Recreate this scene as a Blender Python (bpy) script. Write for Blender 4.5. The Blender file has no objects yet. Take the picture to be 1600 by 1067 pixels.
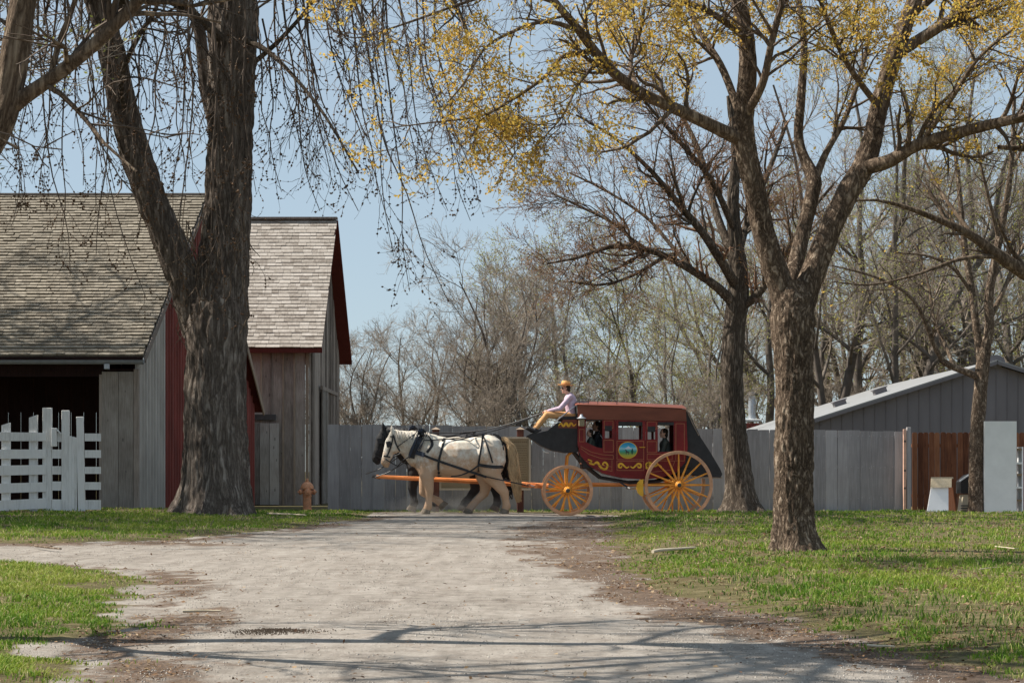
import bpy, bmesh, math, random
import numpy as np
from mathutils import Vector, Matrix
from mathutils.geometry import tessellate_polygon
from mathutils.bvhtree import BVHTree

SC = bpy.context.scene
COL = SC.collection
rng = np.random.default_rng(7)
random.seed(7)
R = math.radians

# ------------------------------------------------------------------ camera
F = 3128.0            # focal length in photograph pixels (1600 wide), about 70 mm
EYE = 1.0
HZ = 735.0            # horizon row of the photograph
cam_d = bpy.data.cameras.new('camera')
cam_d.sensor_width = 36.0
cam_d.lens = F / 1600.0 * 36.0
cam_d.shift_y = (HZ - 533.5) / 1600.0
cam_d.clip_start = 0.1
cam_d.clip_end = 3000.0
cam = bpy.data.objects.new('camera', cam_d)
cam.location = (0, 0, EYE)
cam.rotation_euler = (R(90), 0, 0)
COL.objects.link(cam)
SC.camera = cam

# ------------------------------------------------------------------ sky and sun
SUN_EL, SUN_AZ = 47.0, -7.0      # elevation; degrees towards the camera from due left
ts = Vector((-math.cos(R(SUN_EL)) * math.cos(R(SUN_AZ)), -math.cos(R(SUN_EL)) * math.sin(R(SUN_AZ)), math.sin(R(SUN_EL))))
W = bpy.data.worlds.new('World')
SC.world = W
W.use_nodes = True
wn = W.node_tree
sky = wn.nodes.new('ShaderNodeTexSky')
sky.sky_type = 'NISHITA'
sky.sun_disc = False
sky.sun_elevation = R(SUN_EL)
sky.sun_rotation = math.atan2(ts.x, ts.y)
sky.altitude = 200
sky.air_density = 1.0
sky.dust_density = 0.0
sky.ozone_density = 4.0
bgn = wn.nodes['Background']
bgn.inputs['Strength'].default_value = 0.064
pale = wn.nodes.new('ShaderNodeMix')            # an even veil of thin haze over the whole sky
pale.data_type = 'RGBA'
pale.inputs[0].default_value = 0.66
pale.inputs[7].default_value = (5.2, 6.3, 7.1, 1)
wn.links.new(sky.outputs[0], pale.inputs[6])
wn.links.new(pale.outputs[2], bgn.inputs['Color'])
sun_d = bpy.data.lights.new('sun', 'SUN')
sun_d.energy = 5.0
sun_d.angle = R(0.55)
sun_d.color = (1.0, 0.94, 0.84)
sun = bpy.data.objects.new('sun', sun_d)
sun.rotation_euler = ts.to_track_quat('Z', 'Y').to_euler()
COL.objects.link(sun)
SC.cycles.max_bounces = 5
SC.cycles.diffuse_bounces = 3
SC.cycles.glossy_bounces = 2
SC.cycles.transmission_bounces = 3
SC.view_settings.view_transform = 'Standard'
SC.view_settings.look = 'None'
SC.view_settings.gamma = 1.0
SC.view_settings.exposure = 0.72

# ------------------------------------------------------------------ helpers
def at(px, py, D):
    """point of the place seen at a photograph pixel, D metres away"""
    return Vector(((px - 800.0) * D / F, D, EYE - (py - HZ) * D / F))

def lattice(ix, iy, iz, seed):
    h = (ix.astype(np.int64) * 374761393 + iy.astype(np.int64) * 668265263 + iz.astype(np.int64) * 2147483647 + seed * 144665) & 0xffffffff
    h = ((h ^ (h >> 13)) * 1274126177) & 0xffffffff
    h = (h ^ (h >> 16)) & 0xffffffff
    return h / 4294967295.0

def vnoise(p, seed=0):
    p = np.asarray(p, dtype=float)
    i = np.floor(p).astype(np.int64)
    f = p - i
    u = f * f * (3 - 2 * f)
    o = 0
    for a in (0, 1):
        for b in (0, 1):
            for c in (0, 1):
                w = (u[..., 0] if a else 1 - u[..., 0]) * (u[..., 1] if b else 1 - u[..., 1]) * (u[..., 2] if c else 1 - u[..., 2])
                o = o + w * lattice(i[..., 0] + a, i[..., 1] + b, i[..., 2] + c, seed)
    return o

def fbm(p, seed=0, oct=4):
    p = np.asarray(p, dtype=float)
    s, a, t = 0, 0.5, 0
    for k in range(oct):
        s = s + a * vnoise(p * 2 ** k, seed + k)
        t += a
        a *= 0.5
    return s / t

def sstep(a, b, x):
    t = np.clip((np.asarray(x, dtype=float) - a) / (b - a), 0, 1)
    return t * t * (3 - 2 * t)

def link(name, data, parent=None, kind=None):
    o = bpy.data.objects.new(name, data)
    COL.objects.link(o)
    if parent is not None:
        o.parent = parent
    if kind:
        o['kind'] = kind
    return o

def tag(o, label, cat=None, group=None):
    o['label'] = label
    if cat:
        o['category'] = cat
    if group:
        o['group'] = group
    return o

def thing(name, label, cat, loc=(0, 0, 0), rz=0.0, group=None):
    o = link(name, None)
    o.empty_display_size = 0.2
    o.location = loc
    o.rotation_euler = (0, 0, rz)
    return tag(o, label, cat, group)

def np_mesh(name, V, faces, mat=None, smooth=False, attrs=None):
    """faces: list of int arrays (M,k)"""
    me = bpy.data.meshes.new(name)
    V = np.asarray(V, dtype=np.float32).reshape(-1, 3)
    me.vertices.add(len(V))
    me.vertices.foreach_set('co', V.ravel())
    faces = [np.asarray(f, dtype=np.int32) for f in faces if len(f)]
    idx = np.concatenate([f.ravel() for f in faces])
    tot = np.concatenate([np.full(len(f), f.shape[1], dtype=np.int32) for f in faces])
    start = np.concatenate([[0], np.cumsum(tot)[:-1]]).astype(np.int32)
    me.loops.add(len(idx))
    me.loops.foreach_set('vertex_index', idx)
    me.polygons.add(len(tot))
    me.polygons.foreach_set('loop_start', start)
    me.polygons.foreach_set('loop_total', tot)
    me.polygons.foreach_set('use_smooth', np.full(len(tot), bool(smooth)))
    if attrs:
        for k, (dom, arr) in attrs.items():
            a = me.attributes.new(k, 'FLOAT', dom)
            a.data.foreach_set('value', np.asarray(arr, dtype=np.float32))
    me.update(calc_edges=True)
    me.validate()
    if mat:
        me.materials.append(mat)
    return me

class MB:
    """collects shapes into one mesh"""
    def __init__(self):
        self.v = []
        self.f = []
        self.s = []
    def add(self, vs, fs, smooth=False):
        b = len(self.v)
        self.v += [tuple(v) for v in vs]
        self.f += [tuple(i + b for i in f) for f in fs]
        self.s += [smooth] * len(fs)
        return self
    def box(self, x0, x1, y0, y1, z0, z1, M=None):
        vs = [Vector((x, y, z)) for z in (z0, z1) for y in (y0, y1) for x in (x0, x1)]
        if M is not None:
            vs = [M @ v for v in vs]
        return self.add(vs, [(0, 2, 3, 1), (4, 5, 7, 6), (0, 1, 5, 4), (2, 6, 7, 3), (0, 4, 6, 2), (1, 3, 7, 5)])
    def cbox(self, c, s, M=None, bev=0.0):
        """box by centre and size with chamfered edges"""
        c = Vector(c)
        hx, hy, hz = s[0] / 2, s[1] / 2, s[2] / 2
        if bev <= 0:
            T = Matrix.Translation(c)
            if M is not None:
                T = T @ M.to_4x4()
            return self.box(-hx, hx, -hy, hy, -hz, hz, T)
        bm = bmesh.new()
        bmesh.ops.create_cube(bm, size=1.0)
        for v in bm.verts:
            v.co = Vector((v.co.x * 2 * hx, v.co.y * 2 * hy, v.co.z * 2 * hz))
        bmesh.ops.bevel(bm, geom=list(bm.edges), offset=bev, segments=1, affect='EDGES', profile=0.5)
        vs = [(M @ v.co if M is not None else v.co) + c for v in bm.verts]
        bm.verts.index_update()
        fs = [[v.index for v in f.verts] for f in bm.faces]
        bm.free()
        return self.add(vs, fs)
    def bar(self, p0, p1, w, h, up=Vector((0, 0, 1))):
        """rectangular bar: w across, h along up"""
        p0, p1 = Vector(p0), Vector(p1)
        t = (p1 - p0).normalized()
        s = t.cross(up)
        if s.length < 1e-4:
            s = t.cross(Vector((1, 0, 0)))
        s.normalize()
        u = s.cross(t).normalized()
        vs = []
        for p in (p0, p1):
            for a, b in ((-1, -1), (1, -1), (1, 1), (-1, 1)):
                vs.append(p + s * (a * w / 2) + u * (b * h / 2))
        return self.add(vs, [(3, 2, 1, 0), (4, 5, 6, 7), (0, 1, 5, 4), (1, 2, 6, 5), (2, 3, 7, 6), (3, 0, 4, 7)])
    def tube(self, pts, rad, n=8, caps=True, sy=1.0):
        pts = [Vector(p) for p in pts]
        if not hasattr(rad, '__len__'):
            rad = [rad] * len(pts)
        t0 = (pts[1] - pts[0]).normalized()
        s = t0.orthogonal().normalized()
        vs, fs = [], []
        for i, p in enumerate(pts):
            t = (pts[min(i + 1, len(pts) - 1)] - pts[max(i - 1, 0)])
            if t.length < 1e-9:
                t = t0
            t.normalize()
            s = (s - t * s.dot(t))
            s.normalize()
            u = t.cross(s)
            for k in range(n):
                a = 2 * math.pi * k / n
                vs.append(p + (s * math.cos(a) + u * math.sin(a)) * rad[i])
        for i in range(len(pts) - 1):
            for k in range(n):
                a, b = i * n + k, i * n + (k + 1) % n
                fs.append((a, b, b + n, a + n))
        if caps:
            fs.append(tuple(range(n))[::-1])
            fs.append(tuple(range((len(pts) - 1) * n, len(pts) * n)))
        return self.add(vs, fs, True)
    def lathe(self, prof, n=20, M=None):
        """profile (r,z) about z"""
        vs, fs = [], []
        for r, z in prof:
            for k in range(n):
                a = 2 * math.pi * k / n
                v = Vector((r * math.cos(a), r * math.sin(a), z))
                vs.append(M @ v if M is not None else v)
        for i in range(len(prof) - 1):
            for k in range(n):
                a, b = i * n + k, i * n + (k + 1) % n
                fs.append((a, b, b + n, a + n))
        fs.append(tuple(range(n))[::-1])
        fs.append(tuple(range((len(prof) - 1) * n, len(prof) * n)))
        return self.add(vs, fs, True)
    def prism(self, outer, y0, y1, holes=(), M=None):
        """polygon in (x,z) with holes, extruded from y0 to y1"""
        loops = [list(outer)] + [list(h) for h in holes]
        flat = [p for l in loops for p in l]
        tris = tessellate_polygon([[Vector((p[0], p[1], 0)) for p in l] for l in loops])
        n = len(flat)
        vs = [Vector((p[0], y0, p[1])) for p in flat] + [Vector((p[0], y1, p[1])) for p in flat]
        if M is not None:
            vs = [M @ v for v in vs]
        fs = []
        for t in tris:
            a, b, c = t
            A, B, C = flat[a], flat[b], flat[c]
            cr = (B[0] - A[0]) * (C[1] - A[1]) - (B[1] - A[1]) * (C[0] - A[0])
            if cr < 0:
                a, b, c = a, c, b
            fs.append((a, b, c))
            fs.append((a + n, c + n, b + n))
        o = 0
        for l in loops:
            m = len(l)
            for k in range(m):
                a, b = o + k, o + (k + 1) % m
                fs.append((a, a + n, b + n, b))
            o += m
        return self.add(vs, fs)
    def mesh(self, name, mat):
        me = bpy.data.meshes.new(name)
        me.from_pydata(self.v, [], self.f)
        me.polygons.foreach_set('use_smooth', self.s)
        me.update()
        bm = bmesh.new()
        bm.from_mesh(me)
        bmesh.ops.recalc_face_normals(bm, faces=bm.faces)
        bm.to_mesh(me)
        bm.free()
        if mat:
            me.materials.append(mat)
        if any(self.s):
            try:
                me.set_sharp_from_angle(angle=R(42))
            except Exception:
                pass
        return me
    def build(self, name, mat, parent=None, kind=None):
        return link(name, self.mesh(name, mat), parent, kind)

def catmull(pts, n):
    P = np.array([list(p) for p in pts], dtype=float)
    P = np.vstack([2 * P[0] - P[1], P, 2 * P[-1] - P[-2]])
    m = len(P) - 3
    out = []
    for t in np.linspace(0, m - 1e-6, n):
        i = int(t)
        u = t - i
        a, b, c, d = P[i], P[i + 1], P[i + 2], P[i + 3]
        out.append(0.5 * (2 * b + (c - a) * u + (2 * a - 5 * b + 4 * c - d) * u * u + (3 * b - a - 3 * c + d) * u ** 3))
    return np.array(out)

# ------------------------------------------------------------------ materials
def nt(name, rough=0.8, spec=0.3):
    m = bpy.data.materials.new(name)
    m.use_nodes = True
    t = m.node_tree
    b = t.nodes['Principled BSDF']
    b.inputs['Roughness'].default_value = rough
    b.inputs['Specular IOR Level'].default_value = spec
    return m, t, b

def N(t, kind, **kw):
    n = t.nodes.new(kind)
    for k, v in kw.items():
        if k in n.inputs:
            n.inputs[k].default_value = v
        else:
            setattr(n, k, v)
    return n

def ramp(t, fac, stops):
    r = t.nodes.new('ShaderNodeValToRGB')
    e = r.color_ramp.elements
    e[0].position, e[0].color = stops[0][0], (*stops[0][1], 1)
    e[1].position, e[1].color = stops[-1][0], (*stops[-1][1], 1)
    for p, c in stops[1:-1]:
        x = e.new(p)
        x.color = (*c, 1)
    t.links.new(fac, r.inputs[0])
    return r.outputs[0]

def coords(t, stretch=(1, 1, 1), kind='Object'):
    c = t.nodes.new('ShaderNodeTexCoord')
    mp = t.nodes.new('ShaderNodeMapping')
    mp.inputs['Scale'].default_value = stretch
    t.links.new(c.outputs[kind], mp.inputs[0])
    return mp.outputs[0]

def geo_coords(t, stretch=(1, 1, 1)):
    g = t.nodes.new('ShaderNodeNewGeometry')
    mp = t.nodes.new('ShaderNodeMapping')
    mp.inputs['Scale'].default_value = stretch
    t.links.new(g.outputs['Position'], mp.inputs[0])
    return mp.outputs[0]

def noise(t, co, scale, detail=4, rough=0.6):
    n = N(t, 'ShaderNodeTexNoise', Scale=scale, Detail=detail, Roughness=rough)
    t.links.new(co, n.inputs['Vector'])
    return n.outputs['Fac']

def mathn(t, op, a, b=None, clamp=False):
    n = t.nodes.new('ShaderNodeMath')
    n.operation = op
    n.use_clamp = clamp
    for i, x in enumerate((a, b)):
        if x is None:
            continue
        if isinstance(x, (int, float)):
            n.inputs[i].default_value = x
        else:
            t.links.new(x, n.inputs[i])
    return n.outputs[0]

def mixc(t, fac, a, b, mode='MIX'):
    n = t.nodes.new('ShaderNodeMix')
    n.data_type = 'RGBA'
    n.blend_type = mode
    for s, x in ((n.inputs[0], fac), (n.inputs[6], a), (n.inputs[7], b)):
        if isinstance(x, (int, float)):
            s.default_value = x
        elif isinstance(x, tuple):
            s.default_value = (*x, 1)
        else:
            t.links.new(x, s)
    return n.outputs[2]

def bump(t, b, h, strength=0.4, dist=0.02):
    n = N(t, 'ShaderNodeBump', Strength=strength, Distance=dist)
    t.links.new(h, n.inputs['Height'])
    t.links.new(n.outputs[0], b.inputs['Normal'])

def simple(name, col, rough=0.6, var=0.25, scale=6.0, bmp=0.15, stretch=(1, 1, 1), spec=0.3, metal=0.0, dust=None):
    m, t, b = nt(name, rough, spec)
    co = coords(t, stretch)
    f = noise(t, co, scale, 5)
    lo = tuple(c * (1 - var) for c in col)
    hi = tuple(min(1, c * (1 + var)) for c in col)
    c = ramp(t, f, [(0.3, lo), (0.7, hi)])
    if dust:
        f2 = noise(t, co, scale * 3.1, 4)
        c = mixc(t, mathn(t, 'MULTIPLY', f2, dust[0]), c, dust[1])
    t.links.new(c, b.inputs['Base Color'])
    b.inputs['Metallic'].default_value = metal
    if bmp:
        bump(t, b, noise(t, co, scale * 4, 4), bmp, 0.01)
    return m

def wood(name, cols, stretch=(14, 14, 0.9), rough=0.85, rnd=0.6, knots=True, bmp=0.35, attr=False):
    """weathered boards: grain along z, each board its own tone"""
    m, t, b = nt(name, rough, 0.2)
    oi = t.nodes.new('ShaderNodeObjectInfo')
    rv = oi.outputs['Random']
    if attr:
        an = N(t, 'ShaderNodeAttribute', attribute_name='rnd')
        rv = mathn(t, 'FRACT', mathn(t, 'ADD', rv, an.outputs['Fac']))
    c0 = coords(t, (1, 1, 1)) if not attr else geo_coords(t)
    off = t.nodes.new('ShaderNodeVectorMath')
    off.operation = 'ADD'
    t.links.new(c0, off.inputs[0])
    cmb = t.nodes.new('ShaderNodeCombineXYZ')
    t.links.new(mathn(t, 'MULTIPLY', rv, 37.0), cmb.inputs[0])
    t.links.new(mathn(t, 'MULTIPLY', rv, 91.0), cmb.inputs[2])
    t.links.new(cmb.outputs[0], off.inputs[1])
    mp = t.nodes.new('ShaderNodeMapping')
    mp.inputs['Scale'].default_value = stretch
    t.links.new(off.outputs[0], mp.inputs[0])
    g = noise(t, mp.outputs[0], 3.0, 6, 0.65)
    g2 = noise(t, off.outputs[0], 1.3, 3)
    v = mathn(t, 'ADD', mathn(t, 'MULTIPLY', g, 0.62), mathn(t, 'MULTIPLY', g2, 0.38))
    v = mathn(t, 'ADD', v, mathn(t, 'MULTIPLY', mathn(t, 'SUBTRACT', rv, 0.5), rnd * 0.45))
    c = ramp(t, v, [(0.28, cols[0]), (0.5, cols[1]), (0.72, cols[2])])
    if knots:
        vo = N(t, 'ShaderNodeTexVoronoi', Scale=2.3)
        mp2 = t.nodes.new('ShaderNodeMapping')
        mp2.inputs['Scale'].default_value = (2.0, 2.0, 0.8)
        t.links.new(off.outputs[0], mp2.inputs[0])
        t.links.new(mp2.outputs[0], vo.inputs['Vector'])
        k = mathn(t, 'LESS_THAN', vo.outputs['Distance'], 0.1)
        c = mixc(t, mathn(t, 'MULTIPLY', k, 0.55), c, tuple(x * 0.35 for x in cols[0]))
    t.links.new(c, b.inputs['Base Color'])
    bump(t, b, g, bmp, 0.01)
    return m

def bark(name, cols, sc=1.0, bmp=1.0, vert=0.16):
    m, t, b = nt(name, 0.95, 0.1)
    co = coords(t, (sc, sc, sc * vert))
    w = N(t, 'ShaderNodeTexNoise', Scale=2.2, Detail=3.0)
    t.links.new(co, w.inputs['Vector'])
    mv = t.nodes.new('ShaderNodeVectorMath')
    mv.operation = 'MULTIPLY_ADD'
    mv.inputs[1].default_value = (0.5, 0.5, 0.5)
    t.links.new(w.outputs['Color'], mv.inputs[0])
    t.links.new(co, mv.inputs[2])
    n1 = noise(t, mv.outputs[0], 7.0, 5, 0.62)
    r1 = mathn(t, 'MULTIPLY', mathn(t, 'ABSOLUTE', mathn(t, 'SUBTRACT', n1, 0.5)), 5.0, True)       # furrows where the noise crosses its middle
    fine = noise(t, coords(t, (sc, sc, sc * 0.5)), 34.0, 5, 0.7)
    big = noise(t, co, 1.3, 3)
    h = mathn(t, 'ADD', mathn(t, 'MULTIPLY', r1, 0.62), mathn(t, 'MULTIPLY', fine, 0.38))
    v = mathn(t, 'ADD', mathn(t, 'MULTIPLY', h, 0.72), mathn(t, 'MULTIPLY', big, 0.28))
    c = ramp(t, v, [(0.22, cols[0]), (0.45, cols[1]), (0.72, cols[2])])
    t.links.new(c, b.inputs['Base Color'])
    bump(t, b, h, bmp, 0.03)
    return m

def leafmat(name, cols, trans=0.35):
    m, t, b = nt(name, 0.6, 0.2)
    an = N(t, 'ShaderNodeAttribute', attribute_name='rnd')
    c = ramp(t, an.outputs['Fac'], [(i / (len(cols) - 1), q) for i, q in enumerate(cols)])
    t.links.new(c, b.inputs['Base Color'])
    if trans:
        tr = t.nodes.new('ShaderNodeBsdfTranslucent')
        t.links.new(c, tr.inputs[0])
        mx = t.nodes.new('ShaderNodeMixShader')
        mx.inputs[0].default_value = trans
        out = t.nodes['Material Output']
        t.links.new(b.outputs[0], mx.inputs[1])
        t.links.new(tr.outputs[0], mx.inputs[2])
        t.links.new(mx.outputs[0], out.inputs[0])
    return m

M = {}
M['bark_maple'] = bark('maple bark', ((0.045, 0.035, 0.029), (0.155, 0.126, 0.105), (0.33, 0.285, 0.245)), 1.0, 0.8)
M['bark_near'] = bark('locust bark', ((0.028, 0.019, 0.014), (0.165, 0.12, 0.086), (0.42, 0.335, 0.255)), 2.3, 0.9, 0.4)
M['bark_limb'] = bark('limb bark', ((0.05, 0.034, 0.024), (0.17, 0.125, 0.09), (0.33, 0.26, 0.19)), 2.0, 0.6)
M['bark_dark'] = bark('dark bark', ((0.03, 0.023, 0.018), (0.11, 0.088, 0.068), (0.26, 0.215, 0.175)), 2.0, 0.8)
M['twig_dark'] = simple('dark twig', (0.105, 0.078, 0.06), 0.9, 0.3, 3, 0)
M['twig_red'] = simple('reddish twig', (0.19, 0.115, 0.075), 0.9, 0.35, 3, 0)
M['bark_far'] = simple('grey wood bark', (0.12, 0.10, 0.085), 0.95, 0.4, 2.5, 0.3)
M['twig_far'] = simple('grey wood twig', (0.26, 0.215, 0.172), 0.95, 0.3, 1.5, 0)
M['bud'] = simple('maple bud', (0.11, 0.06, 0.03), 0.8, 0.4, 8, 0)
M['leaf_yellow'] = leafmat('young yellow leaf', ((0.46, 0.30, 0.055), (0.62, 0.44, 0.09), (0.64, 0.39, 0.075), (0.52, 0.46, 0.12)), 0.55)
M['leaf_rust'] = leafmat('rusty bud leaf', ((0.24, 0.12, 0.04), (0.3, 0.17, 0.06), (0.2, 0.12, 0.05)), 0.3)
M['leaf_pale'] = leafmat('pale green leaf', ((0.30, 0.34, 0.09), (0.40, 0.40, 0.12), (0.36, 0.31, 0.11)), 0.5)
M['grass'] = leafmat('grass blade', ((0.05, 0.11, 0.014), (0.105, 0.205, 0.022), (0.185, 0.295, 0.032), (0.30, 0.345, 0.055), (0.54, 0.46, 0.25)), 0.35)
M['litter'] = leafmat('dead leaf', ((0.07, 0.035, 0.018), (0.15, 0.08, 0.042), (0.25, 0.15, 0.078), (0.38, 0.28, 0.17)), 0.15)
M['stone'] = leafmat('gravel stone', ((0.16, 0.14, 0.12), (0.33, 0.29, 0.25), (0.52, 0.47, 0.41)), 0)
M['barn_grey'] = wood('weathered barn board', ((0.09, 0.072, 0.06), (0.235, 0.195, 0.168), (0.40, 0.345, 0.305)), rnd=0.9)
M['barn_bluegrey'] = wood('silver grey barn board', ((0.125, 0.108, 0.096), (0.265, 0.235, 0.21), (0.42, 0.385, 0.35)), rnd=0.8)
M['barn_red'] = wood('old red paint board', ((0.06, 0.013, 0.010), (0.115, 0.024, 0.018), (0.17, 0.042, 0.032)), knots=False)
M['barn_inside'] = wood('dark barn inside board', ((0.015, 0.008, 0.007), (0.03, 0.014, 0.013), (0.05, 0.025, 0.022)))  # near black, so the open bay's shade sits in the colour
M['tan_trim'] = wood('tan corner board', ((0.2, 0.15, 0.11), (0.33, 0.26, 0.20), (0.46, 0.38, 0.31)), knots=False)
M['shingle1'] = wood('old shingle', ((0.115, 0.096, 0.074), (0.245, 0.213, 0.168), (0.38, 0.335, 0.27)), (5, 5, 2), knots=False, rnd=0.42, attr=True)
M['shingle2'] = wood('pale shingle', ((0.18, 0.15, 0.125), (0.34, 0.30, 0.26), (0.47, 0.425, 0.38)), (5, 5, 2), knots=False, rnd=0.55, attr=True)
M['tin_grey'] = simple('grey corrugated tin', (0.42, 0.395, 0.365), 0.55, 0.2, 3, 0.1, (1, 1, 0.3), 0.4, 0.25)
M['tin_red'] = simple('red corrugated tin', (0.20, 0.042, 0.032), 0.6, 0.3, 3, 0.1, (1, 1, 0.3))
M['gutter'] = simple('grey gutter', (0.2, 0.22, 0.24), 0.5, 0.2, 4, 0.1, spec=0.4)
M['fence_grey'] = wood('grey painted fence board', ((0.26, 0.245, 0.245), (0.36, 0.34, 0.34), (0.45, 0.43, 0.43)), (8, 8, 0.6), 0.7, 0.7, False, 0.25)
M['fence_brown'] = wood('brown cedar fence board', ((0.08, 0.028, 0.014), (0.175, 0.065, 0.032), (0.28, 0.12, 0.06)), (10, 10, 0.8), 0.75, 0.8, True, 0.25)
M['white_paint'] = wood('white painted board', ((0.58, 0.57, 0.55), (0.82, 0.815, 0.80), (0.87, 0.87, 0.86)), (10, 10, 1), 0.65, 0.35, False, 0.3)
M['grey_metal'] = simple('dark grey steel siding', (0.15, 0.138, 0.148), 0.5, 0.12, 1.5, 0.05, (1, 1, 0.3), 0.4)
M['roof_metal'] = simple('pale grey metal roof', (0.25, 0.25, 0.25), 0.5, 0.1, 1.5, 0.05, (1, 1, 1), 0.4)
M['brick_red'] = simple('red brick', (0.32, 0.08, 0.06), 0.85, 0.3, 12, 0.3)
M['zinc'] = simple('zinc flue', (0.45, 0.48, 0.52), 0.4, 0.2, 5, 0.05, spec=0.5, metal=0.6)
M['hydrant'] = simple('faded orange hydrant paint', (0.82, 0.35, 0.18), 0.6, 0.3, 9, 0.2, dust=(0.3, (0.6, 0.42, 0.3)))
M['maroon'] = simple('maroon coach paint', (0.19, 0.010, 0.012), 0.35, 0.3, 2.5, 0.05, spec=0.25, dust=(0.05, (0.42, 0.27, 0.2)))
M['maroon_top'] = simple('faded maroon top board', (0.19, 0.055, 0.030), 0.5, 0.3, 2.0, 0.05, (0.6, 1, 2))
M['coach_black'] = simple('black coach leather', (0.022, 0.02, 0.021), 0.6, 0.4, 5, 0.3, spec=0.35, dust=(0.25, (0.10, 0.09, 0.08)))
M['coach_in'] = simple('dark coach inside', (0.03, 0.015, 0.015), 0.8, 0.2, 5, 0.0)
M['gold'] = simple('yellow scroll paint', (0.75, 0.40, 0.035), 0.45, 0.15, 8, 0)
M['pin'] = simple('tan pinstripe paint', (0.42, 0.16, 0.07), 0.5, 0.1, 8, 0)
M['wheel_orange'] = simple('orange wheel paint', (0.88, 0.31, 0.025), 0.42, 0.25, 5, 0.1, dust=(0.14, (0.55, 0.4, 0.28)))
M['tyre_iron'] = simple('dusty iron tyre', (0.56, 0.30, 0.17), 0.8, 0.25, 6, 0.2)
M['iron'] = simple('dark iron', (0.05, 0.048, 0.048), 0.5, 0.3, 8, 0.1, spec=0.5)
M['steel'] = simple('bright steel', (0.55, 0.55, 0.55), 0.3, 0.1, 8, 0, spec=0.5, metal=0.8)
M['pole_orange'] = simple('orange pole paint', (0.82, 0.25, 0.06), 0.5, 0.25, 4, 0.1, dust=(0.25, (0.6, 0.4, 0.28)))
M['strap'] = simple('black harness leather', (0.022, 0.021, 0.024), 0.5, 0.3, 9, 0.1, spec=0.4)
M['pad_blue'] = simple('blue black collar pad', (0.04, 0.05, 0.075), 0.6, 0.3, 9, 0.2)
M['skin'] = simple('skin', (0.66, 0.39, 0.29), 0.55, 0.12, 5, 0.05)
M['hair'] = simple('dark hair', (0.03, 0.018, 0.012), 0.6, 0.3, 30, 0.2)
M['shirt'] = simple('lilac shirt cloth', (0.56, 0.43, 0.53), 0.85, 0.12, 7, 0.25)
M['trousers'] = simple('tan trouser cloth', (0.62, 0.34, 0.15), 0.85, 0.18, 7, 0.25)
M['shoe'] = simple('dark shoe leather', (0.035, 0.03, 0.03), 0.5, 0.3, 8, 0.1)
M['straw'] = simple('tan straw hat', (0.70, 0.38, 0.15), 0.8, 0.2, 25, 0.3)
M['hatband'] = simple('brown hat band', (0.30, 0.11, 0.04), 0.7, 0.2, 20, 0.1)
M['dark_cloth'] = simple('dark cloth', (0.03, 0.032, 0.036), 0.9, 0.3, 7, 0.2)
M['olive_cloth'] = simple('olive cloth', (0.06, 0.065, 0.055), 0.9, 0.3, 7, 0.2)
M['pale_cloth'] = simple('pale cloth', (0.6, 0.6, 0.64), 0.9, 0.1, 7, 0.1)
M['sign_tan'] = simple('tan notice board', (0.30, 0.235, 0.14), 0.7, 0.12, 4, 0.05)
M['sign_print'] = simple('brown print', (0.20, 0.14, 0.08), 0.8, 0.2, 20, 0)
M['post_brown'] = wood('brown stained post', ((0.05, 0.018, 0.014), (0.10, 0.04, 0.03), (0.15, 0.065, 0.05)), knots=False)
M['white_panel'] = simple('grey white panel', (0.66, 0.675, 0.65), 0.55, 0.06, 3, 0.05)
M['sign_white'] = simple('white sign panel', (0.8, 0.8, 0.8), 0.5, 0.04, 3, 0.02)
M['rust_wood'] = wood('rust brown side board', ((0.22, 0.07, 0.03), (0.36, 0.13, 0.06), (0.44, 0.19, 0.10)), knots=False)
M['pale_wood'] = wood('pale tan wood', ((0.36, 0.29, 0.2), (0.5, 0.42, 0.3), (0.6, 0.52, 0.4)), knots=False)
M['sunlit_edge'] = simple('pinkish lit timber', (0.62, 0.38, 0.28), 0.7, 0.15, 6, 0.1)

# ------------------------------------------------------------------ the ground
_xr = ([8, 9.6, 11, 12.5, 15.6, 18.4, 25, 28, 35, 42.0, 43.4], [2.75, 2.46, 2.1, 1.8, 1.45, 1.12, 1.2, 1.35, 1.6, 1.85, 4.0])
_xp = ([8, 9.6, 11.4, 13.9, 17.9, 23, 33, 40, 43, 44], [2.1, 1.85, 1.45, 0.89, 0.57, 0.22, 0.0, 0.7, 1.7, 4.0])
_xlb = ([26.6, 27.2, 28.4, 33, 40, 44.7, 46.5, 48.5, 51, 53], [-9.5, -6.4, -5.0, -4.0, -3.3, -2.9, -3.2, -3.8, -3.6, -2.0])
_xlf = ([8, 10.2, 11, 12.0, 12.8, 14, 16, 18, 20.2, 21.4, 21.9], [-2.0, -2.1, -2.6, -2.62, -2.4, -2.7, -2.9, -3.25, -3.9, -5.5, -9.5])

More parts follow.
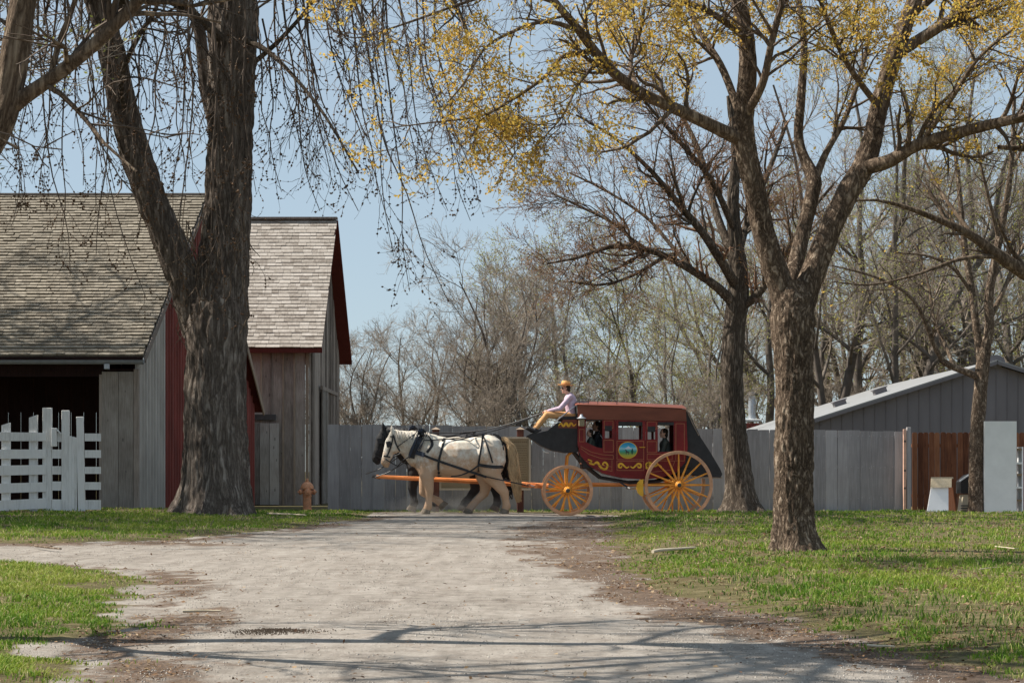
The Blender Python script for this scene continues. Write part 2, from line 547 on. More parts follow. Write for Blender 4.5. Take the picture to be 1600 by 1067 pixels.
def edge_fields(X, D):
    """metres inside the grass (positive) and litter strength"""
    nz = fbm(np.stack([X * 1.6, D * 0.9, X * 0], -1), 3, 4) - 0.5
    nf = fbm(np.stack([X * 7, D * 3.5, X * 0 + 5], -1), 9, 3) - 0.5
    wob = nz * 1.1 + nf * 0.55
    g = np.full(X.shape, -9.0)
    r = X - np.interp(D, *_xr)
    r = np.where(D > 43.3, -9, r)
    g = np.maximum(g, np.minimum(r, (43.3 - D) * 1.0))
    lb = np.interp(D, *_xlb) - X
    g = np.maximum(g, np.minimum(np.where(D < 26.6, -9, lb), (D - 26.9) * 0.8))
    lf = np.interp(D, *_xlf) - X
    g = np.maximum(g, np.where(D > 21.9, -9, lf))
    g = np.maximum(g, np.minimum((D - 49.0), 3.0))
    g = np.where((D < 8.0), np.where(np.abs(X) > 2.4, 1.0, -1.0), g)
    gg = g + wob * 0.75
    lit = np.zeros(X.shape)
    wide = np.clip(np.interp(D, *_xr) - np.interp(D, *_xp), 0.25, 2.0)
    rr = (np.interp(D, *_xr) - X) / wide
    lit = np.where((D < 43.6) & (X > -1.5), np.where(rr < 0.4, 0.95, np.clip(1.15 - np.abs(rr - 0.35) * 1.25, 0, 1)), 0)
    lit = np.maximum(lit, np.clip(1 - np.abs(g + 0.25) / 0.55, 0, 1) * np.where(X < 0, 0.75, 0.4))
    lit = np.maximum(lit, np.where((X < -7.2) & (X > -12) & (D > 41) & (D < 47), np.clip(1 - np.abs(D - 44.3) / 2.2, 0, 1), 0))
    lit = np.maximum(lit, np.where((X < -3.6) & (D > 25.6) & (D < 29), np.clip(1 - np.abs(D - 27.3) / 1.0, 0, 1) * 0.9, 0))
    lit = np.clip(lit + (nz * 1.5 + nf * 1.3) * (lit > 0.02), 0, 1)
    return gg, lit

def ground_z(X, D):
    X = np.asarray(X, dtype=float)
    D = np.asarray(D, dtype=float)
    z = -0.07 * sstep(45.5, 51, D)
    lane = sstep(43.2, 44.6, D) * (1 - sstep(48.5, 50.5, D))
    z = z + lane * np.clip(-0.029 * (X - 0.55), -0.14, 0.02)
    z = z + 0.085 * sstep(1.6, 3.2, X) * sstep(29, 40.5, D) * (1 - sstep(42.2, 43.9, D))
    z = z + 0.06 * sstep(5.0, 9.0, -X) * sstep(27, 34, D) * (1 - sstep(46, 51, D))
    near = (D < 52) & (D > 7)
    gg, _ = edge_fields(X, D)
    z = z + np.where(near, 0.035 * sstep(-0.1, 0.8, gg), 0)
    z = z + np.where(near, 0.03 * (fbm(np.stack([X * 0.8, D * 0.5, X * 0], -1), 21, 3) - 0.5), 0)
    return z

def gz(x, y):
    return float(ground_z(np.array([x]), np.array([y]))[0])

def build_ground():
    xs = np.concatenate([[-900, -400, -200, -100, -60, -40, -30, -24], np.arange(-20, -6, 0.25), np.arange(-6, 5, 0.07), np.arange(5, 18, 0.25), [20, 24, 30, 40, 60, 100, 200, 400, 900]])
    ys = np.concatenate([[-300, -100, -40, -15, -5, 0, 4, 6, 7.5], np.arange(8.2, 15, 0.06), np.arange(15, 27, 0.11), np.arange(27, 54, 0.22), [55, 58, 62, 68, 80, 100, 140, 220, 400, 800, 1600]])
    X, Y = np.meshgrid(xs, ys)
    Z = ground_z(X, Y)
    gg, lit = edge_fields(X, Y)
    grass = np.clip(sstep(-0.12, 0.22, gg), 0, 1)
    grass = np.where(Y > 54, 0.85, grass)
    nx, ny = len(xs), len(ys)
    V = np.stack([X, Y, Z], -1).reshape(-1, 3)
    i = np.arange(ny - 1)[:, None] * nx + np.arange(nx - 1)[None, :]
    Q = np.stack([i, i + 1, i + 1 + nx, i + nx], -1).reshape(-1, 4)
    gf = grass.reshape(-1)
    isg = gf[Q].mean(1) > 0.5
    m, t, b = nt('dirt gravel and turf', 0.95, 0.15)
    ag = N(t, 'ShaderNodeAttribute', attribute_name='grass').outputs['Fac']
    al = N(t, 'ShaderNodeAttribute', attribute_name='litter').outputs['Fac']
    co = geo_coords(t)
    big = noise(t, co, 0.55, 5, 0.6)
    mid = noise(t, co, 5.0, 6, 0.7)
    fine = noise(t, co, 55.0, 4, 0.75)
    st = noise(t, geo_coords(t, (3.0, 0.35, 1)), 1.6, 5, 0.65)      # wheel tracks along the lane
    v = mathn(t, 'ADD', mathn(t, 'MULTIPLY', mid, 0.36), mathn(t, 'MULTIPLY', fine, 0.26))
    v = mathn(t, 'ADD', v, mathn(t, 'MULTIPLY', st, 0.26))
    v = mathn(t, 'ADD', v, mathn(t, 'MULTIPLY', big, 0.14))
    grav = ramp(t, v, [(0.37, (0.10, 0.081, 0.066)), (0.47, (0.24, 0.21, 0.18)), (0.59, (0.365, 0.327, 0.287))])
    litc = ramp(t, mathn(t, 'ADD', mathn(t, 'MULTIPLY', fine, 0.6), mathn(t, 'MULTIPLY', mid, 0.4)), [(0.36, (0.035, 0.02, 0.012)), (0.5, (0.10, 0.06, 0.038)), (0.64, (0.22, 0.15, 0.10))])
    turf = ramp(t, mathn(t, 'ADD', mathn(t, 'MULTIPLY', mid, 0.6), mathn(t, 'MULTIPLY', fine, 0.4)), [(0.36, (0.05, 0.042, 0.018)), (0.52, (0.12, 0.10, 0.045)), (0.66, (0.26, 0.21, 0.12))])
    lf = mathn(t, 'ADD', al, mathn(t, 'MULTIPLY', mathn(t, 'SUBTRACT', mid, 0.5), 2.2))
    lf = mathn(t, 'MULTIPLY', mathn(t, 'SUBTRACT', lf, 0.22), 2.4, True)
    lf = mathn(t, 'MULTIPLY', lf, mathn(t, 'MULTIPLY', al, 3.0, True), True)
    sp = noise(t, geo_coords(t, (1, 0.7, 1)), 2.3, 6, 0.75)          # thin brown litter trodden into the gravel
    sp = mathn(t, 'MULTIPLY', mathn(t, 'SUBTRACT', sp, 0.53), 5.5, True)
    lf = mathn(t, 'MAXIMUM', lf, mathn(t, 'MULTIPLY', sp, mathn(t, 'MULTIPLY', fine, 1.0)))
    c = mixc(t, mathn(t, 'MULTIPLY', lf, 0.85), grav, litc)
    gf_ = mathn(t, 'ADD', ag, mathn(t, 'MULTIPLY', mathn(t, 'SUBTRACT', mid, 0.5), 0.8))
    gf_ = mathn(t, 'MULTIPLY', mathn(t, 'SUBTRACT', gf_, 0.3), 2.5, True)
    c = mixc(t, gf_, c, turf)
    t.links.new(c, b.inputs['Base Color'])
    h = mathn(t, 'ADD', mathn(t, 'MULTIPLY', fine, 0.5), mathn(t, 'MULTIPLY', mid, 0.8))
    bump(t, b, h, 0.75, 0.035)
    for name, sel, lab in (('ground', isg, None), ('gravel_path', ~isg, None)):
        q = Q[sel]
        u, inv = np.unique(q, return_inverse=True)
        me = np_mesh(name, V[u], [inv.reshape(-1, 4)], m, True, {'grass': ('POINT', gf[u]), 'litter': ('POINT', lit.reshape(-1)[u])})
        link(name, me, None, 'structure')
build_ground()

# ------------------------------------------------------------------ shingled roofs
def unit_shingle(mat):
    me = bpy.data.meshes.new('shingle')
    me.from_pydata([(0, 0, 0), (1, 0, 0), (1, 1, 0), (0, 1, 0), (0, 0, 1), (1, 0, 1), (1, 1, 0.25), (0, 1, 0.25)], [],
                   [(0, 3, 2, 1), (4, 5, 6, 7), (0, 1, 5, 4), (1, 2, 6, 5), (2, 3, 7, 6), (3, 0, 4, 7)])
    me.materials.append(mat)
    return me

def shingle_roof(parent, x0, x1, eave, ridge, shear, expo, wmin, wmax, mat, vis, thick=0.018):
    """courses of split shingles from the eave (y,z) to the ridge (y,z) between x0 and x1 (world, right edge sheared with depth)"""
    e, r = Vector((0, *eave)), Vector((0, *ridge))
    sl = r - e
    L = sl.length
    u = sl.normalized()
    nrm = Vector((1, 0, 0)).cross(u)
    n = int(round(L / expo))
    unit = unit_shingle(mat)
    singles, rest = [], []
    rr = random.Random(5)
    for k in range(n):
        base = e + u * (k * L / n)
        xr = x1 + shear * (base.y - eave[0])
        x = x0 - rr.random() * wmax
        while x < xr - 0.04:
            w = min(rr.uniform(wmin, wmax), xr - x)
            ln = expo * 1.35 + rr.uniform(-0.004, 0.012)
            d = rr.uniform(-0.004, 0.004) + (rr.uniform(-0.02, 0.0) if rr.random() < 0.06 else 0)
            th = thick * rr.uniform(0.85, 1.2)
            o = base + u * d + nrm * (0.006 + rr.uniform(0, 0.004))
            o.x = x
            M4 = Matrix.Translation(o) @ Matrix(((w - 0.006, 0, 0, 0), (0, u.y * ln, nrm.y * th, 0), (0, u.z * ln, nrm.z * th, 0), (0, 0, 0, 1)))
            px = 800 + (x + w / 2) * F / o.y
            (singles if vis(px, k, n) and len(singles) < 300 else rest).append((M4, rr.random()))
            x += w
    for M4, _ in singles:
        o = link('shingle', unit, parent)
        o.matrix_local = M4
    if rest:
        base = np.array([v.co for v in unit.vertices])
        b1 = np.concatenate([base, np.ones((8, 1))], 1)
        Ms = np.array([[list(rw) for rw in m[0]] for m in rest])
        V = np.einsum('nij,kj->nki', Ms, b1)[..., :3].reshape(-1, 3)
        fq = np.array([list(p.vertices) for p in unit.polygons])
        Q = (fq[None] + 8 * np.arange(len(rest))[:, None, None]).reshape(-1, 4)
        me = np_mesh('shingle_courses', V, [Q], mat, False, {'rnd': ('FACE', np.repeat([m[1] for m in rest], 6))})
        link('shingle_courses', me, parent, 'stuff')

def slab(parent, name, pts, th, mat):
    """thin slab under a quad of 4 points, thickness th downwards along its normal"""
    p = [Vector(q) for q in pts]
    n = (p[1] - p[0]).cross(p[3] - p[0]).normalized()
    vs = p + [q - n * th for q in p]
    return MB().add(vs, [(0, 1, 2, 3), (7, 6, 5, 4), (0, 4, 5, 1), (1, 5, 6, 2), (2, 6, 7, 3), (3, 7, 4, 0)]).build(name, mat, parent)

# ------------------------------------------------------------------ the barn with the open front (left)
def barn_open():
    X0, D0, SH = -9.0, 48.0, 0.107
    root = thing('open_barn', 'long low barn with weathered shingle roof and open dark front behind the white fence', 'barn')
    def p(lx, ly, z):
        return Vector((X0 + lx + SH * ly, D0 + ly, z))
    ev, rg, bk = (-0.35, 3.72), (5.5, 8.34), (12.0, 2.8)
    LX = -7.5
    ox = 0.27
    slab(root, 'roof_deck', [p(LX, ev[0] + 0.03, ev[1] - 0.02), p(ox - 0.03, ev[0] + 0.03, ev[1] - 0.02), p(ox - 0.03, rg[0], rg[1] - 0.02), p(LX, rg[0], rg[1] - 0.02)], 0.09, M['barn_grey'])
    slab(root, 'back_roof', [p(ox, rg[0] + 0.02, rg[1]), p(ox, bk[0], bk[1]), p(LX, bk[0], bk[1]), p(LX, rg[0] + 0.02, rg[1])], 0.08, M['barn_red'])
    MB().bar(p(ox + 0.02, ev[0], ev[1] - 0.09), p(ox + 0.02, rg[0], rg[1] - 0.09), 0.035, 0.16).build('rake_board', M['barn_grey'], root)
    MB().bar(p(ox + 0.02, rg[0] + .05, rg[1] - 0.09), p(ox + 0.02, bk[0], bk[1] - 0.09), 0.035, 0.17).build('rake_board', M['tan_trim'], root)
    MB().bar(p(LX, rg[0], rg[1] + 0.03), p(ox, rg[0], rg[1] + 0.03), 0.22, 0.05).build('ridge_cap', M['barn_grey'], root)
    shingle_roof(root, X0 + LX, X0 + ox + SH * ev[0], (D0 + ev[0], ev[1]), (D0 + rg[0], rg[1]), SH, 0.138, 0.12, 0.34, M['shingle1'],
                 lambda px, k, n: -5 < px < 265 and k < 12, 0.052)
    # gable end: upright ribs of tin, grey then red
    def roofz(ly):
        return (ev[1] + (rg[1] - ev[1]) * (ly - ev[0]) / (rg[0] - ev[0]) if ly < rg[0] else rg[1] + (bk[1] - rg[1]) * (ly - rg[0]) / (bk[0] - rg[0])) - 0.14
    def ribbed(name, a, b_, mat):
        n = int((b_ - a) / 0.03)
        ly = np.linspace(a, b_, n + 1)
        V, Q = [], []
        for y in ly:
            ph = ((y / 0.25) % 1.0)
            o = 0.085 * (1 - sstep(0.22, 0.42, abs(ph - 0.5) + 0.12))
            for z in (-0.12, roofz(y)):
                V.append(p(0.0 + float(o), y, z))
        for i in range(n):
            Q.append((2 * i, 2 * i + 2, 2 * i + 3, 2 * i + 1))
        m = MB().add(V, Q)
        # thickness
        m.add([v - Vector((0.05, 0, 0)) for v in V], [q[::-1] for q in Q])
        return m.build(name, mat, root)
    ribbed('ribbed_siding', 0.05, 2.3, M['tin_grey'])
    ribbed('ribbed_siding', 2.3, 11.8, M['tin_red'])
    # front: two wide planks beside the opening, header and corner post
    for a, b_ in ((-0.83, -0.44), (-0.432, -0.07)):
        MB().cbox(p((a + b_) / 2, 0.0, 1.62), (b_ - a, 0.05, 3.5), bev=0.006).build('plank', M['barn_bluegrey'], root)
    MB().cbox(p(-0.005, 0.02, 1.65), (0.12, 0.12, 3.56)).build('corner_post', M['barn_grey'], root)
    MB().cbox(p(-0.87, 0.05, 1.6), (0.07, 0.10, 3.4)).build('door_jamb', M['barn_grey'], root)
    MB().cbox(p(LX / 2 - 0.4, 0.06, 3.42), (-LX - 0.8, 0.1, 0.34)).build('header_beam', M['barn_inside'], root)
    MB().box(X0 + LX, X0 + ox, D0 + ev[0] - 0.005, D0 + ev[0] + 0.03, ev[1] - 0.16, ev[1] - 0.02).build('fascia', M['barn_inside'], root)
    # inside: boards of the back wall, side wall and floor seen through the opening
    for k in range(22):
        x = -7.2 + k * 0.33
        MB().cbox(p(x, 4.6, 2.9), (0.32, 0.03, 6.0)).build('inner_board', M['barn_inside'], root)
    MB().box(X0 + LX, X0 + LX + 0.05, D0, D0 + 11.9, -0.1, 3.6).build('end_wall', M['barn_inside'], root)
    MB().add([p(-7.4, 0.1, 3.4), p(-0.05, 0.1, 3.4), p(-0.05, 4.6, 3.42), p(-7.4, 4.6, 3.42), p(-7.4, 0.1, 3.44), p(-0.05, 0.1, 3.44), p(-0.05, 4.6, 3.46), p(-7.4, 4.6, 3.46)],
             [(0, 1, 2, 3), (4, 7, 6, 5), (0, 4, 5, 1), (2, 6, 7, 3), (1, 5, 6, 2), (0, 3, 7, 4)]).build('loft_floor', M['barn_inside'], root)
    # gutter: half pipe with an end cap and a bracket
    g = MB()
    n = 10
    vs, fs = [], []
    for i, x in enumerate((X0 + LX, X0 + ox - 0.02)):
        for sgn in (1.0, 0.86):
            for k in range(n + 1):
                a = math.pi * (1 + k / n)
                vs.append((x, D0 + ev[0] - 0.09 + 0.075 * sgn * math.cos(a), ev[1] - 0.10 + 0.10 * sgn * math.sin(a)))
    m_ = n + 1
    for k in range(n):
        fs.append((k, k + 1, 2 * m_ + k + 1, 2 * m_ + k))
        fs.append((m_ + k, 3 * m_ + k, 3 * m_ + k + 1, m_ + k + 1))
    for e_ in (0, n):
        fs.append((e_, m_ + e_, 3 * m_ + e_, 2 * m_ + e_))
    g.add(vs, fs, True)
    gut = g.build('gutter', M['gutter'], root)
    MB().lathe([(0.001, 0), (0.074, 0), (0.074, 0.02), (0.001, 0.02)], 14, Matrix.Translation((X0 + ox - 0.03, D0 + ev[0] - 0.09, ev[1] - 0.12)) @ Matrix.Rotation(R(90), 4, 'Y')).build('gutter_cap', M['gutter'], gut)
    MB().cbox((X0 - 0.62, D0 + ev[0] - 0.12, ev[1] - 0.25), (0.13, 0.06, 0.14), bev=0.015).build('bracket', M['zinc'], root)
    return root
barn_open()

# ------------------------------------------------------------------ the tall barn
def barn_tall():
    X0, D0, SH = -6.19, 61.5, 0.02
    root = thing('tall_barn', 'tall grey board barn with pale shingle roof and red eaves behind the hydrant', 'barn')
    def p(lx, ly, z):
        return Vector((X0 + lx + SH * ly, D0 + ly, z))
    ev, rg, bk = (-0.4, 4.74), (4.0, 9.18), (8.2, 4.75)
    ox, LX = 0.40, -6.5
    slab(root, 'roof_deck', [p(LX, ev[0] + 0.03, ev[1] - 0.02), p(ox - 0.02, ev[0] + 0.03, ev[1] - 0.02), p(ox - 0.02, rg[0], rg[1] - 0.02), p(LX, rg[0], rg[1] - 0.02)], 0.09, M['barn_red'])
    slab(root, 'back_roof', [p(ox + 0.02, rg[0] + 0.02, rg[1]), p(ox + 0.06, bk[0], bk[1]), p(LX, bk[0], bk[1]), p(LX, rg[0] + 0.02, rg[1])], 0.1, M['barn_red'])
    MB().bar(p(LX, rg[0], rg[1] + 0.06), p(ox, rg[0], rg[1] + 0.06), 0.3, 0.07).build('ridge_cap', M['barn_grey'], root)
    shingle_roof(root, X0 + LX, X0 + ox + SH * ev[0], (D0 + ev[0], ev[1]), (D0 + rg[0], rg[1]), SH, 0.168, 0.15, 0.42, M['shingle2'],
                 lambda px, k, n: px > 392 and k < 24, 0.034)
    # boards of the front wall and the strips over their joints
    def fz(ly):
        return ev[1] + (rg[1] - ev[1]) * (ly - ev[0]) / (rg[0] - ev[0]) - 0.16
    x = -0.16
    rr = random.Random(3)
    while x > LX + 0.5:
        w = rr.uniform(0.3, 0.42)
        MB().cbox(p(x - w / 2, 0, 2.3), (w - 0.012, 0.04, 4.8), bev=0.005).build('board', M['barn_grey'], root)
        MB().cbox(p(x - w, -0.035, 2.3), (0.06, 0.03, 4.78)).build('batten', M['barn_grey'] if rr.random() < 0.5 else M['tan_trim'], root)
        x -= w
    MB().cbox(p(-0.10, -0.03, 2.28), (0.10, 0.05, 4.82)).build('corner_board', M['tan_trim'], root)
    MB().cbox(p(-0.02, 0.03, 2.28), (0.05, 0.10, 4.86)).build('corner_board', M['barn_grey'], root)
    MB().box(X0 + LX, X0 + ox, D0 + ev[0] - 0.004, D0 + ev[0] + 0.03, ev[1] - 0.15, ev[1] - 0.02).build('fascia', M['barn_red'], root)
    # gable end boards
    ly = 0.1
    while ly < 7.9:
        w = rr.uniform(0.24, 0.34)
        y1 = min(ly + w, 7.95)
        def tz(y):
            return fz(y) if y < rg[0] else rg[1] + (bk[1] - rg[1]) * (y - rg[0]) / (bk[0] - rg[0]) - 0.2
        pr = rr.uniform(0, 0.02)
        vs = [p(a, y, z) for a in (0.0, 0.03 + pr) for (y, z) in ((ly, -0.1), (y1 - 0.012, -0.1), (y1 - 0.012, tz(y1)), (ly, tz(ly)))]
        MB().add(vs, [(0, 3, 2, 1), (4, 5, 6, 7), (0, 1, 5, 4), (1, 2, 6, 5), (2, 3, 7, 6), (3, 0, 4, 7)]).build('board', M['barn_grey'], root)
        ly = y1
    dr = MB().box(X0 + 0.13, X0 + 0.17, D0 + 2.0, D0 + 3.5, -0.05, 3.5).build('door', M['barn_bluegrey'], root)
    for a in (1.95, 2.55, 3.05, 3.5):
        MB().box(X0 + 0.17, X0 + 0.21, D0 + a, D0 + a + 0.12, -0.05, 3.55).build('door_board', M['barn_bluegrey'], dr)
    MB().box(X0 + 0.13, X0 + 0.20, D0 + 1.8, D0 + 7.5, 3.56, 3.68).build('track_rail', M['barn_grey'], root)
    # low door and its dark track seen beside the open barn
    MB().box(X0 - 1.95, X0 - 1.05, D0 - 0.12, D0 - 0.05, 2.55, 2.72).build('track_rail', M['iron'], root)
    for k in range(4):
        MB().cbox(p(-2.0 + k * 0.3, -0.10, 1.2), (0.285, 0.03, 2.5), bev=0.005).build('door_board', M['barn_bluegrey'], root)
    MB().box(X0 + LX, X0 + LX + 0.05, D0, D0 + 7.9, -0.1, 4.6).build('end_wall', M['barn_grey'], root)
barn_tall()

# ------------------------------------------------------------------ fences
def grey_fence():
    root = thing('board_fence', 'long grey painted board fence behind the horses and coach', 'fence')
    rr = random.Random(11)
    x, k = -4.75, 0
    light_specks = MB()  # bright specks standing in for light showing through holes in the boards
    w = 0.292
    unit = {}
    while x < 10.1:
        D = 51.6 + 0.03 * math.sin(x)
        h = 2.29 - 0.012 * (x + 4.7) + rr.uniform(-0.012, 0.012)
        b = MB()
        ww = w - rr.choice((0.003, 0.004, 0.006))
        c = 0.018
        b.prism([(-ww / 2, 0), (ww / 2, 0), (ww / 2, h - c), (ww / 2 - c, h), (-ww / 2 + c, h), (-ww / 2, h - c)], -0.011, 0.011)
        o = b.build('board', M['fence_grey'], root)
        o.location = (x + w / 2, D + rr.uniform(-0.014, 0.014), -0.10)
        for z in (0.29, 1.09, 1.89):
            for q_ in (-0.09, 0.09):
                light_specks.cbox((x + w / 2 + q_, D - 0.028, z + rr.uniform(-0.02, 0.02)), (0.012, 0.01, 0.012))
        o.rotation_euler = (rr.uniform(-0.004, 0.004), rr.uniform(-0.004, 0.004), rr.uniform(-0.02, 0.02))
        x += w
        k += 1
    light_specks.build('light_specks', M['steel'], root, 'stuff')
    for z in (0.25, 1.05, 1.85):
        MB().box(-4.7, 10.1, 51.66, 51.70, z, z + 0.09).build('rail', M['fence_grey'], root)
    return root
grey_fence()

def end_post():
    root = thing('gate_post', 'grey post with pale pinkish edge where the grey fence meets the brown one', 'post')
    a = at(1421, 803, 51.3)
    MB().cbox((a.x, 51.42, 1.0), (0.10, 0.14, 2.22), bev=0.006).build('post', M['fence_grey'], root)
    MB().cbox((a.x - 0.105, 51.40, 0.98), (0.07, 0.10, 2.16), bev=0.006).build('lit_strip', M['sunlit_edge'], root)  # pinkish strip colours in the sun on the post's left edge
    for z in (0.55, 1.0, 1.75):
        MB().cbox((a.x - 0.11, 51.34, z), (0.05, 0.03, 0.05)).build('hinge', M['iron'], root)
end_post()

def brown_fence():
    root = thing('cedar_fence', 'reddish brown picket fence at the right below the grey building', 'fence')
    rr = random.Random(12)
    x = 10.35
    while x < 14.6:
        w = 0.146
        h = 2.07 + rr.uniform(-0.012, 0.012)
        ww = w - rr.choice((0.006, 0.009, 0.012))
        o = MB().prism([(-ww / 2, 0), (ww / 2, 0), (ww / 2, h - 0.03), (ww / 2 - 0.035, h), (-ww / 2 + 0.035, h), (-ww / 2, h - 0.03)], -0.009, 0.009).build('picket', M['fence_brown'], root)
        o.location = (x + w / 2, 51.8 + rr.uniform(-0.005, 0.005), -0.08)
        o.rotation_euler = (0, rr.uniform(-0.005, 0.005), 0)
        x += w
    for z in (0.3, 1.6):
        MB().box(10.35, 14.6, 51.85, 51.89, z, z + 0.09).build('rail', M['fence_brown'], root)
brown_fence()

def white_fence():
    D = 44.0
    s = F / D
    def wx(px): return (px - 800) / s
    def wz(py): return EYE - (py - HZ) / s
    root = thing('rail_fence', 'white five rail fence with slant topped posts at the far left', 'fence')
    rr = random.Random(4)
    for px, w, top in ((-70, 12, 664), (8, 13, 660), (51, 12.5, 648)):
        x0, x1 = wx(px - w / 2), wx(px + w / 2)
        zt = wz(top)
        MB().prism([(x0, -0.1), (x1, -0.1), (x1, zt), (x0, zt - 0.06)], D + 0.03, D + 0.13).build('post', M['white_paint'], root)
    for l, r_ in (((672, 687), (676, 689)), ((700, 715), (702, 716)), ((728, 744), (726, 741)), ((756, 771), (753, 768)), ((784, 800), (778, 794))):
        x0, x1, xm = wx(-90), wx(72), wx(51)
        zl0, zl1, zr0, zr1 = wz(l[1]), wz(l[0]), wz(r_[1]), wz(r_[0])
        sag = rr.uniform(-0.02, 0.015)
        xm = (x0 + x1) / 2
        MB().prism([(x0, zl0), (xm, (zl0 + zr0) / 2 + sag), (x1, zr0), (x1, zr1), (xm, (zl1 + zr1) / 2 + sag), (x0, zl1)], D - 0.02, D + 0.02).build('rail', M['white_paint'], root)
    g = thing('board_gate', 'white gate with tall posts and a narrow upright board panel beside the barn', 'gate')
    for px, w, top in ((73, 14, 637), (102, 12, 641), (126, 11, 651)):
        MB().cbox((wx(px), D + (0.07 if px == 73 else 0.03), (wz(top) - 0.05) / 2), ((w / s), 0.11 if px == 73 else 0.06, wz(top) + 0.05), Matrix.Rotation(0.0 if px < 110 else -0.02, 3, 'Y'), 0.006).build('post', M['white_paint'], g)
    for y0, y1 in ((676, 690), (702, 716), (728, 741), (752, 766), (780, 797)):
        MB().box(wx(81), wx(95.5), D + 0.03, D + 0.065, wz(y1), wz(y0)).build('rail', M['white_paint'], g)
        MB().box(wx(131.8), wx(157), D + 0.03, D + 0.065, wz(y1 - 1), wz(y0 + 1)).build('rail', M['white_paint'], g)
    for k, px in enumerate((109.9, 114.1, 118.2)):
        MB().cbox((wx(px), D + 0.01, (wz(681 + k) - 0.06) / 2), (4.0 / s, 0.025, wz(681 + k) + 0.06)).build('board', M['white_paint'], g)
    bx = MB().cbox((wx(85), D - 0.02, wz(683)), (8.5 / s, 0.10, 29 / s), bev=0.01).build('latch_box', M['white_paint'], g)
    MB().bar((wx(89), D - 0.02, wz(671)), (wx(96), D - 0.02, wz(678)), 0.09, 0.02).build('latch_lid', M['white_paint'], bx)
white_fence()

# ------------------------------------------------------------------ the grey steel building
def grey_building():
    root = thing('steel_shed', 'low grey metal building with pale shallow gable roof behind the brown fence', 'building')
    D0, D1 = 60.0, 79.0
    rx, rz_ = 14.48, 4.30
    sl = 0.319
    exl, exr = 6.7, 22.3
    def rz(x): return rz_ - abs(x - rx) * sl
    x = exl + 0.25
    while x < exr - 0.3:
        x1 = min(x + 0.33, exr - 0.25)
        MB().prism([(x, -0.1), (x1 - 0.012, -0.1), (x1 - 0.012, rz(x1) - 0.13)] + ([(rx, rz_ - 0.13)] if x < rx < x1 else []) + [(x, rz(x) - 0.13)], D0, D0 + 0.04).build('wall_panel', M['grey_metal'], root)
        if x1 < exr - 0.3:
            MB().prism([(x1 - 0.03, -0.1), (x1 + 0.012, -0.1), (x1 + 0.012, rz(x1) - 0.14), (x1 - 0.03, rz(x1) - 0.14)], D0 - 0.022, D0 - 0.001).build('seam', M['grey_metal'], root)
        x = x1
    for s_, e in ((1, exl), (-1, exr)):
        pts = [(e, D0 - 0.3, rz(e)), (rx, D0 - 0.3, rz_), (rx, D1, rz_), (e, D1, rz(e))]
        if s_ < 0:
            pts = [pts[1], pts[0], pts[3], pts[2]]
        slab(root, 'roof', pts, 0.06, M['roof_metal'])
        a, b = (e, rz(e) - 0.07), (rx, rz_ - 0.07)
        MB().bar((a[0], D0 - 0.29, a[1] - 0.02), (b[0], D0 - 0.29, b[1] - 0.02), 0.03, 0.09).build('rake_trim', M['grey_metal'], root)
        MB().box(min(e, e + s_ * 0.3), max(e, e + s_ * 0.3), D0 + 0.05, D1, -0.1, rz(e) - 0.08).build('side_wall', M['grey_metal'], root)
    MB().box(exl, exr, D1 - 0.1, D1 - 0.05, -0.1, rz(exl) - 0.1).build('back_wall', M['grey_metal'], root)
    MB().lathe([(0.001, 0), (0.2, 0), (0.16, 0.12), (0.001, 0.14)], 12, Matrix.Translation((rx, D0 - 0.1, rz_ - 0.04)) @ Matrix.Rotation(R(-90), 4, 'X') @ Matrix.Scale(1.4, 4, (1, 0, 0))).build('ridge_end', M['grey_metal'], root)
    for vx, vy in ((10.9, 66.5), (12.0, 65.2)):
        z = rz(vx)
        Mx = Matrix.Translation((vx, vy, z)) @ Matrix.Rotation(-math.atan(sl), 4, 'Y')
        MB().box(-0.2, 0.2, -0.2, 0.2, 0.0, 0.14, Mx).box(-0.24, 0.24, -0.24, 0.24, 0.142, 0.18, Mx).build('roof_vent', M['grey_metal'], root)
grey_building()

def chimney():
    a = at(1175, 668, 82.0)
    root = thing('brick_chimney', 'small red brick stack with a metal flue behind the grey fence', 'chimney', (a.x, a.y, 0))
    s = F / 82.0
    zt = EYE + (735 - 657) / s
    k = 0
    z = 0.0
    MB().box(-0.29, 0.29, -0.29, 0.29, 0, zt - 1.2).build('base', M['brick_red'], root)
    unit = MB().cbox((0, 0, 0), (0.28, 0.6, 0.088), bev=0.006).mesh('brick', M['brick_red'])
    z = zt - 1.2 + 0.05
    while z < zt - 0.05:
        for x in ((-0.15, 0.15) if k % 2 == 0 else (-0.22, 0.0, 0.22)):
            o = link('brick', unit, root)
            o.location = (x, 0, z)
            if k % 2:
                o.scale = (0.72, 1, 1)
        z += 0.1
        k += 1
    MB().cbox((0, 0, zt), (0.72, 0.72, 0.10), bev=0.02).build('cap', M['white_paint'], root)
    fl = MB().lathe([(0.15, zt + 0.05), (0.15, zt + 0.95), (0.17, zt + 0.96), (0.17, zt + 1.0), (0.02, zt + 1.0)], 16).build('flue', M['zinc'], root)
    MB().lathe([(0.001, zt + 1.04), (0.24, zt + 1.04), (0.22, zt + 1.08), (0.02, zt + 1.2), (0.001, zt + 1.2)], 16).build('rain_cap', M['iron'], fl)
    for a_ in (0, 2.1, 4.2):
        MB().tube([(0.15 * math.cos(a_), 0.15 * math.sin(a_), zt + 0.98), (0.18 * math.cos(a_), 0.18 * math.sin(a_), zt + 1.05)], 0.012, 5).build('stay', M['iron'], fl)
chimney()

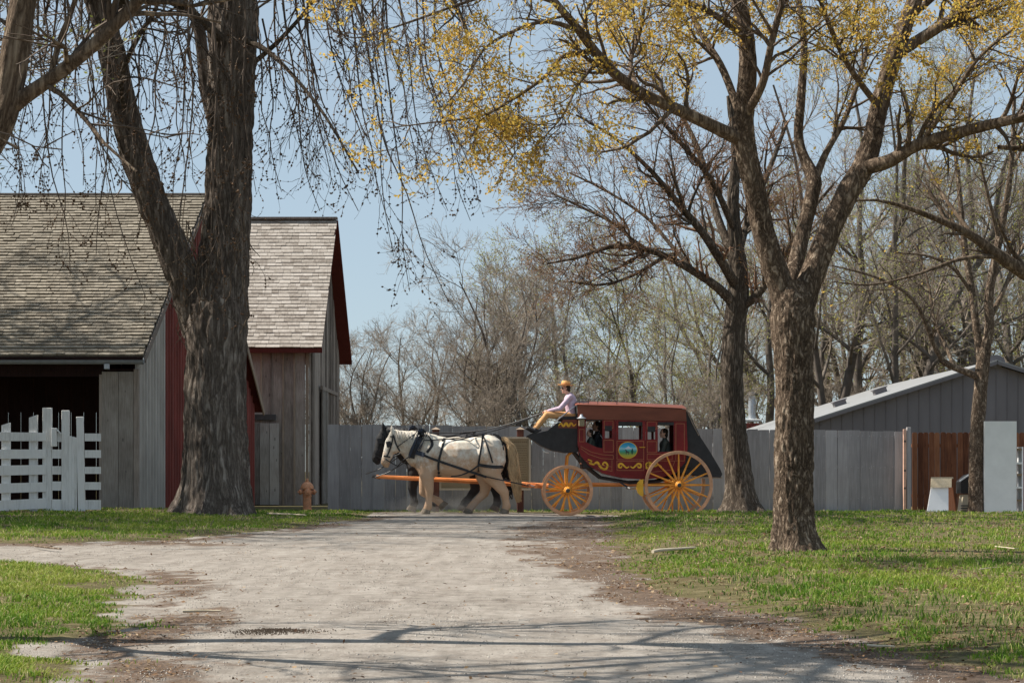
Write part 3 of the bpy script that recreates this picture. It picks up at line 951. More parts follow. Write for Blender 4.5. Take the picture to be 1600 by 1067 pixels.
# ------------------------------------------------------------------ trees
def batch_tubes(P, Rd, n=3):
    """P (N,K,3), Rd (N,K) -> verts, quads"""
    Nn, K, _ = P.shape
    T = np.gradient(P, axis=1)
    T /= np.linalg.norm(T, axis=2, keepdims=True) + 1e-9
    ref = rng.normal(size=(Nn, 1, 3))
    mean = T.mean(1, keepdims=True)
    ref = ref - (ref * mean).sum(2, keepdims=True) * mean / ((mean ** 2).sum(2, keepdims=True) + 1e-9)
    A = np.cross(T, np.broadcast_to(ref, T.shape))
    A /= np.linalg.norm(A, axis=2, keepdims=True) + 1e-9
    B = np.cross(T, A)
    ang = 2 * np.pi * np.arange(n) / n
    V = P[:, :, None, :] + Rd[:, :, None, None] * (A[:, :, None, :] * np.cos(ang)[None, None, :, None] + B[:, :, None, :] * np.sin(ang)[None, None, :, None])
    idx = np.arange(Nn * K * n).reshape(Nn, K, n)
    a = idx[:, :-1, :]
    b = np.roll(idx, -1, axis=2)[:, :-1, :]
    c = np.roll(idx, -1, axis=2)[:, 1:, :]
    d = idx[:, 1:, :]
    Q = np.stack([a, b, c, d], -1).reshape(-1, 4)
    return V.reshape(-1, 3), Q

def merge(parts):
    Vs, Fs, o = [], [], 0
    for V, Q in parts:
        Vs.append(V)
        Fs.append(Q + o)
        o += len(V)
    return np.concatenate(Vs), np.concatenate(Fs)

def spawn(P, Rd, counts, t0, t1, length, ang, K, up=0.0, wig=0.15, rr=0.6, rmin=0.003, tip=0.35, grav_end=0.0, lvar=0.35, tfall=0.45):
    """children branches along every parent; counts per parent (int or array)"""
    Nn = len(P)
    counts = np.broadcast_to(counts, (Nn,)).astype(int)
    pi = np.repeat(np.arange(Nn), counts)
    if len(pi) == 0:
        return np.zeros((0, K, 3)), np.zeros((0, K))
    m = len(pi)
    t = rng.uniform(t0, t1, m)
    Kp = P.shape[1]
    f = t * (Kp - 1)
    i = np.minimum(f.astype(int), Kp - 2)
    u = (f - i)[:, None]
    pos = P[pi, i] * (1 - u) + P[pi, i + 1] * u
    tan = P[pi, i + 1] - P[pi, i]
    tan /= np.linalg.norm(tan, axis=1, keepdims=True) + 1e-9
    rp = Rd[pi, i] * (1 - u[:, 0]) + Rd[pi, i + 1] * u[:, 0]
    q = rng.normal(size=(m, 3))
    q -= (q * tan).sum(1, keepdims=True) * tan
    q /= np.linalg.norm(q, axis=1, keepdims=True) + 1e-9
    a = np.radians(ang) * rng.uniform(0.7, 1.3, m)[:, None]
    d = tan * np.cos(a) + q * np.sin(a)
    L = length if not callable(length) else length(pi, t)
    L = np.broadcast_to(L, (m,)) * (1 - tfall * t) * rng.uniform(1 - lvar, 1 + lvar, m)
    C = np.zeros((m, K, 3))
    C[:, 0] = pos
    st = (L / (K - 1))[:, None]
    for k in range(1, K):
        g = up + grav_end * (k / (K - 1))
        d = d + rng.normal(size=(m, 3)) * wig + np.array([0, 0, 1.0]) * g
        d /= np.linalg.norm(d, axis=1, keepdims=True) + 1e-9
        C[:, k] = C[:, k - 1] + d * st
    r0 = np.maximum(rp * rr * rng.uniform(0.75, 1.05, m), rmin)
    Rr = r0[:, None] * (1 - (1 - tip) * np.linspace(0, 1, K))[None, :]
    return C, np.maximum(Rr, rmin * 0.55)

def limb(pts, K=None):
    """pts: list of (x, y, z, radius) -> resampled polyline (1,K,3), (1,K)"""
    A = np.array(pts, dtype=float)
    K = K or max(8, len(pts) * 4)
    C = catmull(A, K)
    return C[None, :, :3], np.maximum(C[None, :, 3], 0.004)

def pxlimb(D, rows, K=None):
    """rows: (px, py, width px, depth offset) traced at a depth of D metres"""
    out = []
    for px, py, w, dd in rows:
        p = at(px, py, D + dd)
        out.append((p.x, p.y, p.z, w * (D + dd) / F / 2))
    return limb(out, K)

def rough_tube(P, Rd, n=40, amp=0.03, freq=(3.2, 0.55), flare=0.0, lobes=5, seed=1, base_z=None, step=0.06, flare_h=0.7):
    """a trunk with furrowed bark relief and spreading roots"""
    P, Rd = P[0], Rd[0]
    seg = np.linalg.norm(np.diff(P, axis=0), axis=1)
    s = np.concatenate([[0], np.cumsum(seg)])
    K = max(6, int(s[-1] / step))
    tt = np.linspace(0, s[-1], K)
    C = np.stack([np.interp(tt, s, P[:, k]) for k in range(3)], 1)
    r = np.interp(tt, s, Rd)
    T = np.gradient(C, axis=0)
    T /= np.linalg.norm(T, axis=1, keepdims=True)
    a0 = np.array([1.0, 0, 0])
    A = a0 - (T @ a0)[:, None] * T
    A /= np.linalg.norm(A, axis=1, keepdims=True)
    B = np.cross(T, A)
    ang = 2 * np.pi * np.arange(n) / n
    ca, sa = np.cos(ang), np.sin(ang)
    rad = np.repeat(r[:, None], n, 1)
    if flare:
        h = tt[:, None]
        lob = 0.55 + 0.45 * np.cos(ang[None] * lobes + seed + 1.5 * np.sin(ang[None] * 2 + seed)) + 0.5 * (vnoise(np.stack([ca * 1.5 + seed, sa * 1.5, ang * 0], -1), seed)[None] - 0.5)
        fl = np.exp(-h / (flare_h * 0.42))
        rad = rad * (1 + flare * fl * (0.45 + 0.75 * lob))
    q = np.stack([np.repeat((ca * freq[0])[None], K, 0) * r[:, None] / r.max() * 2.2, np.repeat((sa * freq[0])[None], K, 0) * r[:, None] / r.max() * 2.2, np.repeat((tt * freq[1])[:, None], n, 1)], -1) + seed * 13.7
    rid = 1 - np.minimum(1, np.abs(2 * fbm(q, seed, 3) - 1) * 2.0)
    rid = 0.75 + (0.55 - rid) * 0.9
    big = fbm(q * np.array([0.25, 0.25, 0.6]), seed + 5, 2) - 0.5
    rad = rad + (rid - 0.75) * amp * 2 + big * 0.10 * r[:, None]
    V = C[:, None] + rad[..., None] * (A[:, None] * ca[None, :, None] + B[:, None] * sa[None, :, None])
    idx = np.arange(K * n).reshape(K, n)
    Q = np.stack([idx[:-1], np.roll(idx, -1, 1)[:-1], np.roll(idx, -1, 1)[1:], idx[1:]], -1).reshape(-1, 4)
    return V.reshape(-1, 3), Q

def leaf_quads(pos, size, aspect=0.5, dirs=None):
    m = len(pos)
    d = rng.normal(size=(m, 3)) if dirs is None else dirs + rng.normal(size=(m, 3)) * 0.5
    d /= np.linalg.norm(d, axis=1, keepdims=True) + 1e-9
    q = rng.normal(size=(m, 3))
    w = np.cross(d, q)
    w /= np.linalg.norm(w, axis=1, keepdims=True) + 1e-9
    sz = np.broadcast_to(size, (m,))[:, None] * rng.uniform(0.6, 1.3, m)[:, None]
    V = np.stack([pos, pos + d * sz * 0.5 + w * sz * aspect * 0.5, pos + d * sz, pos + d * sz * 0.5 - w * sz * aspect * 0.5], 1)
    Q = np.arange(m * 4).reshape(m, 4)
    return V.reshape(-1, 3), Q

def bud_blobs(pos, size):
    """little eight-sided bud clusters"""
    m = len(pos)
    o = np.array([[1, 0, 0], [-1, 0, 0], [0, 1, 0], [0, -1, 0], [0, 0, 1], [0, 0, -1]], dtype=float)
    j = o[None] * rng.uniform(0.5, 1.25, (m, 6, 1))
    V = pos[:, None] + j * (np.broadcast_to(size, (m,)) * rng.uniform(0.5, 1.3, m))[:, None, None]
    f = np.array([[0, 2, 4], [2, 1, 4], [1, 3, 4], [3, 0, 4], [2, 0, 5], [1, 2, 5], [3, 1, 5], [0, 3, 5]])
    T = (f[None] + 6 * np.arange(m)[:, None, None]).reshape(-1, 3)
    return V.reshape(-1, 3), T

def along(P, per, t0=0.15, t1=1.0):
    Nn, K, _ = P.shape
    pi = np.repeat(np.arange(Nn), np.broadcast_to(per, (Nn,)))
    f = rng.uniform(t0, t1, len(pi)) * (K - 1)
    i = np.minimum(f.astype(int), K - 2)
    u = (f - i)[:, None]
    return P[pi, i] * (1 - u) + P[pi, i + 1] * u

def subset(S, keep):
    return S[0][keep], S[1][keep]

def cat(sets):
    return np.concatenate([s[0] for s in sets]), np.concatenate([s[1] for s in sets])

def part_np(name, parent, parts, mat, smooth=True, attrs=None):
    V, Q = merge(parts)
    return link(name, np_mesh(name, V, [Q], mat, smooth, attrs), parent)

def resamp(S, K=12):
    """bring limbs of different length to one number of points"""
    P, Rd = S
    t = np.linspace(0, 1, P.shape[1])
    tn = np.linspace(0, 1, K)
    return (np.stack([[np.interp(tn, t, P[i, :, k]) for k in range(3)] for i in range(len(P))]).transpose(0, 2, 1), np.stack([np.interp(tn, t, Rd[i]) for i in range(len(Rd))]))

# ---- the big maple at the left, its hanging twigs full of buds
def big_maple():
    D = 43.6
    root = thing('maple_tree', 'huge dark forked maple trunk with hanging budded twigs in front of the barns', 'tree', at(338, 803, D))
    off = -np.array(root.location)
    trunk = pxlimb(D, [(338, 812, 103.6, 0), (338, 770, 99.9, 0), (337, 700, 96.2, 0), (336, 620, 93.4, 0), (337, 560, 92.5, 0), (340, 500, 96.2, 0), (344, 450, 85.1, 0), (352, 380, 74.0, 0), (357, 300, 70.3, 0), (360, 200, 70.3, 0), (362, 100, 74.0, 0), (364, 20, 77.7, 0), (366, -60, 64.8, 0.2), (372, -160, 46.2, 0.5), (380, -300, 27.8, 1.0)], 60)
    left = pxlimb(D, [(318, 520, 63.0, 0.1), (302, 470, 59.4, 0), (285, 425, 54.0, -0.1), (262, 370, 50.4, -0.2), (240, 320, 48.6, -0.3), (215, 250, 46.8, -0.4), (193, 170, 43.2, -0.5), (178, 100, 41.4, -0.6), (163, 40, 39.6, -0.7), (146, -20, 37.8, -0.8), (120, -120, 30.6, -1), (90, -260, 18.0, -1.2)], 46)
    stem = pxlimb(D, [(345, 260, 26, 0.5), (334, 190, 22, 0.75), (322, 140, 20, 0.8), (316, 80, 19, 0.8), (306, 30, 18, 0.8), (270, -10, 16, 1), (200, -80, 12, 1.2)], 30)
    tr = [rough_tube(trunk[0] + off, trunk[1], 120, 0.036, (8.5, 1.7), 0.6, 5, 3, step=0.035, flare_h=1.1),
          rough_tube(left[0] + off, left[1], 64, 0.026, (6.5, 1.5), seed=8, step=0.04),
          rough_tube(stem[0] + off, stem[1], 16, 0.008, (3, 0.8), seed=9)]
    part_np('trunk', root, tr, M['bark_maple'])
    # spreading boughs above
    B = []
    for rows in (
        [(366, -30, 40, 0), (430, -110, 34, -0.4), (520, -140, 26, -0.8), (610, -110, 20, -1.2), (690, -30, 12, -1.6), (730, 50, 6, -1.9)],
        [(366, -80, 36, 0.3), (420, -190, 30, 1), (500, -230, 22, 1.8), (590, -180, 14, 2.4), (650, -80, 7, 2.8)],
        [(362, -20, 30, -0.3), (420, -60, 22, -1.6), (480, -70, 15, -2.8), (540, -20, 8, -3.6), (575, 60, 4, -4.0)],
        [(152, 0, 30, -0.7), (90, -60, 24, -1.2), (20, -80, 18, -1.8), (-60, -50, 10, -2.4)],
        [(140, -40, 26, -0.8), (60, -140, 22, -0.2), (-60, -160, 14, 0.6)],
        [(165, 40, 20, -0.7), (215, -30, 16, -1.4), (260, -60, 10, -2.2), (290, -20, 6, -2.6)],
        [(366, -60, 30, 0.2), (300, -130, 24, 1.0), (220, -170, 16, 2.0), (130, -130, 9, 2.6)],
        [(130, -90, 24, -0.9), (190, -150, 18, -2.2), (260, -150, 12, -3.2), (330, -90, 6, -3.8)],
        [(378, -200, 30, 0.5), (470, -330, 22, 0), (580, -360, 12, -0.6)],
        [(110, -160, 26, -1), (20, -330, 18, -1.6), (-100, -400, 10, -2)],
        [(366, -40, 34, 0), (380, -120, 26, -3.0), (400, -180, 18, -5.5), (430, -160, 8, -7.5)],
        [(362, -30, 36, -0.3), (330, -140, 30, -3.0), (280, -230, 24, -5.0), (220, -280, 16, -6.5)], [(366, -60, 36, 0), (420, -200, 30, -2.6), (500, -280, 24, -4.4), (560, -300, 14, -5.8)],
        [(366, -90, 34, 0), (360, -250, 28, -3.4), (330, -380, 22, -5.6), (340, -470, 12, -7.0)], [(130, -60, 32, -0.9), (60, -190, 26, -3.2), (0, -300, 20, -5.4), (-60, -380, 12, -6.8)],
        [(120, -100, 30, -0.9), (180, -260, 26, -3.6), (240, -380, 20, -5.6), (260, -480, 12, -7.2)], [(372, -160, 32, 0.4), (450, -360, 26, -2.4), (520, -480, 18, -4.0), (560, -560, 10, -5.2)],
        [(150, 0, 28, -0.7), (140, -90, 22, -3.0), (130, -150, 14, -5.5), (120, -120, 8, -7.0)],
    ):
        B.append(resamp(pxlimb(D, rows), 16))
    # crooked slender branches within the picture
    for rows in (
        [(195, 180, 9, -0.6), (190, 120, 9, -1.4), (215, 60, 8, -1.8), (245, 10, 7, -2), (250, -60, 5, -2)],
        [(345, 60, 16, -0.6), (300, 20, 12, -1.0), (260, 0, 9, -1.4), (220, -30, 6, -1.6)],
        [(395, 100, 8, 0.2), (440, 60, 7, -0.4), (490, 0, 5, -0.8), (510, -60, 4, -1)],
        [(380, 60, 12, -0.4), (430, 90, 7, -0.9), (500, 170, 5, -1.4), (560, 270, 3, -1.8)],
    ):
        B.append(resamp(pxlimb(D, rows), 16))
    B = cat(B)
    B = (B[0] + off, B[1])
    # boughs fork, then long hanging shoots
    s1 = spawn(*B, 5, 0.2, 1.0, 2.4, 45, 9, up=-0.05, wig=0.16, rr=0.5, rmin=0.012)
    both = cat([resamp(B, 9), s1])
    ends = []
    for x0, y0, x1, y1, dd in (
        (470, -30, 560, 330, -1.0), (500, -40, 650, 420, -1.4), (560, -30, 700, 470, -1.6), (600, -30, 640, 455, -1.2), (540, -60, 590, 300, 0.4),
        (620, -40, 700, 330, -2.0), (660, -20, 735, 345, -2.2), (680, 0, 745, 290, -1.8), (440, -20, 500, 330, 0.6), (480, -20, 540, 250, 1.2),
        (640, -60, 720, 270, 1.4), (580, -60, 615, 400, -3.4), (520, 0, 585, 240, -3.0), (410, 30, 440, 300, 0.3),
        (30, -40, 20, 240, -1.5), (70, -40, 80, 260, -1.2), (110, -40, 130, 290, -1.6), (90, 0, 60, 300, -2.0), (20, 0, -10, 280, -2.2), (140, 20, 150, 330, -1.0),
        (200, -30, 230, 280, -1.8), (240, -30, 250, 320, -2.4), (270, -20, 290, 300, -2.8), (300, 0, 300, 250, -3.2), (255, 0, 215, 360, -3), (180, 0, 150, 400, -3.2),
        (340, -30, 330, 420, -3.5), (300, -30, 270, 480, -3.4), (380, -20, 400, 300, -3.6), (60, -30, 110, 430, -3.0), (130, -30, 230, 470, -4.0), (400, 0, 420, 260, -2), (330, 0, 350, 520, -4.0), (365, 0, 385, 500, -3.0), (10, -40, 40, 330, -3.2), (50, -30, 20, 350, -3.6), (100, -30, 95, 380, -2.6), (160, 0, 180, 300, -2.2), (225, -20, 205, 290, -1.2), (285, -10, 270, 330, 1.2), (430, -20, 470, 230, -1.6), (460, -20, 520, 290, -2.4), (600, -50, 665, 300, 0.4)):
        rows = []
        for k in range(7):
            u = k / 6
            e = u ** 1.6
            rows.append((x0 + (x1 - x0) * e + random.uniform(-8, 8) * (0 < k < 6), y0 + (y1 - y0) * u, 4.0 * (1 - 0.72 * u), dd + random.uniform(-0.15, 0.15)))
        ends.append(resamp(pxlimb(D, rows), 16))
    E = cat(ends)
    E = (E[0] + off, E[1])
    s2 = spawn(*both, 4, 0.15, 1.0, 1.5, 50, 9, up=-0.16, wig=0.16, rr=0.5, rmin=0.006, grav_end=-0.15)
    h1 = spawn(*E, 12, 0.08, 0.97, 1.25, 38, 9, up=-0.17, wig=0.16, rr=0.7, rmin=0.0058, grav_end=0.22, tfall=0.35)
    h2 = spawn(*h1, 2, 0.3, 0.95, 0.42, 48, 5, up=-0.08, wig=0.2, rr=0.7, rmin=0.005, grav_end=0.3)
    s3 = spawn(*s2, 2, 0.2, 1.0, 0.9, 40, 6, up=-0.2, wig=0.18, rr=0.7, rmin=0.006, grav_end=0.25)
    part_np('boughs', root, [batch_tubes(*B, 8), batch_tubes(*s1, 5)], M['bark_dark'])
    part_np('twigs', root, [batch_tubes(*E, 4), batch_tubes(*s2, 3), batch_tubes(*h1, 3), batch_tubes(*h2, 3), batch_tubes(*s3, 3)], M['twig_dark'])
    bp = np.concatenate([along(h1[0], 5, 0.1), along(h2[0], 3, 0.3), along(s3[0], 2), along(E[0], 9)])
    V, T = bud_blobs(bp, 0.025)
    b_ = link('buds', np_mesh('buds', V, [T], M['bud'], False), root, 'stuff')
    # pale dead shoots hanging over the fork
    sh = []
    for k in range(26):
        x, y = random.uniform(262, 385), random.uniform(300, 480)
        rows = [(x, y, 2.0, -0.9), (x + random.uniform(-10, 10), y + 25, 1.8, -1.0), (x + random.uniform(-22, 22), y + 55, 1.5, -1.05), (x + random.uniform(-35, 35), y + 70 + random.uniform(0, 40), 1.1, -1.0)]
        sh.append(resamp(pxlimb(D, rows), 9))
    S = cat(sh)
    part_np('shoots', root, [batch_tubes(S[0] + off, S[1], 4)], M['bark_limb'])
big_maple()

# ---- the near tree on the lawn, young yellow leaves
def near_tree():
    D = 24.06
    root = thing('locust_tree', 'large forked tree with young yellow leaves on the right lawn, nearest trunk', 'tree', at(1243, 862, D))
    off = -np.array(root.location)
    trunk = pxlimb(D, [(1244, 872, 68.4, 0), (1241, 830, 63.0, 0), (1240, 760, 59.4, 0), (1241, 690, 60.3, 0), (1241, 610, 59.4, 0), (1240, 550, 61.2, 0), (1238, 505, 68.4, 0), (1240, 470, 63.0, 0), (1244, 440, 45.0, 0)], 40)
    lf = pxlimb(D, [(1232, 500, 42.3, 0), (1222, 455, 40.9, 0), (1205, 405, 37.8, -0.05), (1190, 350, 34.7, -0.1), (1178, 290, 34.0, -0.15), (1166, 235, 33.3, -0.2), (1162, 190, 31.0, -0.25), (1166, 140, 28.7, -0.3), (1168, 80, 26.5, -0.3), (1158, 20, 24.2, -0.3), (1146, -50, 21.2, -0.3), (1130, -160, 13.6, -0.3), (1120, -300, 6.0, -0.2)], 50)
    rt = pxlimb(D, [(1246, 510, 40.9, 0.02), (1260, 455, 39.3, 0.05), (1284, 390, 36.3, 0.1), (1305, 340, 34.7, 0.15), (1328, 295, 35.6, 0.2), (1350, 258, 35.6, 0.25), (1366, 205, 29.5, 0.3), (1378, 150, 27.2, 0.35), (1396, 90, 25.7, 0.4), (1416, 35, 24.2, 0.45), (1436, -20, 22.0, 0.5), (1465, -120, 15.1, 0.6), (1490, -280, 6.0, 0.8)], 50)
    md = pxlimb(D, [(1236, 450, 27.5, 0.4), (1246, 400, 25.3, 0.6), (1258, 350, 22.9, 0.75), (1270, 300, 23.7, 0.85), (1272, 280, 22.9, 0.9), (1256, 245, 16.0, 1.0), (1247, 210, 14.5, 1.05), (1252, 150, 13.0, 1.1), (1256, 60, 10.7, 1.2), (1240, -40, 7.7, 1.3)], 40)
    part_np('trunk', root, [rough_tube(trunk[0] + off, trunk[1], 96, 0.016, (8.5, 4.0), 0.75, 4, 5, step=0.02, flare_h=0.5),
                            rough_tube(lf[0] + off, lf[1], 48, 0.008, (6.5, 3.0), seed=6, step=0.03), rough_tube(rt[0] + off, rt[1], 48, 0.008, (6.5, 3.0), seed=7, step=0.03),
                            rough_tube(md[0] + off, md[1], 24, 0.006, (4, 1.5), seed=12, step=0.05)], M['bark_near'])
    B = []
    for rows in (
        [(1160, 220, 23.0, -0.2), (1115, 198, 20.5, -0.4), (1060, 172, 18.9, -0.6), (1010, 150, 17.2, -0.8), (968, 122, 16.4, -1.0), (935, 88, 15.6, -1.2), (900, 42, 13.1, -1.4), (868, 5, 11.5, -1.6), (820, -60, 8.2, -1.8)],
        [(930, 80, 9.0, -1.2), (880, 88, 7.4, -1.5), (850, 122, 5.7, -1.8), (800, 156, 4.9, -2.0), (754, 181, 3.7, -2.3), (673, 192, 2.5, -2.6), (610, 200, 1.6, -2.8)],
        [(905, 48, 9.0, -1.4), (850, 34, 6.6, -1.8), (790, 55, 4.9, -2.1), (754, 80, 4.1, -2.4), (728, 126, 3.3, -2.6), (700, 160, 2.0, -2.8)],
        [(870, 5, 8.2, -1.6), (800, -15, 6.6, -2.0), (728, 4, 4.9, -2.4), (660, 28, 4.1, -2.8), (619, 42, 3.3, -3.0), (560, 60, 2.0, -3.4), (520, 50, 1.2, -3.6)],
        [(860, 0, 8.2, -1.6), (780, -60, 6.6, -2.2), (680, -70, 4.9, -2.8), (610, -20, 3.3, -3.2), (560, 50, 2.0, -3.4)],
        [(1352, 262, 24.6, 0.2), (1390, 252, 22.1, 0.0), (1435, 226, 19.7, -0.2), (1500, 207, 18.0, -0.5), (1560, 192, 16.4, -0.8), (1630, 176, 13.9, -1.0), (1720, 150, 8.2, -1.2)],
        [(1400, 85, 19.7, 0.4), (1440, 60, 18.0, 0.4), (1490, 28, 17.2, 0.3), (1540, -4, 14.8, 0.2), (1600, -50, 11.5, 0.1), (1700, -100, 6.6, 0)],
        [(1166, 180, 14.8, -0.3), (1192, 130, 13.1, -0.6), (1205, 70, 11.5, -0.8), (1222, 0, 9.8, -1.0), (1235, -80, 6.6, -1.2)],
        [(1160, 190, 13.1, -0.2), (1130, 110, 11.5, 0.2), (1100, 60, 9.8, 0.5), (1070, 0, 8.2, 0.8), (1040, -80, 5.7, 1.0)],
        [(1272, 285, 14.8, 0.9), (1290, 240, 10.7, 1.1), (1318, 190, 9.0, 1.3), (1340, 130, 7.4, 1.5), (1360, 50, 5.7, 1.7), (1370, -40, 4.1, 1.8)],
        [(1168, 60, 13.1, -0.3), (1110, 20, 9.8, -0.8), (1040, -10, 7.4, -1.2), (960, -50, 4.9, -1.6)],
        [(1375, 170, 11.5, 0.4), (1330, 110, 9.0, 0.0), (1300, 50, 7.4, -0.4), (1270, -30, 5.7, -0.8)],
        [(1420, 30, 11.5, 0.5), (1480, -20, 9.8, 1.0), (1560, -60, 6.6, 1.6)],
        [(1000, 146, 8.2, -0.8), (985, 100, 7.4, -0.4), (1000, 50, 6.6, 0.0), (1010, -10, 4.9, 0.3)],
        [(1440, 224, 8.2, -0.2), (1490, 150, 7.4, -0.8), (1530, 90, 5.7, -1.2), (1590, 40, 4.1, -1.6)],
        # (a low drooping spray left out)
        [(940, 92, 6.6, -1.2), (905, 130, 4.9, -1.5), (880, 180, 3.3, -1.7), (850, 215, 1.6, -1.9)],
    ):
        B.append(resamp(pxlimb(D, rows), 18))
    B = cat(B)
    B = (B[0] + off, B[1])
    s1 = spawn(*B, 11, 0.25, 1.0, 1.1, 48, 8, up=0.03, wig=0.17, rr=0.5, rmin=0.007)
    s2 = spawn(*cat([resamp(B, 8), s1]), 7, 0.2, 1.0, 0.66, 46, 6, up=0.03, wig=0.2, rr=0.55, rmin=0.004)
    s3 = spawn(*s2, 4, 0.2, 1.0, 0.32, 46, 4, up=0.02, wig=0.22, rr=0.7, rmin=0.003)
    part_np('boughs', root, [batch_tubes(*B, 10), batch_tubes(*s1, 6)], M['bark_limb'])
    part_np('twigs', root, [batch_tubes(*s2, 4), batch_tubes(*s3, 3)], M['twig_dark'])
    # leaves in loose tufts along some of the twigs
    keep = fbm(s3[0][:, 0] * 0.9 + 40, 31, 2) > 0.44
    L = along(s3[0][keep], 10, 0.1)
    L = L + rng.normal(size=L.shape) * 0.022 + np.array([0, 0, -0.01])
    keep2 = fbm(s2[0][:, 0] * 0.9 + 40, 31, 2) > 0.47
    L2 = along(s2[0][keep2], 8, 0.3)
    L = np.concatenate([L, L2 + rng.normal(size=L2.shape) * 0.025])
    V, Q = leaf_quads(L, 0.048, 0.5)
    link('leaves', np_mesh('leaves', V, [Q], M['leaf_yellow'], False, {'rnd': ('FACE', rng.uniform(0, 1, len(Q)))}), root, 'stuff')
near_tree()

# ---- the trunk just behind the coach, rusty buds
def second_tree():
    D = 49.6
    root = thing('elm_tree', 'dark trunk behind the coach with spreading rusty budded crown', 'tree', at(1158, 800, D))
    off = -np.array(root.location)
    trunk = pxlimb(D, [(1160, 806, 52, 0), (1156, 760, 44, 0), (1150, 700, 39, 0), (1145, 640, 36, 0), (1144, 570, 35, 0), (1148, 510, 34, 0), (1153, 465, 34, 0), (1155, 430, 28, 0), (1150, 380, 22, 0), (1145, 320, 18, 0), (1150, 240, 14, 0), (1140, 150, 9, 0)], 50)
    B = []
    for rows in (
        [(1150, 478, 18, 0), (1120, 448, 15, -0.4), (1085, 425, 13, -0.8), (1040, 400, 11, -1.1), (1000, 388, 10, -1.4), (955, 385, 8, -1.7), (905, 402, 5, -2), (855, 412, 3, -2.2)],
        [(1152, 450, 18, 0), (1128, 410, 15, -0.6), (1095, 360, 13, -1.2), (1060, 320, 11, -1.6), (1020, 270, 8, -2), (960, 215, 5, -2.4), (900, 180, 3, -2.6)],
        [(1153, 430, 16, 0), (1138, 385, 14, 0.5), (1118, 330, 12, 1.0), (1100, 260, 10, 1.5), (1070, 190, 7, 2), (1020, 120, 4, 2.3)],
        [(1160, 478, 16, 0), (1178, 466, 13, -0.3), (1200, 440, 11, -0.6), (1225, 400, 9, -0.9), (1260, 340, 6, -1.2), (1300, 290, 4, -1.4)],
        [(1153, 400, 14, 0), (1170, 340, 12, 0.6), (1200, 270, 9, 1.2), (1230, 190, 6, 1.6)],
        [(1085, 425, 8, -0.8), (1050, 385, 7, -0.2), (1010, 340, 5, 0.4), (950, 300, 4, 0.9), (890, 270, 2.5, 1.2)],
        [(1148, 360, 12, 0), (1110, 280, 9, -1), (1060, 220, 7, -1.8), (1000, 150, 4, -2.5)],
        [(1040, 400, 7, -1.1), (990, 430, 5, -1.4), (940, 445, 4, -1.6), (890, 440, 2.5, -1.8)],
        [(1000, 388, 6, -1.4), (960, 350, 5, -1.0), (900, 320, 4, -0.6), (860, 300, 2.5, -0.2)],
    ):
        B.append(resamp(pxlimb(D, rows), 16))
    B = cat(B)
    B = (B[0] + off, B[1])
    s1 = spawn(*B, 15, 0.15, 1.0, 1.8, 45, 8, up=0.05, wig=0.15, rr=0.5, rmin=0.010)
    s2 = spawn(*cat([resamp(B, 8), s1]), 8, 0.15, 1.0, 0.95, 42, 6, up=0.06, wig=0.18, rr=0.55, rmin=0.007)
    s3 = spawn(*s2, 5, 0.15, 1.0, 0.45, 42, 4, up=0.06, wig=0.2, rr=0.7, rmin=0.0055)
    part_np('trunk', root, [rough_tube(trunk[0] + off, trunk[1], 64, 0.022, (6.5, 1.8), 0.85, 5, 15, step=0.05, flare_h=0.6)], M['bark_dark'])
    part_np('boughs', root, [batch_tubes(*B, 8), batch_tubes(*s1, 5)], M['bark_dark'])
    part_np('twigs', root, [batch_tubes(*s2, 3), batch_tubes(*s3, 3)], M['twig_red'])
    L = along(s3[0], 2, 0.3)
    V, Q = leaf_quads(L + rng.normal(size=L.shape) * 0.01, 0.05, 0.5)
    link('buds', np_mesh('buds', V, [Q], M['leaf_rust'], False, {'rnd': ('FACE', rng.uniform(0, 1, len(Q)))}), root, 'stuff')
second_tree()

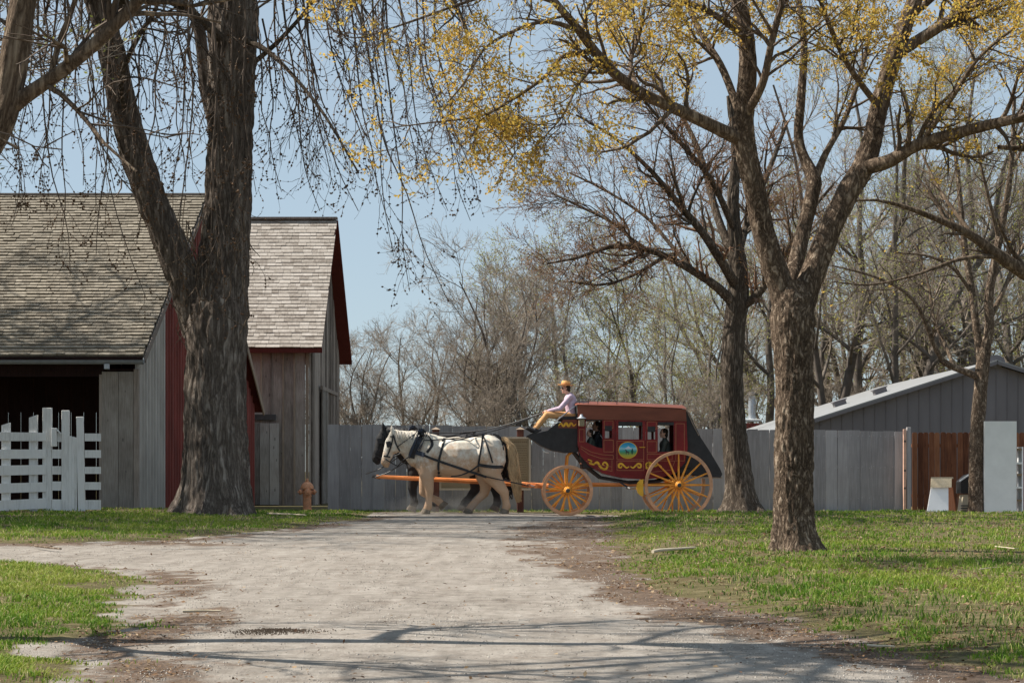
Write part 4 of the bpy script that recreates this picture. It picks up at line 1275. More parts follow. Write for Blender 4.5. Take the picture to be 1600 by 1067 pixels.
# ---- the slim tree at the right
def slim_tree():
    D = 46.6
    root = thing('slim_tree', 'slim leaning trunk in front of the grey building, beside the white panel', 'tree', at(1525, 802, D))
    off = -np.array(root.location)
    trunk = pxlimb(D, [(1526, 808, 27, 0), (1525, 770, 24, 0), (1525, 720, 22, 0), (1528, 660, 22, 0), (1532, 610, 21, 0), (1535, 575, 22, 0), (1540, 545, 17, 0), (1546, 510, 15, 0), (1545, 470, 14, 0), (1552, 420, 13, 0), (1566, 350, 11, 0), (1580, 260, 8, 0), (1585, 150, 5, 0)], 44)
    l2 = pxlimb(D, [(1535, 580, 15, 0), (1530, 545, 13, 0.1), (1524, 500, 12, 0.2), (1518, 450, 11, 0.3), (1508, 390, 10, 0.4), (1500, 310, 8, 0.5), (1490, 210, 5, 0.6)], 28)
    st = pxlimb(D, [(1530, 590, 12, 0), (1512, 582, 11, -0.1), (1490, 574, 10, -0.2), (1470, 563, 9.5, -0.3)], 12)
    part_np('trunk', root, [rough_tube(trunk[0] + off, trunk[1], 28, 0.008, (4, 1.5), 0.3, 4, 19, step=0.06, flare_h=0.3), rough_tube(l2[0] + off, l2[1], 16, 0.005, (4, 1.5), seed=22),
                            rough_tube(st[0] + off, st[1], 14, 0.004, (4, 1.5), seed=23)], M['bark_near'])
    B = []
    for rows in (
        [(1476, 566, 8, -0.25), (1462, 545, 8, -0.4), (1448, 510, 7, -0.6), (1432, 475, 6, -0.8), (1405, 450, 5, -1), (1360, 430, 4, -1.2), (1300, 415, 2.5, -1.5)],
        [(1490, 572, 7, -0.2), (1478, 540, 6, 0.1), (1460, 500, 5, 0.4), (1450, 440, 4, 0.7), (1430, 380, 3, 0.9)],
        [(1546, 500, 9, 0), (1570, 450, 7, 0.3), (1590, 400, 6, 0.5), (1630, 340, 4, 0.8)],
        [(1520, 460, 7, 0.3), (1490, 420, 5, 0.2), (1450, 400, 4, 0.1), (1400, 395, 3, 0)],
        [(1508, 390, 6, 0.4), (1470, 330, 5, 0.8), (1430, 270, 3, 1.2)], [(1560, 370, 7, 0), (1540, 290, 5, -0.5), (1520, 200, 4, -0.8)],
        [(1575, 280, 6, 0), (1610, 200, 4, 0.2), (1640, 120, 3, 0.3)],
    ):
        B.append(resamp(pxlimb(D, rows), 14))
    B = cat(B)
    B = (B[0] + off, B[1])
    s1 = spawn(*B, 7, 0.2, 1.0, 1.2, 45, 7, up=0.04, wig=0.17, rr=0.55, rmin=0.008)
    s2 = spawn(*cat([resamp(B, 7), s1]), 5, 0.15, 1.0, 0.7, 42, 5, up=0.04, wig=0.2, rr=0.6, rmin=0.006)
    s3 = spawn(*s2, 3, 0.2, 1.0, 0.35, 42, 4, up=0.04, wig=0.2, rr=0.7, rmin=0.005)
    part_np('boughs', root, [batch_tubes(*B, 7), batch_tubes(*s1, 4)], M['bark_limb'])
    part_np('twigs', root, [batch_tubes(*s2, 3), batch_tubes(*s3, 3)], M['twig_dark'])
    L = along(s3[0], 1, 0.4)
    V, Q = leaf_quads(L, 0.05, 0.5)
    link('buds', np_mesh('buds', V, [Q], M['leaf_pale'], False, {'rnd': ('FACE', rng.uniform(0, 1, len(Q)))}), root, 'stuff')
slim_tree()

# ---- trees standing just outside the picture: limbs and shade reach in
def side_tree(name, label, D, base, rows_trunk, rows_b, mat, twig, leaf=None, dens=(7, 5, 3), ln=(1.1, 0.6, 0.3), rmin=0.004, extra=()):
    root = thing(name, label, 'tree', base)
    off = -np.array(root.location)
    trunk = pxlimb(D, rows_trunk, 50)
    part_np('trunk', root, [rough_tube(trunk[0] + off, trunk[1], 32, 0.01, (4, 1.5), 0.4, 5, 29, step=0.07, flare_h=0.4)], mat)
    B = cat([resamp(pxlimb(D, r_), 16) for r_ in rows_b] + [resamp(limb(e_), 16) for e_ in extra])
    B = (B[0] + off, B[1])
    s1 = spawn(*B, dens[0], 0.2, 1.0, ln[0], 45, 7, up=0.02, wig=0.17, rr=0.5, rmin=rmin * 1.8)
    s2 = spawn(*cat([resamp(B, 7), s1]), dens[1], 0.15, 1.0, ln[1], 42, 5, up=0.02, wig=0.2, rr=0.55, rmin=rmin)
    s3 = spawn(*s2, dens[2], 0.2, 1.0, ln[2], 42, 4, up=0.02, wig=0.2, rr=0.7, rmin=rmin * 0.8)
    part_np('boughs', root, [batch_tubes(*B, 9), batch_tubes(*s1, 5)], M['bark_limb'])
    link('twigs', np_mesh('twigs', *(lambda m_: (m_[0], [m_[1]]))(merge([batch_tubes(*s2, 3), batch_tubes(*s3, 3)])), twig, True), root, 'stuff')
    if leaf:
        L = along(s3[0], 1, 0.2)
        V, Q = leaf_quads(L + rng.normal(size=L.shape) * 0.02, 0.05, 0.5)
        link('leaves', np_mesh('leaves', V, [Q], leaf, False, {'rnd': ('FACE', rng.uniform(0, 1, len(Q)))}), root, 'stuff')
    return root

side_tree('bare_tree', 'bare limb reaching in at the top left corner from a near tree', 12.0, Vector((-4.1, 12.0, 0.0)),
          [(-268, 1000, 95, 0), (-262, 800, 85, 0), (-225, 600, 80, 0), (-150, 420, 66, 0), (-60, 280, 56, 0), (0, 190, 48, 0), (16, 120, 44, 0), (30, 40, 40, 0), (44, -40, 36, 0), (70, -200, 26, 0), (90, -400, 16, 0)],
          [[(4, 178, 30, 0), (40, 150, 24, -0.02), (90, 116, 22, -0.05), (140, 76, 21, -0.08), (185, 34, 20, -0.1), (225, -10, 19, -0.12), (290, -90, 15, -0.15), (380, -220, 9, -0.2)],
           [(40, -20, 30, 0), (120, -180, 24, -0.6), (260, -330, 17, -1.0), (420, -420, 10, -1.4)], [(70, -200, 22, 0), (10, -420, 18, 0.5), (-60, -640, 11, 1.0), (-40, -800, 6, 1.2)],
           [(-60, 280, 34, 0), (-160, 120, 26, 0.8), (-240, -100, 20, 1.4), (-260, -360, 12, 1.9)], [(-225, 600, 44, 0), (-380, 380, 34, -0.6), (-470, 120, 26, -1.0), (-500, -200, 14, -1.2)],
           [(80, -300, 18, 0), (200, -480, 13, 0.8), (330, -620, 8, 1.2)], [(-240, -100, 15, 1.4), (-120, -320, 11, 2.2), (0, -480, 7, 2.8)], [(-470, 120, 20, -1.0), (-360, -140, 15, -1.6), (-230, -380, 9, -2.0)],
           [(50, -60, 21, 0), (180, -240, 17, -1.2), (330, -300, 13, -1.8), (520, -330, 8, -2.2)], [(-225, 600, 24, 0), (-400, 330, 21, 0.8), (-560, 60, 16, 1.4), (-640, -260, 9, 1.8)],
           [(60, -120, 18, 0), (-80, -330, 16, -1.4), (-160, -520, 12, -2.0), (-180, -740, 7, -2.4)], [(40, -20, 17, 0), (-60, -240, 14, 1.2), (-90, -420, 11, 1.8), (-60, -640, 6, 2.2)],
           [(-380, 380, 16, -0.6), (-300, 160, 13, -1.4), (-260, -60, 10, -1.9), (-280, -300, 6, -2.2)], [(-160, 120, 13, 0.8), (-60, -40, 11, 1.4), (-20, -220, 8, 1.8), (40, -380, 4, 2.2)],
           [(330, -300, 9, -1.8), (430, -450, 7, -2.0), (560, -560, 4, -2.2)], [(-640, -260, 8, 1.8), (-520, -500, 6, 1.2), (-380, -650, 4, 0.6)]],
          M['bark_limb'], M['twig_dark'], None, (9, 4, 2), (1.1, 0.6, 0.3), 0.008,
          [[(-3.0, 12.0, 4.2, 0.07), (-2.6 + 0.4 * a, 11.6 + 0.3 * b, 4.9 + 0.2 * c, 0.058), (-2.6 + 1.6 * a, 11.2 + b, 5.6 + 0.7 * c, 0.045), (-2.6 + 3.0 * a, 10.7 + 1.6 * b, 6.2 + 1.4 * c, 0.026)]
           for a, b, c in ((-1.4, -0.3, 0.2), (-1.0, -0.6, 0.8), (-0.5, -0.4, 1.2), (0.1, -0.7, 1.0), (0.5, -0.2, 0.9), (-1.6, 0.2, 1.0), (-0.8, 0.1, 0.1), (0.7, -0.8, 0.5), (-1.2, -0.9, 0.4), (-0.2, 0.3, 1.4))])
side_tree('budding_tree', 'dark drooping limb with yellow tufts entering at the right edge', 26.0, Vector((8.6, 27.0, 0.0)),
          [(1830, 872, 76, 1), (1826, 760, 70, 1), (1810, 640, 64, 0.6), (1780, 540, 58, 0.2), (1800, 400, 50, 0.3), (1810, 250, 40, 0.4), (1800, 60, 30, 0.5), (1790, -150, 18, 0.6)],
          [[(1785, 560, 34, 0.2), (1720, 500, 30, 0), (1650, 455, 27, -0.1), (1600, 425, 24, -0.2), (1555, 396, 19, -0.3), (1515, 366, 14, -0.4), (1470, 345, 10, -0.5), (1410, 322, 7, -0.6), (1360, 312, 4, -0.7), (1320, 318, 2, -0.8)],
           [(1560, 400, 8, -0.3), (1500, 405, 6, -0.5), (1430, 430, 4.5, -0.7), (1360, 445, 3, -0.9), (1300, 440, 2, -1)], [(1520, 368, 7, -0.4), (1470, 300, 5, 0), (1440, 240, 3, 0.3)],
           [(1800, 380, 30, 0.3), (1720, 290, 22, -0.5), (1640, 240, 14, -1.0), (1560, 230, 7, -1.4)], [(1810, 200, 26, 0.4), (1720, 80, 18, 0.8), (1620, 10, 9, 1.2)]],
          M['bark_limb'], M['twig_dark'], M['leaf_yellow'], (6, 3, 2), (0.9, 0.5, 0.28), 0.0035)

# ---- bare trees of the wood behind the fence
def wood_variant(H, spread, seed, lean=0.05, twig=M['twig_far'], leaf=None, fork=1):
    global rng
    keep = rng
    rng = np.random.default_rng(seed)
    lim = []
    for k in range(fork):
        a = rng.uniform(0, 6.28)
        tilt = 0.0 if fork == 1 else rng.uniform(0.12, 0.28)
        pts = []
        for j in range(7):
            u = j / 6
            pts.append((math.cos(a) * tilt * H * u ** 1.2 + rng.normal() * lean * H * 0.25 * u, math.sin(a) * tilt * H * u ** 1.2 + rng.normal() * lean * H * 0.25 * u, -0.3 + u * H * 0.82, (0.0125 * H) * (1 - 0.80 * u) / (1 if k == 0 else 1.3)))
        lim.append(resamp(limb(pts), 14))
    T = cat(lim)
    s1 = spawn(*T, 13 if fork == 1 else 8, 0.16, 0.98, H * spread, 48, 9, up=0.075, wig=0.11, rr=0.55, rmin=0.018)
    s2 = spawn(*s1, 8, 0.15, 1.0, H * spread * 0.46, 42, 7, up=0.05, wig=0.14, rr=0.55, rmin=0.013)
    s3 = spawn(*cat([resamp(s1, 7), s2]), 5, 0.15, 1.0, H * spread * 0.24, 40, 5, up=0.05, wig=0.16, rr=0.6, rmin=0.0085)
    s4 = spawn(*s3, 4, 0.15, 1.0, H * spread * 0.13, 38, 4, up=0.05, wig=0.17, rr=0.7, rmin=0.0062)
    V1, Q1 = merge([batch_tubes(*T, 8), batch_tubes(*s1, 5)])
    V2, Q2 = merge([batch_tubes(*s2, 3), batch_tubes(*s3, 3), batch_tubes(*s4, 3)])
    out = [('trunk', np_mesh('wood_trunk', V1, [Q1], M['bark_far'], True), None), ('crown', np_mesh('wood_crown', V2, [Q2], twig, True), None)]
    if leaf:
        L = along(s4[0], 2, 0.3)
        V, Q = leaf_quads(L + rng.normal(size=L.shape) * 0.04, 0.07, 0.6)
        out.append(('leaves', np_mesh('wood_leaves', V, [Q], leaf, False, {'rnd': ('FACE', rng.uniform(0, 1, len(Q)))}), 'stuff'))
    rng = keep
    return out

def wood():
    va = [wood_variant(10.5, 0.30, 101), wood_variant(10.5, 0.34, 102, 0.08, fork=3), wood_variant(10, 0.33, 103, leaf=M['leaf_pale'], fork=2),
          wood_variant(17, 0.24, 104, 0.06), wood_variant(17, 0.27, 105, 0.08, fork=2, leaf=M['leaf_pale']), wood_variant(7.0, 0.34, 106, 0.08, fork=4)]
    spots = [  # (photograph x, distance, kind, scale)
        (505, 84, 0, .80), (545, 76, 1, .72), (628, 96, 0, .95), (655, 84, 1, .82), (715, 78, 1, .80), (748, 100, 0, 1.12), (775, 84, 1, 1.0),
        (805, 76, 1, .98), (835, 96, 2, 1.2), (890, 92, 2, 1.25), (958, 104, 2, 1.3), (1015, 96, 2, 1.2), (1050, 84, 2, .96), (1082, 100, 4, .80),
        (1115, 88, 2, 1.1), (1180, 92, 4, .80), (1285, 96, 3, .98), (1300, 110, 4, 1.1), (1352, 104, 4, 1.08), (1412, 112, 3, 1.2), (1440, 98, 4, 1.05),
        (1470, 106, 3, 1.12), (1535, 112, 3, 1.2), (1560, 99, 4, 1.1), (1590, 106, 3, 1.15), (1625, 96, 4, 1.05), (1660, 108, 3, 1.2), (1240, 118, 3, 1.2), (1296, 84, 4, 1.18), (1346, 88, 3, 1.25), (1400, 82, 4, 1.2), (1455, 90, 4, 1.3), (1512, 84, 3, 1.25), (1572, 88, 4, 1.3), (1200, 90, 3, 1.1), (1150, 116, 4, 1.05), (460, 92, 0, .85),
        (555, 70, 5, .60), (760, 71, 5, .64), (905, 70, 5, .7), (1085, 73, 5, .7), (1340, 86, 5, .8)]
    spots.sort()
    words = ['bare grey', 'many stemmed bare', 'bare pale green budded', 'tall bare', 'tall pale green budded', 'low twiggy']
    cnt = {}
    tot = {}
    for s_ in spots:
        tot[s_[2]] = tot.get(s_[2], 0) + 1
    for px, D, k, sc in spots:
        cnt[k] = cnt.get(k, 0) + 1
        nm = 'wood_tree' if k != 5 else 'wood_shrub'
        lab = f"{words[k]} {'tree' if k != 5 else 'shrub'} behind the fence, {ORD[cnt[k] - 1]} such from the left"
        r_ = thing(nm, lab, 'tree' if k != 5 else 'shrub', ((px - 800) * D / F, D, -0.1), random.uniform(0, 6.28), 'bare trees of the wood behind the fence')
        r_.scale = (sc, sc, sc * random.uniform(0.94, 1.06))
        for nme, me, kd in va[k]:
            link(nme, me, r_, kd)
    # one more beyond the left edge of the picture: its shade dapples the long shingle roof
    r_ = thing('shade_tree', 'bare tree left of the picture whose shade dapples the long barn roof', 'tree', (-18.4, 47.3, -0.1), 1.0)
    for nme, me, kd in va[1]:
        link(nme, me, r_, kd)
    r_.scale = (1.5, 1.5, 1.75)
    # two tall ones beyond the left edge: their long shade crosses the far end of the lane
    for lab, x, y, k, sc, rz in (('tall bare tree left of the picture shading the far lane', -14.6, 39.2, 3, 1.2, 0.4), ('tall budded tree left of the picture shading the lane before the maple', -15.8, 36.0, 4, 1.25, 2.1), ('many stemmed bare tree left of the picture shading the lane end', -15.6, 41.4, 1, 1.65, 0.9), ('broad bare tree left of the picture shading the lane end', -16.8, 37.6, 1, 1.75, 3.3)):
        r_ = thing('shade_tree', lab, 'tree', (x, y, -0.1), rz)
        for nme, me, kd in va[k]:
            link(nme, me, r_, kd)
        r_.scale = (sc * 1.15, sc * 1.15, sc)
ORD = ['first', 'second', 'third', 'fourth', 'fifth', 'sixth', 'seventh', 'eighth', 'ninth', 'tenth', 'eleventh', 'twelfth', 'thirteenth', 'fourteenth', 'fifteenth', 'sixteenth']
wood()

# ------------------------------------------------------------------ soft bodies (people, horses)
def capsule(mb, p0, p1, r0, r1, n=12, ly=1.0, axis=1):
    p0, p1 = Vector(p0), Vector(p1)
    d = p1 - p0
    L = d.length
    t = d.normalized() if L > 1e-6 else Vector((0, 0, 1))
    pts, rad = [], []
    for k in range(5):
        a = math.pi / 2 * k / 4
        pts.append(p0 - t * r0 * math.cos(a)); rad.append(max(1e-4, r0 * math.sin(a)))
    for k in range(1, 4):
        u = k / 4
        pts.append(p0 + d * u); rad.append(r0 + (r1 - r0) * u)
    for k in range(5):
        a = math.pi / 2 * k / 4
        pts.append(p1 + t * r1 * math.sin(a)); rad.append(max(1e-4, r1 * math.cos(a)))
    b = len(mb.v)
    mb.tube(pts, rad, n)
    if ly != 1.0:
        for i in range(b, len(mb.v)):
            v = list(mb.v[i])
            u = max(0, min(1, (Vector(v) - p0).dot(t) / L)) if L > 1e-6 else 0
            c = p0 + d * u
            v[axis] = c[axis] + (v[axis] - c[axis]) * ly
            mb.v[i] = tuple(v)

def ellipsoid(mb, c, r, rot=None, n=16):
    vs, fs = [], []
    m = n // 2
    for i in range(m + 1):
        th = math.pi * i / m
        for k in range(n):
            ph = 2 * math.pi * k / n
            v = Vector((r[0] * math.sin(th) * math.cos(ph), r[1] * math.sin(th) * math.sin(ph), r[2] * math.cos(th)))
            if rot is not None:
                v = rot @ v
            vs.append(Vector(c) + v)
    for i in range(m):
        for k in range(n):
            a, b = i * n + k, i * n + (k + 1) % n
            fs.append((a, b, b + n, a + n))
    mb.add(vs, fs, True)

def meld(mb, voxel, mat, name, smooth=6, factor=0.5):
    """joins overlapping lumps into one continuous skin"""
    me = bpy.data.meshes.new('raw')
    me.from_pydata(mb.v, [], mb.f)
    o = bpy.data.objects.new('raw', me)
    COL.objects.link(o)
    r_ = o.modifiers.new('r', 'REMESH')
    r_.mode = 'VOXEL'
    r_.voxel_size = voxel
    s_ = o.modifiers.new('s', 'SMOOTH')
    s_.iterations = smooth
    s_.factor = factor
    dg = bpy.context.evaluated_depsgraph_get()
    dg.update()
    out = bpy.data.meshes.new_from_object(o.evaluated_get(dg))
    out.name = name
    bpy.data.objects.remove(o)
    bpy.data.meshes.remove(me)
    out.materials.clear()
    out.materials.append(mat)
    out.polygons.foreach_set('use_smooth', np.ones(len(out.polygons), dtype=bool))
    return out

# ------------------------------------------------------------------ stagecoach
CS, CX, CG = 69.5, 980.0, 808.7          # photograph pixels per metre, middle and ground row at the coach's near side
COACH = Vector(((CX - 800) / CS, 45.9, EYE - (CG - HZ) / CS))
def cx(px): return (px - CX) / CS
def cz(py): return (CG - py) / CS
def cp(px, py): return (cx(px), cz(py))

def wheel_meshes(r, nsp):
    rim = MB()
    n = 56
    vs, fs = [], []
    w = 0.026
    prof = [(r - 0.075, -w), (r - 0.012, -w * 1.05), (r, -w * 0.9), (r, w * 0.9), (r - 0.012, w * 1.05), (r - 0.075, w)]
    for k in range(n):
        a = 2 * math.pi * k / n
        for q, y in prof:
            vs.append((q * math.cos(a), y, q * math.sin(a)))
    m = len(prof)
    for k in range(n):
        for j in range(m):
            a, b = k * m + j, k * m + (j + 1) % m
            c, d = ((k + 1) % n) * m + (j + 1) % m, ((k + 1) % n) * m + j
            fs.append((a, b, c, d))
    rim.add(vs, fs, True)
    sp = MB()
    sp.tube([(0.07, 0, 0), (0.16, 0, 0), (r * 0.55, 0, 0), (r - 0.07, 0, 0)], [0.024, 0.026, 0.020, 0.018], 8)
    hub = MB().lathe([(0.001, -0.17), (0.05, -0.17), (0.055, -0.13), (0.085, -0.10), (0.105, -0.04), (0.105, 0.04), (0.085, 0.10), (0.05, 0.15), (0.001, 0.15)], 18, Matrix.Rotation(R(-90), 4, 'X'))
    cap = MB().lathe([(0.001, 0), (0.046, 0), (0.05, 0.03), (0.038, 0.05), (0.001, 0.05)], 14, Matrix.Translation((0, -0.165, 0)) @ Matrix.Rotation(R(90), 4, 'X'))
    fl = MB()
    for k in range(nsp):
        a = 2 * math.pi * (k + 0.5) / nsp
        fl.cbox((0.088 * math.cos(a), -0.115, 0.088 * math.sin(a)), (0.014, 0.014, 0.014))
    return rim.mesh('rim', M['tyre_iron']), sp.mesh('spoke', M['wheel_orange']), hub.mesh('hub', M['wheel_orange']), cap.mesh('hub_cap', M['iron']), fl.mesh('bolt_ring', M['iron'])

def put_wheel(root, ms, px, y, r, nsp, py, rot):
    w = link('wheel', ms[0], root)
    w.location = (cx(px), y, cz(py))
    w.rotation_euler = (0, rot, 0)
    for k in range(nsp):
        s = link('spoke', ms[1], w)
        s.rotation_euler = (0, 2 * math.pi * k / nsp, 0)
    link('hub', ms[2], w)
    c = link('hub_cap', ms[3], w)
    link('bolt_ring', ms[4], w)
    if y > 0:
        w.rotation_euler = (0, rot, math.pi)

def scroll(pts, w=0.022):
    """flat painted scroll: tapering ribbon in the x,z plane"""
    C = catmull([(p[0], p[1], 0) for p in pts], len(pts) * 7)
    T = np.gradient(C, axis=0)
    T /= np.linalg.norm(T, axis=1, keepdims=True) + 1e-9
    n = len(C)
    wd = w * (0.35 + 0.65 * np.sin(np.linspace(0.15, math.pi - 0.15, n)))
    vs, fs = [], []
    for i in range(n):
        nx, nz = -T[i][1], T[i][0]
        for s_ in (-1, 1):
            vs.append((C[i][0] + s_ * nx * wd[i] / 2, 0, C[i][1] + s_ * nz * wd[i] / 2))
    for i in range(n - 1):
        fs.append((2 * i, 2 * i + 1, 2 * i + 3, 2 * i + 2))
    return vs, fs

def frame_line(mb, x0, x1, z0, z1, y, w=0.010):
    """thin painted line round a panel"""
    for a, b, c, d in ((x0, x1, z0, z0 + w), (x0, x1, z1 - w, z1), (x0, x0 + w, z0 + w, z1 - w), (x1 - w, x1, z0 + w, z1 - w)):
        mb.box(a, b, y - 0.003, y, c, d)

def coach():
    root = thing('stagecoach', 'maroon stagecoach with orange spoked wheels and black leather boots on the gravel', 'stagecoach', COACH)
    HW = 0.66
    # side profile of the body
    prof = [(904, 654), (1074, 657), (1076, 700), (1072, 722), (1058, 738), (1036, 746), (1008, 749), (975, 747), (945, 740), (922, 728), (908, 712), (903, 694)]
    outer = [cp(*q) for q in prof]
    w_front = [cp(*q) for q in ((916, 652.5), (942, 653), (942, 700), (932, 698), (922, 693), (916, 690))]
    q1 = [cp(*q) for q in ((946, 671), (957, 671.5), (957, 684), (946, 684))]
    q2 = [cp(*q) for q in ((1013, 672), (1025, 672.5), (1025, 686), (1013, 686))]
    w_rear = [cp(*q) for q in ((1029, 659), (1054, 660), (1054, 705), (1029, 706))]
    door = [cp(*q) for q in ((962, 655.8), (1010, 656.6), (1010, 740), (962, 740))]
    # keep the top opening edges under the roof board
    w_front = [(x, min(z, outer[0][1] - 0.02)) for x, z in w_front]
    door = [(x, min(z, outer[0][1] - 0.03)) for x, z in door]
    body = MB()
    for s_ in (-1, 1):
        y0, y1 = (-HW, -HW + 0.04) if s_ < 0 else (HW - 0.04, HW)
        body.prism(outer, y0, y1, [w_front, q1, q2, w_rear, door])
    # belly, front and back between the two sides
    lower = [(1075, 690)] + prof[3:] + [(904, 656)]
    for a, b in zip(lower[:-1], lower[1:]):
        (xa, za), (xb, zb) = cp(*a), cp(*b)
        body.add([(xa, -HW + 0.041, za + 0.01), (xb, -HW + 0.041, zb + 0.01), (xb, HW - 0.041, zb + 0.01), (xa, HW - 0.041, za + 0.01),
                  (xa, -HW + 0.041, za + 0.04), (xb, -HW + 0.041, zb + 0.04), (xb, HW - 0.041, zb + 0.04), (xa, HW - 0.041, za + 0.04)],
                 [(0, 1, 2, 3), (7, 6, 5, 4), (0, 4, 5, 1), (2, 6, 7, 3), (1, 5, 6, 2), (0, 3, 7, 4)])
    bo = body.build('body', M['maroon'], root)
    MB().box(cx(1070), cx(1074), -HW + 0.042, HW - 0.042, cz(705), cz(658)).build('back_wall', M['coach_in'], root)
    for x in (914, 1062):
        MB().cbox((cx(x + 8), 0, cz(722)), (0.36, 1.2, 0.3), bev=0.03).build('bench', M['coach_black'], root)
    # doors with their own window
    dw = [cp(*q) for q in ((967, 658), (1005, 658.5), (1005, 686), (967, 686))]
    for s_ in (-1, 1):
        d = MB().prism([(x + (0.006 if i in (0, 3) else -0.006), z) for i, (x, z) in enumerate(door)], *((-HW - 0.012, -HW + 0.03) if s_ < 0 else (HW - 0.03, HW + 0.012)), [dw]).build('door', M['maroon'], root)
        if s_ < 0:
            yf = -HW - 0.0125
            ln = MB()
            frame_line(ln, cx(964.5), cx(1007), cz(718), cz(688.5), yf)
            frame_line(ln, cx(964.5), cx(1007), cz(735), cz(720), yf)
            ln.build('pinstripe', M['pin'], d)
            MB().tube([(cx(1000), yf - 0.03, cz(698.5)), (cx(1009), yf - 0.03, cz(698.5))], 0.009, 6).build('handle', M['gold'], d)
            # painted oval: sky, hill, meadow, dark animal, tree
            ox, oz, rx, rz_ = cx(982), cz(703), 0.20, 0.175
            def disc(a0, a1, rrx, rrz, y, n=40):
                pts = [(ox + rrx * math.cos(a0 + (a1 - a0) * k / n), oz + rrz * math.sin(a0 + (a1 - a0) * k / n)) for k in range(n + (0 if abs(a1 - a0 - 2 * math.pi) < 1e-6 else 1))]
                return pts
            full = disc(0, 2 * math.pi, rx + 0.016, rz_ + 0.016, 0)
            MB().prism(full, yf - 0.004, yf).build('oval_rim', M['gold'], d)
            pic = link('oval_picture', MB().prism(disc(0, 2 * math.pi, rx, rz_, 0), yf - 0.007, yf - 0.0041).mesh('oval_picture', None), d)
            m, t, b = nt('painted landscape', 0.4, 0.4)
            sep = t.nodes.new('ShaderNodeSeparateXYZ')
            t.links.new(coords(t), sep.inputs[0])
            f = mathn(t, 'ADD', mathn(t, 'MULTIPLY', mathn(t, 'SUBTRACT', sep.outputs[2], oz), 1 / (2 * rz_)), 0.5)
            f = mathn(t, 'ADD', f, mathn(t, 'MULTIPLY', mathn(t, 'SUBTRACT', noise(t, coords(t), 14, 3), 0.5), 0.12))
            t.links.new(ramp(t, f, [(0.0, (0.5, 0.36, 0.03)), (0.16, (0.42, 0.4, 0.05)), (0.34, (0.10, 0.30, 0.10)), (0.47, (0.05, 0.33, 0.30)), (0.6, (0.35, 0.6, 0.66)), (0.72, (0.06, 0.40, 0.58)), (1.0, (0.01, 0.22, 0.42))]), b.inputs['Base Color'])
            pic.data.materials.append(m)
            y = yf - 0.0075
            hill = [(ox - 0.09, oz + 0.03), (ox + 0.10, oz + 0.03), (ox + 0.05, oz + 0.06), (ox + 0.01, oz + 0.095), (ox - 0.04, oz + 0.055)]
            MB().prism(hill, y - 0.002, y).build('snow_hill', M['pale_cloth'], pic) if False else MB().prism(hill, y - 0.002, y).build('snow_hill', M['pale_cloth'], d)
            deer = [(ox - 0.045, oz - 0.10), (ox - 0.035, oz - 0.10), (ox - 0.03, oz - 0.055), (ox + 0.005, oz - 0.055), (ox + 0.01, oz - 0.10), (ox + 0.02, oz - 0.10), (ox + 0.022, oz - 0.03), (ox - 0.022, oz - 0.02), (ox - 0.04, oz + 0.012), (ox - 0.06, oz + 0.02), (ox - 0.066, oz + 0.005), (ox - 0.048, oz - 0.02)]
            MB().prism(deer, y - 0.003, y).build('dark_animal', M['iron'], d)
            MB().prism([(ox + 0.085, oz - 0.09), (ox + 0.105, oz - 0.09), (ox + 0.125, oz - 0.02), (ox + 0.10, oz + 0.045), (ox + 0.07, oz - 0.02)], y - 0.003, y).build('painted_tree', simple('painted dark green', (0.02, 0.10, 0.06), 0.5), d)
            sc = MB()
            zc = cz(727.5)
            for s2 in (-1, 1):
                b_ = [(cx(985) + s2 * x / CS, zc + z / CS) for x, z in ((1, -1), (5, -3.2), (9, 0), (13, 3.2), (17, 2), (17, -2), (13.5, -2.6), (12.5, 0.2))]
                vs, fs = scroll(b_, 0.045)
                sc.add([(v[0], yf - 0.004, v[2]) for v in vs], fs)
            sc.build('gold_scroll', M['gold'], d)
            MB().cbox((cx(986), -HW + 0.01, cz(658.5 + 2.5)), (37.5 / CS, 0.03, 8 / CS), bev=0.01).build('rolled_curtain', M['coach_black'], d)
    # raised panel lines and scrolls of the near side
    yf = -HW - 0.0005
    ln = MB()
    for x0, x1, y0, y1 in ((944, 959.5, 687, 706), (944.5, 959, 656.5, 669), (1012, 1027, 658, 670), (1012, 1027, 689, 707), (1057, 1071, 661, 720), (1012, 1052, 709, 718), (905.5, 913.5, 670, 690)):
        frame_line(ln, cx(x0), cx(x1), cz(y1), cz(y0), yf)
    for a, b in (((908, 697), (925, 706)), ((925, 706), (942, 710)), ((942, 710), (959, 711)), ((959, 711), (959, 717)), ((959, 717), (940, 716)), ((940, 716), (920, 709)), ((920, 709), (908, 700)),
                 ((916, 720), (935, 726)), ((935, 726), (957, 729)), ((957, 718.5), (957, 736)), ((957, 736), (935, 731.5)), ((1014, 720), (1014, 738)), ((1014, 738), (1050, 734)), ((1050, 734), (1056, 720)), ((1056, 720), (1014, 720))):
        (xa, za), (xb, zb) = cp(*a), cp(*b)
        ln.bar((xa, yf - 0.002, za), (xb, yf - 0.002, zb), 0.004, 0.010)
    ln.build('pinstripes', M['pin'], root, 'stuff')
    for name_pts in ([(919, 717.5), (925, 720), (922, 723), (928, 725), (934, 722), (938, 728), (943, 732.5), (948, 732), (950, 726), (946, 722), (942.5, 724.5), (945, 727.5)],
                     [(1011.5, 727), (1014, 724.5), (1017, 727), (1014.5, 731.5), (1010.5, 729.5), (1012, 724), (1018, 723.5), (1024, 728), (1030, 726), (1035, 729)]):
        vs, fs = scroll([cp(*q) for q in name_pts], 0.05)
        MB().add([(v[0], yf - 0.004, v[2]) for v in vs], fs).build('gold_scroll', M['gold'], root)
